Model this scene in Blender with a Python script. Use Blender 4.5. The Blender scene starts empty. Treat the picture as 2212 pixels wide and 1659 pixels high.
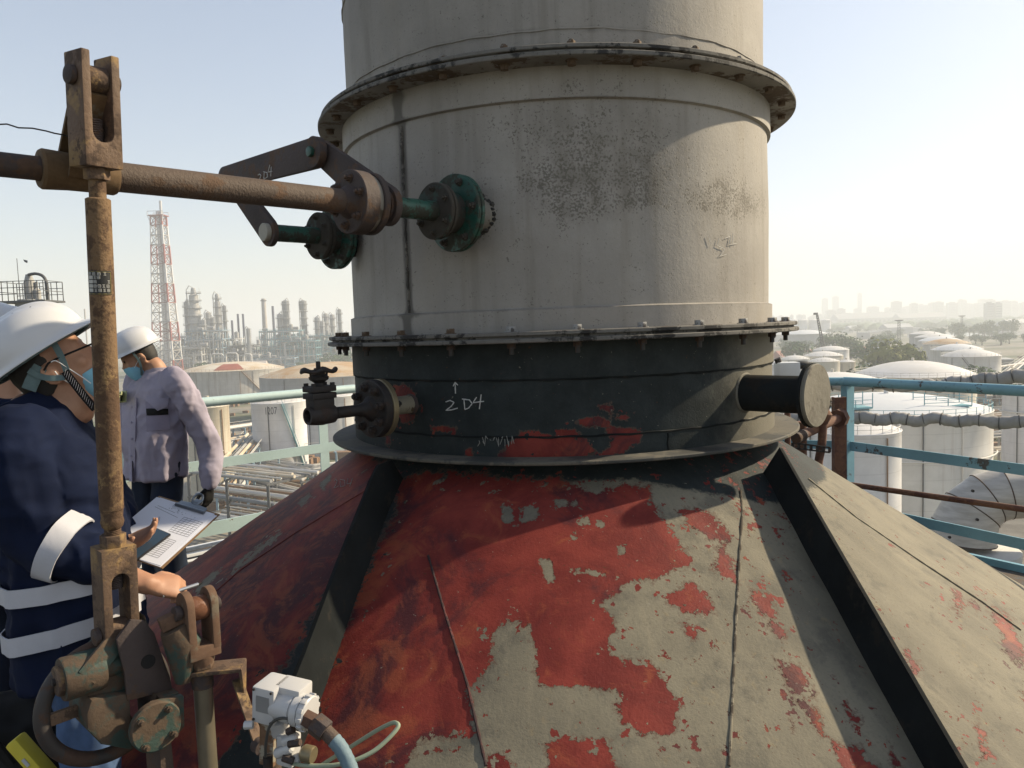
import bpy, bmesh, math, random
from math import sin, cos, pi, radians, sqrt, atan2, hypot, degrees
from mathutils import Vector, Matrix, Euler, noise as mnoise
random.seed(7)
C = bpy.context.scene.collection
sc = bpy.context.scene
# ------------------------------------------------------------------ camera, sky, sun, exposure
EYE = Vector((0, 0, 1.61)); PITCH = radians(4.24); ROLL = radians(2.0)
cam_d = bpy.data.cameras.new('camera'); cam = bpy.data.objects.new('camera', cam_d); C.objects.link(cam)
cam.location = EYE
cam.rotation_euler = (Matrix.Rotation(pi/2 - PITCH, 4, 'X') @ Matrix.Rotation(-ROLL, 4, 'Z')).to_euler()
cam_d.sensor_width = 36; cam_d.lens = 27; cam_d.clip_start = 0.05; cam_d.clip_end = 20000
sc.camera = cam
SUN_AZ, SUN_EL = 72.0, 32.0            # azimuth clockwise from +Y, elevation
world = bpy.data.worlds.new('World'); sc.world = world; world.use_nodes = True
nt = world.node_tree; nt.nodes.clear()
sky = nt.nodes.new('ShaderNodeTexSky'); sky.sky_type = 'NISHITA'; sky.sun_disc = False
sky.sun_elevation = radians(SUN_EL); sky.sun_rotation = radians(SUN_AZ)
sky.altitude = 30; sky.air_density = 1.0; sky.dust_density = 1.5; sky.ozone_density = 1.0
bg = nt.nodes.new('ShaderNodeBackground'); bg.inputs['Strength'].default_value = 0.15
wo = nt.nodes.new('ShaderNodeOutputWorld')
lum = nt.nodes.new('ShaderNodeRGBToBW'); nt.links.new(sky.outputs[0], lum.inputs[0])      # the haze evens the sky out: its brightest part is compressed
dv = nt.nodes.new('ShaderNodeMath'); dv.operation = 'MULTIPLY_ADD'; nt.links.new(lum.outputs[0], dv.inputs[0]); dv.inputs[1].default_value = 1/7.5; dv.inputs[2].default_value = 1.0
vd_ = nt.nodes.new('ShaderNodeVectorMath'); vd_.operation = 'DIVIDE'; nt.links.new(sky.outputs[0], vd_.inputs[0]); nt.links.new(dv.outputs[0], vd_.inputs[1])
pale = nt.nodes.new('ShaderNodeVectorMath'); pale.operation = 'DIVIDE'; tint = nt.nodes.new('ShaderNodeVectorMath'); tint.operation = 'MULTIPLY'
nt.links.new(lum.outputs[0], tint.inputs[0]); tint.inputs[1].default_value = (1.03, 1.0, 0.96); nt.links.new(tint.outputs[0], pale.inputs[0]); nt.links.new(dv.outputs[0], pale.inputs[1])
mxs = nt.nodes.new('ShaderNodeMix'); mxs.data_type = 'RGBA'; mxs.inputs['Factor'].default_value = 0.36
_ab = [i for i in mxs.inputs if i.type == 'RGBA']; nt.links.new(vd_.outputs[0], _ab[0]); nt.links.new(pale.outputs[0], _ab[1])
nt.links.new([o for o in mxs.outputs if o.type == 'RGBA'][0], bg.inputs['Color']); nt.links.new(bg.outputs[0], wo.inputs['Surface'])
sun_d = bpy.data.lights.new('sun', 'SUN'); sun_d.energy = 4.4; sun_d.angle = radians(1.0); sun_d.color = (1.0, 0.84, 0.60)
sun = bpy.data.objects.new('sun', sun_d); C.objects.link(sun)
sdir = Vector((sin(radians(SUN_AZ))*cos(radians(SUN_EL)), cos(radians(SUN_AZ))*cos(radians(SUN_EL)), sin(radians(SUN_EL))))
sun.rotation_euler = sdir.to_track_quat('Z', 'Y').to_euler(); sun.location = sdir*50
sc.view_settings.view_transform = 'Standard'; sc.view_settings.look = 'None'
sc.view_settings.exposure = 0.98; sc.view_settings.gamma = 1.0; sc.view_settings.use_curve_mapping = False
sc.render.engine = 'CYCLES'
try:
    sc.cycles.use_denoising = True
    sc.cycles.max_bounces = 6; sc.cycles.diffuse_bounces = 3; sc.cycles.glossy_bounces = 2; sc.cycles.volume_bounces = 1
    sc.cycles.sample_clamp_indirect = 6.0
except Exception: pass

# ------------------------------------------------------------------ sight lines of the photograph (2212 x 1659 grid)
_W, _H, _F = 2212.0, 1659.0, 1659.0
_f = Vector((0, cos(PITCH), -sin(PITCH))); _r = Vector((1, 0, 0)); _u = _r.cross(_f)
_R = cos(ROLL)*_r - sin(ROLL)*_u; _U = cos(ROLL)*_u + sin(ROLL)*_r
def ray(x, y): return (x - _W/2)/_F*_R - (y - _H/2)/_F*_U + _f
def at(x, y, Y):
    d = ray(x, y); return EYE + d*(Y/d.y)
def onz(x, y, z):
    d = ray(x, y); return EYE + d*((z - EYE.z)/d.z)
def onplane(x, y, p, n):
    d = ray(x, y); return EYE + d*(((p - EYE).dot(n))/d.dot(n))
def pxsize(n, Y): return n*Y/_F
HAZE = 0.00050
GZ = -29.4                              # ground level, platform deck is z = 0
AX = Vector((0.24, 3.8, 0))             # stack axis
def oncyl(x, y, r):
    d = ray(x, y); o = EYE - AX
    a = d.x**2 + d.y**2; b = 2*(d.x*o.x + d.y*o.y); c = o.x**2 + o.y**2 - r*r
    q = b*b - 4*a*c
    if q < 0: return None
    return EYE + d*((-b - sqrt(q))/(2*a))
CZ0, CR0, CK = 1.12, 0.90, 1.55          # hood cone: top z, top radius, radius gain per metre of drop
def oncone(x, y):
    d = ray(x, y)
    lo, hi = 1.0, 6.0
    def g(t):
        p = EYE + d*t
        return hypot(p.x - AX.x, p.y - AX.y) - (CR0 + (CZ0 - p.z)*CK)
    t = 0.8; prev = g(t)
    while t < 6:
        t2 = t + 0.01; v = g(t2)
        if v < 0 <= prev:
            for _ in range(30):
                m = (t + t2)/2
                if g(m) > 0: t = m
                else: t2 = m
            return EYE + d*t
        t, prev = t2, v
    return None
def cyl_pt(phi, r, z): return Vector((AX.x + r*sin(phi), AX.y - r*cos(phi), z))
def cone_pt(phi, z, off=0.0):
    r = CR0 + (CZ0 - z)*CK
    n = Vector((sin(phi), -cos(phi), CK)).normalized()
    return cyl_pt(phi, r, z) + n*off
def phi_of(p): return atan2(p.x - AX.x, -(p.y - AX.y))

# ------------------------------------------------------------------ scene-graph helpers
def tag(o, label=None, cat=None, group=None, kind=None):
    if label: o['label'] = label
    if cat: o['category'] = cat
    if group: o['group'] = group
    if kind: o['kind'] = kind
    return o
def thing(name, label, cat, loc=(0, 0, 0), rotz=0.0, group=None):
    o = bpy.data.objects.new(name, None); C.objects.link(o); o.location = loc; o.rotation_euler = (0, 0, rotz)
    o.empty_display_size = 0.2
    return tag(o, label, cat, group)
def origin(o):
    p = Vector((0, 0, 0))
    while o is not None:
        p = p + o.location; o = o.parent
    return p
def link_mesh(name, me, parent=None, loc=(0, 0, 0)):
    o = bpy.data.objects.new(name, me); C.objects.link(o)
    if parent is not None: o.parent = parent
    o.location = loc
    return o
def kids(o): return [c for c in bpy.data.objects if c.parent == o]
def dup(root, loc=None, rotz=None, label=None, parent=None, scale=None, children=None):
    r = root.copy(); C.objects.link(r)
    if parent is not None: r.parent = parent
    if loc is not None: r.location = loc
    if rotz is not None: r.rotation_euler = (0, 0, rotz)
    if scale is not None: r.scale = (scale,)*3 if not hasattr(scale, '__len__') else scale
    if label: r['label'] = label
    for ch in list(root.children):
        c = ch.copy(); C.objects.link(c); c.parent = r
        for g in list(ch.children):
            d = g.copy(); C.objects.link(d); d.parent = c
    return r

def frame(axis, hint=Vector((0, 0, 1))):
    a = Vector(axis).normalized()
    h = Vector(hint)
    if abs(a.dot(h.normalized())) > 0.98: h = Vector((1, 0, 0))
    u = h.cross(a).normalized(); v = a.cross(u).normalized()
    return u, v, a
class MB:
    """collects simple solids and links them as one mesh object"""
    def __init__(s): s.v = []; s.f = []; s.m = []; s.cur = 0
    def add(s, vs, fs):
        b = len(s.v); s.v += [Vector(p) for p in vs]; s.f += [tuple(b + i for i in f) for f in fs]; s.m += [s.cur]*len(fs)
        return s
    def box(s, c, size, X=None, Y=None, Z=None):
        c = Vector(c); X = Vector(X or (1, 0, 0)); Y = Vector(Y or (0, 1, 0)); Z = Vector(Z or (0, 0, 1))
        a, b, d = size[0]/2, size[1]/2, size[2]/2
        vs = [c + X*(i*a) + Y*(j*b) + Z*(k*d) for k in (-1, 1) for j in (-1, 1) for i in (-1, 1)]
        return s.add(vs, [(0, 2, 3, 1), (4, 5, 7, 6), (0, 1, 5, 4), (2, 6, 7, 3), (0, 4, 6, 2), (1, 3, 7, 5)])
    def bar(s, p, q, w, h=None, hint=(0, 0, 1)):
        p, q = Vector(p), Vector(q); u, v, a = frame(q - p, Vector(hint)); h = h or w
        return s.box((p + q)/2, (w, h, (q - p).length), u, v, a)
    def cyl(s, p, q, r, r2=None, n=16, cap=True, phase=0.0, hint=(0, 0, 1)):
        p, q = Vector(p), Vector(q); r2 = r if r2 is None else r2
        u, v, a = frame(q - p, Vector(hint)); vs = []
        for (c, rr) in ((p, r), (q, r2)):
            for i in range(n):
                t = 2*pi*i/n + phase; vs.append(c + u*(rr*cos(t)) + v*(rr*sin(t)))
        fs = [(i, (i + 1) % n, n + (i + 1) % n, n + i) for i in range(n)]
        if cap: fs += [tuple(range(n - 1, -1, -1)), tuple(range(n, 2*n))]
        return s.add(vs, fs)
    def lathe(s, p, axis, prof, n=24, hint=(0, 0, 1), close=False, a0=0.0, a1=2*pi):
        """prof: list of (distance along the axis, radius)"""
        p = Vector(p); u, v, a = frame(axis, Vector(hint)); vs = []; full = abs(a1 - a0 - 2*pi) < 1e-6
        m = n if full else n + 1
        for (h, r) in prof:
            for i in range(m):
                t = a0 + (a1 - a0)*i/n; vs.append(p + a*h + u*(r*cos(t)) + v*(r*sin(t)))
        fs = []; k = len(prof)
        for j in range(k - 1 if not close else k):
            j2 = (j + 1) % k
            for i in range(n):
                i2 = (i + 1) % m if full else i + 1
                fs.append((j*m + i, j*m + i2, j2*m + i2, j2*m + i))
        if full and not close:
            if prof[0][1] > 1e-6: fs.append(tuple(range(m - 1, -1, -1)))
            if prof[-1][1] > 1e-6: fs.append(tuple((k - 1)*m + i for i in range(m)))
        return s.add(vs, fs)
    def tube(s, pts, r, n=10, cap=True, closed=False):
        pts = [Vector(p) for p in pts]; k = len(pts); vs = []; u = None
        rs = r if hasattr(r, '__len__') else [r]*k
        for i, p in enumerate(pts):
            if closed: d = pts[(i + 1) % k] - pts[i - 1]
            else: d = pts[min(i + 1, k - 1)] - pts[max(i - 1, 0)]
            if d.length < 1e-9: d = Vector((0, 0, 1))
            d.normalize()
            if u is None: u, v, _ = frame(d)
            else:
                u = (u - d*u.dot(d)).normalized(); v = d.cross(u)
            for j in range(n):
                t = 2*pi*j/n; vs.append(p + u*(rs[i]*cos(t)) + v*(rs[i]*sin(t)))
        fs = []
        for i in range(k if closed else k - 1):
            i2 = (i + 1) % k
            for j in range(n): fs.append((i*n + j, i*n + (j + 1) % n, i2*n + (j + 1) % n, i2*n + j))
        if cap and not closed: fs += [tuple(range(n - 1, -1, -1)), tuple((k - 1)*n + j for j in range(n))]
        return s.add(vs, fs)
    def prism(s, poly, p, X, Y, depth):
        """polygon in the plane (X, Y) through p, thickened by depth along X x Y, centred"""
        p, X, Y = Vector(p), Vector(X).normalized(), Vector(Y).normalized(); N = X.cross(Y); n = len(poly)
        vs = [p + X*a + Y*b + N*(-depth/2) for a, b in poly] + [p + X*a + Y*b + N*(depth/2) for a, b in poly]
        return s.add(vs, [(i, (i + 1) % n, n + (i + 1) % n, n + i) for i in range(n)] + [tuple(range(n - 1, -1, -1)), tuple(range(n, 2*n))])
    def hexnut(s, p, axis, r, h, phase=0.0):
        p = Vector(p); a = Vector(axis).normalized(); return s.cyl(p, p + a*h, r, n=6, phase=phase)
    def loft(s, rings, cap=True):
        n = len(rings[0]); vs = [p for r in rings for p in r]; fs = []
        for i in range(len(rings) - 1):
            for j in range(n): fs.append((i*n + j, i*n + (j + 1) % n, (i + 1)*n + (j + 1) % n, (i + 1)*n + j))
        if cap: fs += [tuple(range(n - 1, -1, -1)), tuple((len(rings) - 1)*n + j for j in range(n))]
        return s.add(vs, fs)
    def mesh(s, name, mats, off=Vector((0, 0, 0)), smooth=35, bevel=0.0, fix=True):
        me = bpy.data.meshes.new(name)
        me.from_pydata([p - off for p in s.v], [], s.f)
        if not isinstance(mats, (list, tuple)): mats = [mats]
        for m in mats: me.materials.append(m)
        if len(mats) > 1: me.polygons.foreach_set('material_index', s.m)
        if fix or bevel:
            bm = bmesh.new(); bm.from_mesh(me)
            if fix: bmesh.ops.recalc_face_normals(bm, faces=bm.faces)
            if bevel:
                es = [e for e in bm.edges if len(e.link_faces) == 2 and e.calc_face_angle(0) > radians(30)]
                bmesh.ops.bevel(bm, geom=es, offset=bevel, segments=2, affect='EDGES', profile=0.6, clamp_overlap=True)
            bm.to_mesh(me); bm.free()
        if smooth:
            me.polygons.foreach_set('use_smooth', [True]*len(me.polygons)); me.set_sharp_from_angle(angle=radians(smooth))
        me.update()
        return me
    def build(s, name, mats, parent=None, smooth=35, bevel=0.0, fix=True):
        off = origin(parent) if parent is not None else Vector((0, 0, 0))
        return link_mesh(name, s.mesh(name, mats, off, smooth, bevel, fix), parent)
    def build_thing(s, name, mats, label, cat, group=None, smooth=35, bevel=0.0, kind=None):
        """a top-level thing of one mesh, with its origin at the foot of its own box"""
        xs = [p.x for p in s.v]; ys = [p.y for p in s.v]; zs = [p.z for p in s.v]
        off = Vector(((min(xs) + max(xs))/2, (min(ys) + max(ys))/2, min(zs)))
        o = link_mesh(name, s.mesh(name, mats, off, smooth, bevel), None, off)
        return tag(o, label, cat, group, kind)

# ------------------------------------------------------------------ material helpers
ALB = 0.72                              # overall paleness of the near, grimy surfaces
class NT:
    def __init__(s, name):
        s.mat = bpy.data.materials.new(name); s.mat.use_nodes = True
        s.t = s.mat.node_tree; s.t.nodes.clear()
        s.out = s.t.nodes.new('ShaderNodeOutputMaterial'); s.b = s.t.nodes.new('ShaderNodeBsdfPrincipled')
        s.t.links.new(s.b.outputs[0], s.out.inputs[0]); s.tc = s.t.nodes.new('ShaderNodeTexCoord')
        s.obj = s.tc.outputs['Object']
    def put(s, sock, v):
        if v is None: return
        if hasattr(v, 'is_output'): s.t.links.new(v, sock)
        elif hasattr(v, '__len__') and len(v) == 3 and sock.type == 'RGBA': sock.default_value = (*v, 1)
        else: sock.default_value = v
    def map(s, scale=(1, 1, 1), rot=(0, 0, 0), loc=(0, 0, 0), src=None):
        n = s.t.nodes.new('ShaderNodeMapping'); n.inputs['Scale'].default_value = scale; n.inputs['Rotation'].default_value = rot
        n.inputs['Location'].default_value = loc
        s.t.links.new(src or s.obj, n.inputs[0]); return n.outputs[0]
    def noise(s, scale=5, detail=4, rough=0.55, src=None, dist=0.0):
        n = s.t.nodes.new('ShaderNodeTexNoise'); n.inputs['Scale'].default_value = scale; n.inputs['Detail'].default_value = detail
        n.inputs['Roughness'].default_value = rough; n.inputs['Distortion'].default_value = dist
        s.t.links.new(src or s.obj, n.inputs['Vector']); return n.outputs[0]
    def vor(s, scale=5, src=None, feature='F1', out=0):
        n = s.t.nodes.new('ShaderNodeTexVoronoi'); n.feature = feature; n.inputs['Scale'].default_value = scale
        s.t.links.new(src or s.obj, n.inputs['Vector']); return n.outputs[out]
    def wave(s, scale=5, dist=0.0, src=None, dirn='X'):
        n = s.t.nodes.new('ShaderNodeTexWave'); n.bands_direction = dirn; n.inputs['Scale'].default_value = scale; n.inputs['Distortion'].default_value = dist
        s.t.links.new(src or s.obj, n.inputs['Vector']); return n.outputs[1]
    def ss(s, x, lo, hi):
        n = s.t.nodes.new('ShaderNodeMapRange'); n.interpolation_type = 'SMOOTHSTEP'
        s.put(n.inputs[0], x); n.inputs[1].default_value = lo; n.inputs[2].default_value = hi; return n.outputs[0]
    def mth(s, op, a, b=None, c=None):
        n = s.t.nodes.new('ShaderNodeMath'); n.operation = op; s.put(n.inputs[0], a); s.put(n.inputs[1], b)
        if c is not None: s.put(n.inputs[2], c)
        return n.outputs[0]
    def mix(s, f, a, b, mode='MIX'):
        n = s.t.nodes.new('ShaderNodeMix'); n.data_type = 'RGBA'; n.blend_type = mode; n.clamp_factor = True
        s.put(n.inputs['Factor'], f)
        ia, ib = [i for i in n.inputs if i.type == 'RGBA'][:2]
        s.put(ia, a); s.put(ib, b); return [o for o in n.outputs if o.type == 'RGBA'][0]
    def attr(s, name, out='Fac'):
        n = s.t.nodes.new('ShaderNodeAttribute'); n.attribute_name = name; return n.outputs[out]
    def sep(s, src=None):
        n = s.t.nodes.new('ShaderNodeSeparateXYZ'); s.t.links.new(src or s.obj, n.inputs[0]); return n.outputs
    def bump(s, h, strength=0.3, dist=0.01, prev=None):
        n = s.t.nodes.new('ShaderNodeBump'); n.inputs['Strength'].default_value = strength; n.inputs['Distance'].default_value = dist
        s.put(n.inputs['Height'], h)
        if prev is not None: s.t.links.new(prev, n.inputs['Normal'])
        return n.outputs[0]
    def done(s, col, rough=0.6, metal=0.0, nrm=None, spec=None):
        if hasattr(col, 'is_output'):
            if ALB != 1.0: col = s.mix(1.0, col, (ALB, ALB, ALB), 'MULTIPLY')
        else: col = sc3(col, ALB)
        s.put(s.b.inputs['Base Color'], col); s.put(s.b.inputs['Roughness'], rough); s.put(s.b.inputs['Metallic'], metal)
        if nrm is not None: s.t.links.new(nrm, s.b.inputs['Normal'])
        if spec is not None: s.b.inputs['Specular IOR Level'].default_value = spec
        return s.mat
def sc3(c, k): return tuple(min(1, x*k) for x in c)
def paint(name, base, var=0.25, rust=0.0, rcol=(0.16, 0.06, 0.025), rscale=6, dirt=0.0, dcol=(0.05, 0.045, 0.04), rough=0.5, metal=0.0, bump=0.1, spec=None,
          bscale=60, second=None, sec_amt=0.5, sec_scale=4, streak=0.0, scale=1.0, bdist=0.004):
    m = NT(name)
    n1 = m.noise(3*scale, 5, 0.6); n2 = m.noise(bscale*scale, 4, 0.6)
    col = m.mix(m.ss(n1, 0.3, 0.7), sc3(base, 1 - var), sc3(base, 1 + var))
    if second: col = m.mix(m.ss(m.noise(sec_scale*scale, 6, 0.65, dist=0.3), 0.62 - sec_amt*0.3, 0.7 - sec_amt*0.25), col, second)
    if streak:
        st = m.noise(4*scale, 5, 0.6, m.map((4, 4, 0.25)))
        col = m.mix(m.mth('MULTIPLY', m.ss(st, 0.5, 0.75), streak), col, rcol)
    r = rough
    if rust:
        k = m.ss(m.mth('ADD', m.noise(rscale*scale, 8, 0.7), m.mth('MULTIPLY', m.noise(rscale*6*scale, 4, 0.7), 0.25)), 0.80 - rust*0.42, 0.84 - rust*0.38)
        rc = m.mix(n2, sc3(rcol, 0.45), sc3(rcol, 1.5))
        col = m.mix(k, col, rc); r = m.mth('ADD', rough, m.mth('MULTIPLY', k, 0.9 - rough))
    if dirt:
        col = m.mix(m.mth('MULTIPLY', m.ss(m.noise(1.7*scale, 6, 0.65), 0.42, 0.72), dirt), col, dcol)
    col = m.mix(m.mth('MULTIPLY', n2, 0.35), col, sc3(base, 0.6))
    nb = m.bump(n2, bump*2, bdist) if bump else None
    return m.done(col, r, metal, nb, spec)
def plain(name, col, rough=0.6, metal=0.0, var=0.15, scale=8, emit=None):
    m = NT(name); n1 = m.noise(scale, 4, 0.6)
    return m.done(m.mix(n1, sc3(col, 1 - var), sc3(col, 1 + var)), rough, metal)
def ribbon(pts, w=0.003, lift=None):
    """hand-drawn chalk line: a fine tube along points"""
    return MB().tube(pts, w, 5)
# ================================================================== materials of the stack
def pix(p):
    d = Vector(p) - EYE; z = d.dot(_f)
    if z < 0.05: return (-9e3, -9e3)
    return (_W/2 + _F*d.dot(_R)/z, _H/2 - _F*d.dot(_U)/z)
def sdist(x, y, poly):
    """signed distance to a polygon, positive inside"""
    best = 1e18; inside = False; n = len(poly)
    for i in range(n):
        x1, y1 = poly[i]; x2, y2 = poly[(i + 1) % n]
        dx, dy = x2 - x1, y2 - y1; L = dx*dx + dy*dy
        t = max(0, min(1, ((x - x1)*dx + (y - y1)*dy)/L)) if L else 0
        best = min(best, (x - x1 - t*dx)**2 + (y - y1 - t*dy)**2)
        if (y1 > y) != (y2 > y) and x < (x2 - x1)*(y - y1)/(y2 - y1) + x1: inside = not inside
    return sqrt(best)*(1 if inside else -1)
def field(x, y, polys, lim=60):
    v = -lim
    for (bb, p) in polys:
        if x < bb[0] - lim or x > bb[1] + lim or y < bb[2] - lim or y > bb[3] + lim: continue
        v = max(v, sdist(x, y, p))
    return max(-lim, min(lim, v))/lim
def bbs(polys): return [((min(a for a, b in p), max(a for a, b in p), min(b for a, b in p), max(b for a, b in p)), p) for p in polys]
def set_attr(me, name, vals):
    a = me.attributes.new(name, 'FLOAT', 'POINT'); a.data.foreach_set('value', vals)

def shell_mat(name, warm=0.0, k=1.0):
    m = NT(name)
    streak = m.noise(5, 6, 0.6, m.map((3, 3, 0.22)))
    n1 = m.noise(1.6, 6, 0.6); fine = m.noise(90, 5, 0.65); grain = m.noise(260, 3, 0.6)
    col = m.mix(m.ss(n1, 0.3, 0.7), (0.30*k, 0.282*k, 0.256*k), (0.43*k, 0.407*k, 0.368*k))
    col = m.mix(m.mth('MULTIPLY', m.ss(streak, 0.48, 0.72), 0.55), col, (0.235*k, 0.212*k, 0.182*k))
    col = m.mix(m.mth('MULTIPLY', m.ss(m.noise(2.2, 5, 0.6, m.map((2, 2, 0.5), loc=(3, 1, 0))), 0.5, 0.75), 0.35), col, (0.37*k, 0.325*k, 0.25*k))
    st = m.attr('stain')
    sp = m.mth('ADD', m.noise(115, 3, 0.65), m.mth('MULTIPLY', m.noise(19, 5, 0.72), 0.42))
    kk = m.ss(m.mth('ADD', sp, m.mth('MULTIPLY', st, 0.155)), 0.85, 0.91)
    col = m.mix(m.mth('MULTIPLY', kk, 0.66), col, (0.085, 0.075, 0.055))
    col = m.mix(m.mth('MULTIPLY', m.mth('MULTIPLY', st, m.ss(m.noise(9, 6, 0.7), 0.35, 0.7)), 0.62), col, (0.15, 0.132, 0.10))
    sm = m.attr('seam')
    ks = m.ss(m.mth('ADD', sm, m.mth('MULTIPLY', m.noise(14, 6, 0.7, m.map((1, 1, 0.4))), 0.55)), 0.62, 1.05)
    col = m.mix(m.mth('MULTIPLY', ks, 0.8), col, (0.085, 0.08, 0.07))
    pits = m.ss(m.noise(55, 4, 0.6, m.map(loc=(7, 2, 1))), 0.70, 0.76)
    col = m.mix(m.mth('MULTIPLY', pits, 0.55), col, (0.10, 0.085, 0.06))
    col = m.mix(m.mth('MULTIPLY', fine, 0.30), col, (0.20*k, 0.185*k, 0.16*k))
    h = m.mth('ADD', m.mth('MULTIPLY', fine, 0.7), m.mth('MULTIPLY', m.noise(38, 3, 0.5), 0.6))
    h = m.mth('SUBTRACT', h, m.mth('MULTIPLY', kk, 0.4))
    return m.done(col, 0.72, 0.0, m.bump(grain, 0.12, 0.002, m.bump(h, 0.34, 0.004)), 0.3)
SHELL = shell_mat('weathered_grey_shell_paint', k=1.14); SHELL_UP = shell_mat('streaked_grey_duct_paint', k=1.0)
FLG = paint('grey_flange_paint', (0.27, 0.255, 0.23), 0.3, rust=0.45, rcol=(0.10, 0.06, 0.03), dirt=0.5, rough=0.7, rscale=5)
FLG_EDGE = paint('black_gasket_edge', (0.022, 0.021, 0.02), 0.4, rust=0.55, rcol=(0.22, 0.21, 0.19), rscale=9, rough=0.8)
BOLT_G = paint('grey_painted_bolt', (0.24, 0.22, 0.19), 0.3, rust=0.6, rcol=(0.12, 0.07, 0.035), rough=0.7, rscale=20)
BOLT_D = paint('dark_bolt', (0.035, 0.034, 0.033), 0.4, rust=0.4, rcol=(0.09, 0.05, 0.03), rough=0.7, rscale=20)
BOLT_B = paint('bare_grey_bolt_head', (0.35, 0.35, 0.34), 0.3, rust=0.3, rcol=(0.06, 0.05, 0.05), rough=0.55, rscale=20)
WELD = paint('weld_bead', (0.20, 0.185, 0.16), 0.4, rust=0.5, rcol=(0.05, 0.045, 0.04), rough=0.8, bump=0.4, bscale=60, rscale=12)
CHALK = plain('white_chalk', (0.62, 0.62, 0.60), 0.9, 0, 0.2, 150)
CHALK_F = plain('faint_chalk', (0.36, 0.36, 0.33), 0.9, 0, 0.2, 150)

TEALC = (0.027, 0.035, 0.036)
def hood_mat(name, dust):
    """three coats: dark top coat, red primer where it has peeled, dust-weathered grey-beige coat; the neck is painted paler on its sunlit side"""
    m = NT(name)
    cx = m.t.nodes.new('ShaderNodeCombineXYZ')
    if dust:
        m.t.links.new(m.attr('cu'), cx.inputs[0]); m.t.links.new(m.mth('MULTIPLY', m.attr('cv'), 0.13), cx.inputs[1]); SV = cx.outputs[0]
    else: SV = m.map((1, 1, 0.2))
    big = m.noise(2.2, 5, 0.6); mid = m.noise(9, 7, 0.7); fine = m.noise(110, 4, 0.65); grit = m.noise(320, 3, 0.6)
    edge = m.mth('ADD', m.mth('ADD', m.mth('MULTIPLY', m.mth('SUBTRACT', mid, 0.5), 1.3), m.mth('MULTIPLY', m.mth('SUBTRACT', m.noise(28, 5, 0.72), 0.5), 1.5)), m.mth('MULTIPLY', m.mth('SUBTRACT', m.noise(85, 3, 0.6), 0.5), 0.7))
    isl = m.mth('SUBTRACT', m.ss(m.noise(26, 4, 0.6, m.map(loc=(2, 9, 4))), 0.615, 0.64), m.ss(m.noise(24, 4, 0.6, m.map(loc=(6, 1, 8))), 0.625, 0.65))
    run = m.noise(22, 5, 0.62, SV); run2 = m.noise(11, 5, 0.62, SV)
    bei = m.mix(m.ss(big, 0.3, 0.7), (0.18, 0.165, 0.125), (0.27, 0.245, 0.18))
    bei = m.mix(m.mth('MULTIPLY', m.ss(run, 0.50, 0.70), 0.38), bei, (0.335, 0.295, 0.21))
    bei = m.mix(m.mth('MULTIPLY', m.ss(run2, 0.52, 0.72), 0.42), bei, (0.125, 0.118, 0.096))
    bei = m.mix(m.mth('MULTIPLY', m.ss(m.noise(6, 7, 0.72, m.map(loc=(4, 4, 4))), 0.50, 0.66), 0.55), bei, (0.095, 0.092, 0.078))
    bei = m.mix(m.mth('MULTIPLY', m.ss(m.noise(13, 6, 0.7, m.map(loc=(1, 7, 4))), 0.60, 0.72), 0.40), bei, (0.34, 0.255, 0.13))
    bei = m.mix(m.mth('MULTIPLY', m.ss(fine, 0.5, 0.72), 0.35), bei, (0.13, 0.122, 0.10))
    teal = m.mix(m.ss(mid, 0.3, 0.75), sc3(TEALC, 0.75), sc3(TEALC, 1.35))
    teal = m.mix(m.mth('MULTIPLY', m.ss(fine, 0.60, 0.75), 0.25), teal, (0.10, 0.105, 0.10))
    teal = m.mix(m.mth('MULTIPLY', m.ss(run2, 0.55, 0.75), 0.35), teal, (0.06, 0.066, 0.064))
    if dust: top = m.mix(m.ss(m.mth('ADD', m.attr('teal'), m.mth('MULTIPLY', edge, 0.42)), -0.10, 0.16), bei, teal)
    else: top = m.mix(m.ss(m.mth('ADD', m.attr('sunside_tint'), m.mth('MULTIPLY', m.mth('SUBTRACT', mid, 0.5), 0.8)), 0.1, 0.9), teal, (0.19, 0.178, 0.143))  # neck: dusty grey for the sunlit side, dark coat for the shaded one
    red = m.mix(m.ss(m.noise(5, 6, 0.65, dist=0.6), 0.35, 0.65), (0.165, 0.025, 0.021), (0.265, 0.046, 0.034))
    red = m.mix(m.mth('MULTIPLY', m.ss(m.noise(19, 5, 0.7), 0.5, 0.7), 0.4), red, (0.17, 0.026, 0.020))
    burn = m.attr('burn')
    bn = m.ss(m.mth('ADD', m.noise(3.3, 6, 0.68, m.map((1, 1, 0.8)), dist=0.8), m.mth('MULTIPLY', burn, 0.085)), 0.50, 0.66)
    red = m.mix(m.mth('MULTIPLY', bn, 0.8), red, (0.050, 0.020, 0.027))
    br = m.ss(m.mth('ADD', m.noise(7, 6, 0.7, m.map((1, 1, 0.6), loc=(2, 5, 1)), dist=1.2), m.mth('MULTIPLY', burn, 0.06)), 0.53, 0.68)
    red = m.mix(m.mth('MULTIPLY', br, 0.5), red, (0.36, 0.10, 0.045))
    rk = m.ss(m.mth('ADD', m.mth('ADD', m.attr('red'), m.mth('MULTIPLY', isl, 0.55)), m.mth('MULTIPLY', edge, 0.50)), -0.012, 0.018)
    fl = m.ss(m.mth('ADD', m.noise(21, 6, 0.7, m.map(loc=(9, 1, 3))), m.mth('MULTIPLY', m.attr('fleck'), 0.26)), 0.725, 0.74)
    rk2 = m.mth('MAXIMUM', rk, fl)
    ring = m.ss(m.mth('ADD', m.mth('ADD', m.attr('red'), m.mth('MULTIPLY', isl, 0.55)), m.mth('MULTIPLY', edge, 0.58)), -0.10, -0.06)
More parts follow.
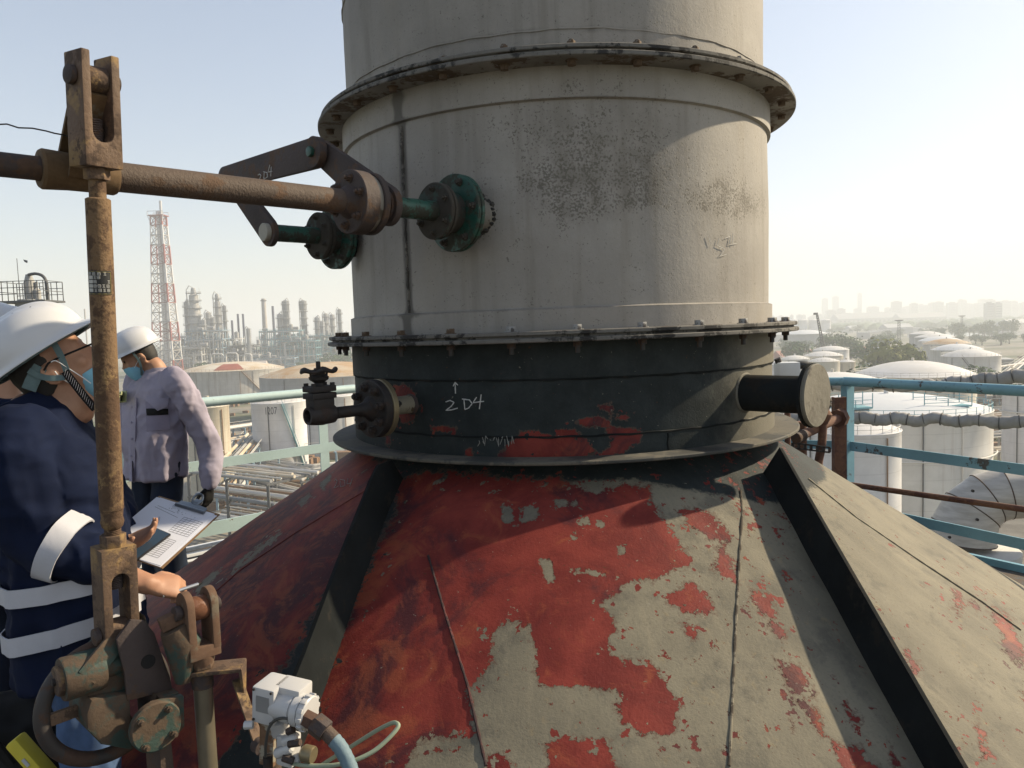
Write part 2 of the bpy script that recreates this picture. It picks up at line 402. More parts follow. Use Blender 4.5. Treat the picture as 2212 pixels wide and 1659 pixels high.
    top = m.mix(m.mth('MULTIPLY', ring, 0.55), top, (0.150, 0.098, 0.072))
    col = m.mix(rk2, top, red)
    rim = m.mth('MULTIPLY', m.mth('MULTIPLY', rk2, m.mth('SUBTRACT', 1.0, rk2)), 4.0)
    col = m.mix(m.mth('MULTIPLY', rim, 0.55), col, (0.05, 0.035, 0.03))
    spots = m.ss(m.noise(48, 3, 0.6, m.map(loc=(1, 8, 2))), 0.69, 0.735)
    col = m.mix(m.mth('MULTIPLY', spots, 0.75), col, (0.11, 0.05, 0.022))
    col = m.mix(m.mth('MULTIPLY', m.ss(m.noise(70, 3, 0.6, m.map(loc=(3, 3, 9))), 0.70, 0.74), 0.7), col, (0.30, 0.28, 0.23))
    h = m.mth('ADD', m.mth('SUBTRACT', m.mth('MULTIPLY', fine, 0.35), m.mth('MULTIPLY', rk2, 0.6)), m.mth('MULTIPLY', run, 0.12))
    nb = m.bump(grit, 0.2, 0.0015); nb = m.bump(h, 0.7, 0.006, nb); nb = m.bump(m.noise(3.2, 3, 0.5), 0.25, 0.02, nb)
    return m.done(col, m.mix(rk2, (0.70, 0.70, 0.70), (0.62, 0.62, 0.62)), 0.0, nb, 0.16)
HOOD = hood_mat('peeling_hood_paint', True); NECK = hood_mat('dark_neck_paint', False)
RIBM = paint('black_rib_paint', (0.018, 0.021, 0.022), 0.4, rust=0.28, rcol=(0.035, 0.032, 0.028), rough=0.9, rscale=9, spec=0.08)
PLATE = paint('dusty_base_plate_paint', (0.055, 0.056, 0.05), 0.3, rust=0.55, rcol=(0.17, 0.155, 0.12), dirt=0.3, rough=0.75, rscale=3.5)

def revolve_grid(prof, n, phi0=-pi, phi1=pi):
    """grid of revolution about the stack axis; prof = list of (r, z)"""
    full = abs(phi1 - phi0 - 2*pi) < 1e-6; m = n if full else n + 1
    vs, fs = [], []
    for (r, z) in prof:
        for i in range(m): vs.append(cyl_pt(phi0 + (phi1 - phi0)*i/n, r, z))
    for j in range(len(prof) - 1):
        for i in range(n):
            i2 = (i + 1) % m if full else i + 1
            fs.append((j*m + i, j*m + i2, (j + 1)*m + i2, (j + 1)*m + i))
    return vs, fs
def rev(name, prof, mat, parent, n=160, fields=None, dents=0.0, smooth=32):
    mb = MB(); vs, fs = revolve_grid(prof, n)
    vs2 = vs
    if dents:
        vs2 = []
        for p in vs:
            q = Vector((p.x - AX.x, p.y - AX.y, 0)).normalized(); vs2.append(p + q*(mnoise.noise(p*1.7)*dents + mnoise.noise(p*5.0)*dents*0.3))
    mb.add(vs2, fs); o = mb.build(name, mat, parent, smooth=smooth, fix=False)
    for nm, fn in (fields or {}).items(): set_attr(o.data, nm, [fn(p) for p in vs])
    return o
def steps(a, b, k): return [a + (b - a)*i/k for i in range(k + 1)]

stack = thing('exhaust_stack', 'round grey steel stack on a peeling red and beige cone shaped hood', 'chimney stack', (AX.x, AX.y, 0))
# ---- shells
def gauss(px, py, x, y, sx, sy): return math.exp(-(((px - x)/sx)**2 + ((py - y)/sy)**2))
BL = [(1245, 330, 110, 95, .95), (1240, 420, 70, 60, .6), (1225, 452, 45, 26, 1.0), (1300, 440, 40, 24, .8), (1385, 440, 40, 22, .8), (1400, 330, 70, 90, .6), (1400, 395, 60, 40, .5),
      (1100, 275, 60, 30, .45), (1560, 415, 60, 45, .95), (1600, 445, 50, 28, 1.0), (1530, 440, 60, 20, .6), (1010, 270, 30, 20, .3), (1140, 395, 60, 25, .4), (1235, 185, 30, 20, .4), (1115, 520, 25, 12, .4),
      (1040, 430, 24, 34, 1.0), (1030, 500, 30, 16, .9), (775, 515, 16, 22, .8)]
def stain(p):
    x, y = pix(p)
    if p.y > AX.y: return 0.0
    return min(1.0, sum(k*gauss(x, y, a, b, s, t) for a, b, s, t, k in BL))
SEAMPH = phi_of(oncyl(875, 470, 0.986))
def seamf(p):
    d = abs(phi_of(p) - SEAMPH)*0.98
    v = math.exp(-(d/0.022)**2)*0.8 + math.exp(-(d/0.06)**2)*0.22
    v += 0.55*math.exp(-abs(p.z - 1.672)/0.012) + 0.5*math.exp(-abs(p.z - 2.418)/0.010) + 0.45*math.exp(-abs(p.z - 2.50)/0.02) + 0.3*math.exp(-abs(p.z - 1.585)/0.02)
    return min(1, v)
FLD = {'stain': stain, 'seam': seamf}
rev('upper_shell', [(0.972, z) for z in steps(2.585, 3.6, 26)] + [(0.972, 5.0), (0.972, 7.0), (0.93, 7.0), (0.93, 5.0)], SHELL_UP, stack, 200, {'stain': lambda p: 0.12 if p.z < 2.7 else 0.0, 'seam': lambda p: 0.7*math.exp(-abs(p.z - 2.66)/0.012) + 0.5*math.exp(-abs(p.z - 3.05)/0.01) + 0.4*math.exp(-abs(p.z - 2.585)/0.02)}, 0.004)
dam = rev('damper_shell', [(0.999, 2.545), (0.999, 2.54)] + [(0.999, z) for z in steps(2.535, 2.418, 8)] + [(0.984, 2.414)] + [(0.984, z) for z in steps(2.41, 1.678, 56)] + [(1.0, 1.672)] + [(1.0, z) for z in steps(1.668, 1.56, 8)], SHELL, stack, 420, FLD, 0.005)
mb = MB()
for k in range(61):
    pass
mb.tube([cyl_pt(SEAMPH + 0.0015*sin(k*1.7), 0.986, 1.68 + (2.40 - 1.68)*k/40) for k in range(41)], [0.006 + 0.002*sin(k*2.3) for k in range(41)], 6)
mb.build('weld_seam', WELD, stack)
for z, r in ((2.665, 0.972), (3.05, 0.972)):
    MB().tube([cyl_pt(-pi*0.75 + 1.5*pi*k/140, r + 0.001, z + 0.0015*sin(k*1.3) + 0.002*sin(k*.37)) for k in range(141)], [0.004 + 0.001*sin(k*2.1) for k in range(141)], 5).build('weld_seam', SHELL_UP, stack)

# ---- flanges with their bolts
def flange(name, z, r, th, mat, emat):
    mb = MB(); prof = [(-th/2, 0.96), (-th/2, r - 0.004), (-th/2 + 0.003, r), (th/2 - 0.003, r), (th/2, r - 0.004), (th/2, 0.96)]
    mb.lathe((AX.x, AX.y, z), (0, 0, 1), prof, 160, close=True)
    for i, f in enumerate(mb.f):
        mb.m[i] = 1 if all(abs(hypot(mb.v[q].x - AX.x, mb.v[q].y - AX.y) - r) < 0.006 for q in f) else 0
    return mb.build(name, [mat, emat], stack, smooth=30)
uf1 = flange('flange', 2.538, 1.106, 0.018, FLG, FLG_EDGE); uf2 = flange('flange', 2.566, 1.094, 0.016, FLG, FLG_EDGE)
g = MB().lathe((AX.x, AX.y, 2.547), (0, 0, 1), [(0, 0.95), (0, 1.082), (0.0105, 1.082), (0.0105, 0.95)], 120, close=True).build('gasket', FLG_EDGE, stack)
lf1 = flange('flange', 1.560, 1.112, 0.016, PLATE, FLG_EDGE); lf2 = flange('flange', 1.585, 1.105, 0.016, FLG, FLG_EDGE)
MB().lathe((AX.x, AX.y, 1.5685), (0, 0, 1), [(0, 0.95), (0, 1.09), (0.008, 1.09), (0.008, 0.95)], 120, close=True).build('gasket', FLG_EDGE, stack)
def bolt_ring(parent, z, up, mats, r, px0, head, shank, nut=False):
    """hexagon heads round a flange; px0 places one of them on a sight line"""
    ph0 = phi_of(oncyl(px0, 717 if z < 2 else 140, r) or cyl_pt(0, r, z)); n = 28
    mesh = None
    for k in range(n):
        ph = ph0 + 2*pi*k/n; ph = (ph + pi) % (2*pi) - pi
        if abs(ph) > 1.95: continue
        c = cyl_pt(ph, r, z)
        if mesh is None or k % 3 == 0:
            mb = MB(); s = 1 if up else -1
            mb.cyl((0, 0, 0), (0, 0, s*0.003), head*1.35, n=14)
            mb.cyl((0, 0, s*0.003), (0, 0, s*0.019), head, n=6, phase=random.random())
            if shank: mb.cyl((0, 0, s*0.019), (0, 0, s*(0.019 + shank)), head*0.56, n=10)
            mesh = mb.mesh('bolt', random.choice(mats), smooth=30, bevel=0.0015)
        link_mesh('bolt', mesh, parent, c - origin(parent))
bolt_ring(uf1, 2.529, False, [BOLT_G], 1.052, 1235, 0.0165, 0.0)
bolt_ring(uf2, 2.574, True, [BOLT_G, FLG], 1.052, 1235, 0.0155, 0.006)
bolt_ring(lf2, 1.593, True, [BOLT_B, BOLT_D, BOLT_G], 1.06, 1247, 0.0175, 0.0)
bolt_ring(lf1, 1.552, False, [BOLT_D], 1.06, 1247, 0.0165, 0.022)

# ---- neck
REDN = bbs([[(840, 832), (875, 830), (898, 850), (903, 880), (895, 905), (870, 915), (850, 900), (838, 870)], [(1292, 878), (1310, 870), (1330, 880), (1322, 890), (1298, 888)], [(1245, 912), (1270, 905), (1300, 900), (1318, 912), (1310, 920), (1262, 920)],
      [(1322, 900), (1345, 895), (1360, 903), (1350, 909), (1330, 908)], [(1075, 985), (1100, 960), (1120, 938), (1160, 932), (1195, 945), (1210, 930), (1240, 928), (1270, 950), (1285, 975), (1250, 988), (1150, 992), (1090, 992)],
      [(1310, 925), (1330, 922), (1385, 932), (1380, 955), (1345, 975), (1310, 988), (1290, 985), (1320, 960)], [(1003, 975), (1015, 968), (1020, 985), (1008, 987)], [(930, 922), (985, 924), (980, 930), (935, 930)], [(830, 925), (840, 930), (845, 960), (835, 955)], [(1170, 1, ), (1171, 1), (1171, 2)]][:-1])
def neck_red(p):
    if p.y > AX.y: return -1.0
    x, y = pix(p); return field(x, y, REDN, 30)
NF = {'red': neck_red, 'burn': lambda p: 0.0, 'fleck': lambda p: -0.5 if p.z > 1.25 else 0.0, 'sunside_tint': lambda p: max(-1, min(1, (phi_of(p) - 0.45)/0.5)), 'teal': lambda p: 1.0}  # sun and shade put into the neck colour: paler right, dark front-left
nk = []
nk += [(1.003, z) for z in steps(1.553, 1.418, 10)] + [(0.996, 1.414)] + [(0.996, z) for z in steps(1.41, 1.205, 18)] + [(1.004, 1.199)] + [(1.004, z) for z in steps(1.195, 1.128, 8)]
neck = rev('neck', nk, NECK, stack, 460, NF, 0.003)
for z, r in ((1.414, 0.999), (1.201, 1.003)):
    MB().tube([cyl_pt(-pi*0.72 + 1.44*pi*k/140, r, z + 0.002*sin(k*1.3)) for k in range(141)], [0.0045 + 0.001*sin(k*2.1) for k in range(141)], 5).build('weld_seam', RIBM, neck)
q0 = oncyl(1442, 925, 1.004); ph = phi_of(q0)
MB().tube([cyl_pt(ph + 0.002*sin(k), 1.005, 1.195 - 0.065*k/8) for k in range(9)], 0.004, 5).build('weld_seam', RIBM, neck)
base = flange('base_plate', 1.121, 1.111, 0.014, PLATE, PLATE)

# ---- hood cone with peeling paint
REDP = bbs([
 [(855, 1040), (905, 1024), (1010, 1022), (1110, 1037), (1200, 1034), (1290, 1064), (1340, 1047), (1400, 1052), (1425, 1105), (1450, 1150), (1490, 1212), (1440, 1240), (1360, 1258), (1330, 1283), (1300, 1308), (1330, 1345), (1315, 1400), (1345, 1430), (1400, 1420), (1440, 1480), (1470, 1530), (1445, 1580), (1380, 1590), (1345, 1565), (1330, 1500), (1300, 1482), (1200, 1482), (1160, 1465), (1160, 1400), (1140, 1350), (1085, 1340), (1060, 1385), (1065, 1430), (1000, 1490), (1015, 1540), (1030, 1600), (960, 1585), (900, 1600), (850, 1700), (560, 1700), (690, 1480), (860, 1100)],
 [(1180, 1605), (1250, 1595), (1310, 1600), (1345, 1680), (1190, 1680)], [(1055, 1640), (1090, 1630), (1110, 1680), (1060, 1680)],
 [(1465, 1105), (1520, 1106), (1562, 1130), (1578, 1168), (1540, 1172), (1500, 1142)], [(1556, 1168), (1545, 1232), (1592, 1262), (1580, 1210)], [(1440, 1290), (1490, 1263), (1532, 1300), (1548, 1322), (1488, 1328)], [(1480, 1352), (1508, 1360), (1500, 1378), (1484, 1370)],
 [(1622, 1265), (1662, 1290), (1682, 1350), (1702, 1390), (1690, 1402), (1660, 1332), (1630, 1302)], [(1670, 1420), (1730, 1440), (1752, 1490), (1730, 1500), (1762, 1540), (1792, 1602), (1770, 1592), (1720, 1512), (1690, 1452)],
 [(1818, 1500), (1862, 1560), (1838, 1572)], [(1790, 1590), (1860, 1620), (1915, 1680), (1820, 1680)], [(1705, 1545), (1722, 1580), (1712, 1590)], [(1920, 1600), (1950, 1660), (1930, 1665)],
 [(2140, 1315), (2172, 1325), (2200, 1380), (2222, 1450), (2180, 1420)], [(2060, 1280), (2085, 1310), (2070, 1320)], [(2105, 1555), (2150, 1640), (2120, 1640)], [(2095, 1290), (2115, 1315), (2105, 1320)], [(1955, 1400), (1985, 1450), (1975, 1455)],
 # everything left of the left rib
 [(700, 940), (850, 1010), (690, 1300), (560, 1520), (300, 1900), (-900, 1900), (-900, 1300), (300, 1240)]])
GRN = bbs([[(505, 1218), (600, 1150), (622, 1140), (560, 1195), (500, 1240)], [(690, 1045), (712, 1022), (716, 1030), (698, 1060)], [(640, 1085), (668, 1062), (672, 1070), (650, 1098)], [(420, 1265), (480, 1225), (470, 1245), (425, 1285)], [(1255, 1120), (1270, 1118), (1272, 1132), (1256, 1134)], [(1290, 1122), (1305, 1124), (1303, 1136), (1290, 1136)], [(1395, 1078), (1412, 1080), (1410, 1094), (1396, 1092)], [(1235, 1150), (1252, 1148), (1250, 1164), (1236, 1164)], [(1330, 1180), (1350, 1175), (1352, 1200), (1335, 1204)], [(1230, 1225), (1300, 1232), (1310, 1244), (1240, 1240)], [(1080, 1092), (1110, 1092), (1108, 1130), (1085, 1130)], [(1120, 1098), (1165, 1095), (1160, 1125), (1125, 1130)], [(1165, 1208), (1190, 1205), (1200, 1255), (1180, 1260), (1170, 1230)], [(1195, 1080), (1250, 1078), (1245, 1092), (1200, 1094)]])
def cone_fields(p):
    x, y = pix(p); ph = phi_of(p)
    if abs(ph) > 1.9: return -1.0, 0.0, 0.0, 0.0
    r = field(x, y, REDP, 70); gneg = field(x, y, GRN, 20)
    if gneg > -0.6: r = min(r, -gneg*0.6)
    t = (p.z - (1.035 if ph < 0.2 else 1.035 - 0.12*min(1, (ph - 0.2)/0.45)))/0.06
    if x < 720 + (1480 - y)*0.37 + 40 and ph > -0.75: t = max(t, (720 + (1480 - y)*0.37 + 12 - x)/30)
    b = max(0.0, min(1.0, (1010 - x)/240))
    f = 0.34 if ph > 0.45 else (0.16 if ph > 0.05 else 0.0)
    if 1480 < x < 1720: f += 0.25
    return r, max(-1, min(1, t)), b, f
def cone_dent(p): return mnoise.noise(p*1.3)*0.005
vs, fs = revolve_grid([(CR0 + (CZ0 - z)*CK, z) for z in steps(1.11, -0.02, 110)], 520, -1.95, 1.95)
nv = []
for p in vs:
    ph = phi_of(p); n = Vector((sin(ph), -cos(ph), CK)).normalized()
    d = cone_dent(p) + mnoise.noise(p*4.2 + Vector((3, 3, 3)))*0.0015
    if 0.2 < ph < 0.8: d += 0.0012*sin(ph*60 + 3*p.z)*min(1, (ph - 0.2)*6)
    nv.append(p + n*d)
cone = MB().add(nv, fs).build('cone_hood', HOOD, stack, smooth=180, fix=False)
F4 = [cone_fields(p) for p in vs]
for i, nm in enumerate(('red', 'teal', 'burn', 'fleck')): set_attr(cone.data, nm, [f[i] for f in F4])
set_attr(cone.data, 'cu', [phi_of(p)*1.9 for p in vs]); set_attr(cone.data, 'cv', [-p.z*1.85 for p in vs])
MB().add(*revolve_grid([(CR0 + (CZ0 - z)*CK, z) for z in steps(1.11, -0.02, 12)], 60, 1.95, 2*pi - 1.95)).build('cone_hood', RIBM, stack, smooth=180, fix=False)
def cone_poly(pts, n=14):
    out = []
    for i in range(len(pts) - 1):
        for k in range(n):
            t = k/n; p = oncone(pts[i][0]*(1 - t) + pts[i + 1][0]*t, pts[i][1]*(1 - t) + pts[i + 1][1]*t)
            if p is not None: out.append(p)
    p = oncone(*pts[-1])
    if p is not None: out.append(p)
    return out
def on_cone_off(p, off):
    ph = phi_of(p); n = Vector((sin(ph), -cos(ph), CK)).normalized(); return p + n*off
def bead(pts, mat, r=0.0042):
    P = [on_cone_off(p, 0.001 + cone_dent(p)) for p in cone_poly(pts)]
    MB().tube(P, [r*(1 + 0.25*sin(i*2.1)) for i in range(len(P))], 6).build('weld_seam', mat, cone)
bead([(1600, 1060), (1603, 1110), (1590, 1330), (1575, 1655)], paint('beige_weld', (0.19, 0.17, 0.125), 0.4, rust=0.55, rcol=(0.06, 0.045, 0.03), rough=0.8, rscale=14))
bead([(925, 1200), (960, 1320), (1010, 1480), (1050, 1655)], paint('maroon_weld', (0.12, 0.03, 0.028), 0.4, rust=0.6, rcol=(0.03, 0.018, 0.02), rough=0.8, rscale=14))
bead([(1745, 1036), (1850, 1120), (1990, 1215), (2120, 1300), (2205, 1362)], paint('pale_weld', (0.27, 0.235, 0.16), 0.3, rough=0.8))
bead([(790, 1060), (640, 1150), (520, 1230), (430, 1310)], paint('red_weld', (0.20, 0.05, 0.04), 0.3, rough=0.8), 0.003)
def rib(foot, h):
    P = cone_poly(foot, 16); mb = MB(); L = []
    for p in P:
        ph = phi_of(p); n = Vector((sin(ph), -cos(ph), CK)).normalized(); hh = min(h, max(0.0, (1.108 - p.z)/n.z)); L.append((p - n*0.02, p + n*hh))
    rings = []
    for i, (a, b) in enumerate(L):
        j = min(i, len(L) - 2); t = (L[j + 1][0] - L[j][0]).normalized(); s = t.cross((b - a).normalized()).normalized()*0.007
        rings.append([a - s, b - s, b + s, a + s])
    mb.loft(rings); o = mb.build('stiffener_rib', RIBM, stack, smooth=25)
    return o
rib([(868, 1035), (838, 1100), (770, 1280), (700, 1480), (620, 1690)], 0.150)
rib([(1652, 1022), (1804, 1300), (1968, 1600), (2040, 1730)], 0.128)

# ---- capped stub on the right of the neck
nz = MB(); pb = oncyl(1608, 845, 0.996); phn = radians(45); pb = cyl_pt(phn, 0.96, 1.312); dn = Vector((sin(phn), -cos(phn), 0))
stub = MB().cyl(pb, pb + dn*0.315, 0.073, n=40).build('capped_stub', RIBM, stack)
DISC = paint('dusty_grey_disc', (0.21, 0.195, 0.155), 0.15, rust=0.3, rcol=(0.14, 0.125, 0.10), rough=0.8, bump=0.4, bscale=30, rscale=8)
MB().lathe(pb + dn*0.315, dn, [(0, 0.119), (0.010, 0.121), (0.016, 0.118), (0.016, 0.0)], 56).build('blind_plate', [DISC], stub)
MB().lathe(pb + dn*0.30, dn, [(0, 0.122), (0.013, 0.123), (0.014, 0.07)], 48).build('flange', RIBM, stub)
MB().tube([pb + dn*0.036 + frame(dn)[0]*(0.076*cos(t)) + frame(dn)[1]*(0.076*sin(t)) for t in [2*pi*i/40 for i in range(40)]], 0.006, 6, closed=True).build('weld_seam', DISC, stub)

# ---- chalk marks
def chalk(name, strokes, fn, parent, w=0.0016, mat=None):
    mb = MB()
    for s in strokes:
        P = []
        for i in range(len(s) - 1):
            for k in range(5):
                t = k/5; q = fn(s[i][0]*(1 - t) + s[i + 1][0]*t, s[i][1]*(1 - t) + s[i + 1][1]*t)
                if q is not None: P.append(q)
        q = fn(*s[-1])
        if q is not None: P.append(q)
        if len(P) > 1: mb.tube(P, [w*(0.75 + 0.5*abs(sin(7.3*i + 3*P[0].x))) for i in range(len(P))], 5)
    return mb.build(name, mat or CHALK, parent)
two = lambda x, y, w, h: [(x, y + h*.15), (x + w*.35, y), (x + w*.7, y + h*.2), (x + w*.45, y + h*.6), (x, y + h), (x + w*.5, y + h*.95), (x + w, y + h*.78)]
def s2D4(x, y, k, sl=0.0):
    S = [two(x, y + 5*k, 26*k, 22*k), [(x + 40*k, y + 3*k), (x + 42*k, y + 24*k)], [(x + 36*k, y + 2*k), (x + 52*k, y + 4*k), (x + 58*k, y + 12*k), (x + 50*k, y + 22*k), (x + 42*k, y + 25*k)],
         [(x + 68*k, y - 2*k), (x + 60*k, y + 10*k), (x + 84*k, y + 7*k)], [(x + 78*k, y - 8*k), (x + 74*k, y + 24*k)]]
    return S
chalk('chalk_marking', s2D4(963, 860, 0.98) + [[(984, 850), (983, 827)], [(979, 834), (983, 826), (989, 832)]], lambda x, y: oncyl(x, y, 0.9975), neck, 0.0021)
def faint(x0, y0, n, w, h):
    R = random.Random(int(x0)); S = []
    for i in range(n):
        x = x0 + w*i/n; S.append([(x + R.uniform(0, 5), y0 + R.uniform(-h, h)), (x + R.uniform(2, 9), y0 + R.uniform(-h, h)), (x + R.uniform(0, 9), y0 + R.uniform(-h, h))])
    return S
chalk('chalk_scribble', faint(1030, 953, 10, 80, 12), lambda x, y: oncyl(x, y, 1.0065), neck, 0.001, CHALK_F)
chalk('chalk_marking', [two(1555, 535, 14, 18), [(1553, 515), (1549, 530), (1560, 536)], [(1566, 515), (1578, 510), (1576, 526)], [(1578, 512), (1574, 529), (1592, 526)], [(1583, 504), (1581, 532)], [(1530, 508), (1536, 530)]], lambda x, y: oncyl(x, y, 0.9862), dam, 0.0009, plain('worn_chalk', (0.72, 0.71, 0.66), 0.9))
chalk('chalk_marking', [two(722, 1036, 10, 18), [(735, 1040), (736, 1052), (746, 1050), (745, 1038), (735, 1036)], [(752, 1034), (750, 1046), (760, 1044)], [(762, 1034), (756, 1052)]], lambda x, y: (lambda p: on_cone_off(p, 0.003 + cone_dent(p)) if p else None)(oncone(x, y)), cone, 0.0012, CHALK_F)
# ================================================================== damper drive linkage
RUST_D = paint('purple_brown_rust', (0.064, 0.046, 0.042), 0.35, rust=0.35, rcol=(0.12, 0.068, 0.04), rough=0.78, bump=0.25, bscale=90, rscale=9)
RUST_P = paint('brown_rusted_pipe', (0.105, 0.072, 0.053), 0.3, rust=0.35, rcol=(0.15, 0.085, 0.048), dirt=0.35, rough=0.75, bump=0.3, bscale=120, rscale=7)
RUST_O = paint('ochre_rust', (0.205, 0.125, 0.062), 0.35, rust=0.55, rcol=(0.10, 0.055, 0.030), rough=0.82, bump=0.35, bscale=110, rscale=10, second=(0.31, 0.20, 0.085), sec_amt=0.4, sec_scale=9)
RUST_C = paint('orange_brown_clevis_rust', (0.155, 0.095, 0.058), 0.35, rust=0.5, rcol=(0.085, 0.053, 0.036), rough=0.75, bump=0.3, bscale=90, rscale=7, second=(0.32, 0.20, 0.075), sec_amt=0.42, sec_scale=11)
GREEN = paint('dark_green_enamel', (0.011, 0.090, 0.062), 0.3, rust=0.42, rcol=(0.05, 0.045, 0.032), rough=0.45, bump=0.12, rscale=7)
GREEN_D = paint('dirty_green_enamel', (0.022, 0.070, 0.053), 0.35, rust=0.6, rcol=(0.060, 0.045, 0.034), rough=0.55, bump=0.2, rscale=6)
GREEN_R = paint('worn_green_brown_casting', (0.034, 0.068, 0.056), 0.4, rust=0.5, rcol=(0.115, 0.070, 0.042), rough=0.7, bump=0.25, rscale=5)
STEEL_R = paint('rust_bled_lever_paint', (0.23, 0.21, 0.16), 0.3, rust=0.75, rcol=(0.16, 0.09, 0.035), rough=0.7, rscale=6)
SLEEVE = paint('grey_sleeve', (0.27, 0.25, 0.21), 0.3, rust=0.3, rcol=(0.08, 0.06, 0.04), rough=0.7, bump=0.4, bscale=30, rscale=9)
SOOT = paint('black_iron', (0.020, 0.016, 0.015), 0.35, rust=0.35, rcol=(0.05, 0.032, 0.024), rough=0.68, bump=0.25, rscale=14)
BRASS = plain('dull_brass', (0.30, 0.25, 0.15), 0.45, 0.6, 0.2, 20)
PALE = plain('pale_shaft_end', (0.42, 0.40, 0.33), 0.7, 0, 0.15, 60)
UP = Vector((0, 0, 1))
PHS = radians(-44.5); DV = Vector((sin(PHS), -cos(PHS), 0)); E2 = Vector((-DV.y, DV.x, 0))      # along the shafts (outwards), across them
S1 = cyl_pt(radians(-20.7), 0.984, 2.025); S2 = cyl_pt(radians(-68.3), 0.984, 2.025)
def sh(t, S=S1): return S + DV*t
def bolts_on(parent, c, axis, r, n, size, h, mat, phase=0.3, name='bolt'):
    u, v, a = frame(axis); me = None
    for k in range(n):
        t = 2*pi*k/n + phase; p = Vector(c) + u*(r*cos(t)) + v*(r*sin(t))
        if me is None:
            mb = MB(); mb.cyl((0, 0, 0), a*0.003, size*1.3, n=12); mb.cyl(a*0.003, a*h, size, n=6); mb.cyl(a*h, a*(h + 0.008), size*0.55, n=8); me = mb.mesh(name, mat, smooth=30)
        link_mesh(name, me, parent, p - origin(parent))
def disc(c0, c1, r, n=48, ch=0.003):
    c0, c1 = Vector(c0), Vector(c1); L = (c1 - c0).length
    return MB().lathe(c0, c1 - c0, [(0, r - ch), (ch, r), (L - ch, r), (L, r - ch)], n)
# --- drive shaft in front
drv = thing('drive_shaft', 'long brown rusted drive shaft ending in a bolted coupling beside the grey stack', 'drive shaft', tuple(sh(1.0)))
MB().cyl(sh(0.56), sh(1.30), 0.0375, n=32).build('shaft_tube', RUST_P, drv)
MB().cyl(sh(1.25), sh(1.95), 0.0285, n=28).build('shaft_end', RUST_D, drv)
cf = disc(sh(0.505), sh(0.56), 0.101).build('coupling_flange', RUST_D, drv); bolts_on(cf, sh(0.56), DV, 0.075, 6, 0.012, 0.016, RUST_D)
disc(sh(0.465), sh(0.488), 0.100).build('coupling_flange', RUST_D, drv)
MB().cyl(sh(0.488), sh(0.505), 0.092, n=40).build('coupling_spacer', SLEEVE, drv)
MB().lathe(sh(0.56), DV, [(0, 0.055), (0.02, 0.042), (0.03, 0.0385)], 32).build('weld_collar', RUST_D, drv)
# crank lever of the drive shaft
LP = sh(1.345); PIN1 = onplane(200, 172, LP, DV); PIN2 = onplane(253, 1362, LP, DV)
crank = MB().lathe(sh(1.255), DV, [(0, 0.044), (0.006, 0.047), (0.055, 0.045), (0.11, 0.045), (0.164, 0.048), (0.17, 0.044), (0.17, 0.03), (0, 0.03)], 32, close=True).build('crank_boss', STEEL_R, drv)
ax_l = (PIN1 - LP).normalized(); sd = ax_l.cross(DV).normalized()
mb = MB(); L = (PIN1 - LP).length
for w, lo, hi in ((0.010, 0.03, 1.0),):
    mb.prism([(-0.045, 0.02), (0.045, 0.02), (0.026, L - 0.02), (-0.026, L - 0.02)], LP, sd, ax_l, 0.012)
mb.build('lever_web', STEEL_R, drv)
for s in (-1, 1):
    a = LP + sd*(s*0.045) + ax_l*0.015; b = PIN1 + sd*(s*0.027) - ax_l*0.02
    MB().bar(a, b, 0.010, 0.062, hint=DV).build('lever_rib', STEEL_R, drv)
MB().cyl(PIN1 - DV*0.026, PIN1 + DV*0.026, 0.030, n=28).build('lever_eye', RUST_C, drv)
wire = MB().tube([at(x, y, 1.90 - (180 - x)*0.0008) for x, y in ((178, 302), (160, 300), (140, 292), (118, 288), (100, 283), (70, 277), (40, 276), (15, 268), (-30, 270))], 0.0018, 6)
wire.build_thing('wire', plain('grey_wire', (0.07, 0.065, 0.06), 0.5, 0.5), 'thin kinked wire trailing left from the crank lever', 'wire')

# --- connecting rod with its two clevises
rodax = (PIN2 - PIN1).normalized(); rod = thing('connecting_rod', 'upright ochre rusted turnbuckle rod with a forked clevis at each end', 'connecting rod', tuple(PIN2))
def rp(y):
    """point on the rod's centre line at image row y"""
    lo, hi = -0.3, 2.0
    for _ in range(40):
        m = (lo + hi)/2
        if pix(PIN1 + rodax*m)[1] < y: lo = m
        else: hi = m
    return PIN1 + rodax*lo
def u_profile(W, H, base, slot, n=9):
    """clevis outline, open end up, origin at the outer corner of the base"""
    P = [(-W/2, 0), (W/2, 0), (W/2, H), (slot/2, H)]
    r = min(slot/2, 0.022); 
    for k in range(n + 1):
        a = k/n*pi/2; P.append((slot/2 - r + r*cos(a), base + r - r*sin(a)))
    for k in range(n + 1):
        a = pi/2 + k/n*pi/2; P.append((-slot/2 + r + r*cos(a), base + r - r*sin(a)))
    P += [(-slot/2, H), (-W/2, H)]
    return P
def clevis(parent, basept, up, W, H, base, slot, T, twist, mat, pin, pinmat):
    X = Matrix.Rotation(twist, 3, 'Z') @ (-DV); 
    o = MB().prism(u_profile(W, H, base, slot), basept, X, up, T).build('clevis', mat, parent, bevel=0.004, smooth=30)
    pb = MB(); a = pin - X*(W/2 + 0.016); b = pin + X*(W/2 + 0.016)
    pb.lathe(a, b - a, [(0, 0.012), (0.003, 0.021), (0.014, 0.022), (0.016, 0.0165), ((b - a).length - 0.016, 0.0165), ((b - a).length - 0.014, 0.022), ((b - a).length - 0.003, 0.021), ((b - a).length, 0.010)], 20)
    pb.build('clevis_pin', pinmat, o)
    MB().tube([b - X*0.002 + UP*0.03, b - X*0.002 - UP*0.028], 0.003, 6).build('split_pin', pinmat, o)
    return o
up_ = -rodax
base1 = rp(364); H1 = (rp(118) - base1).length
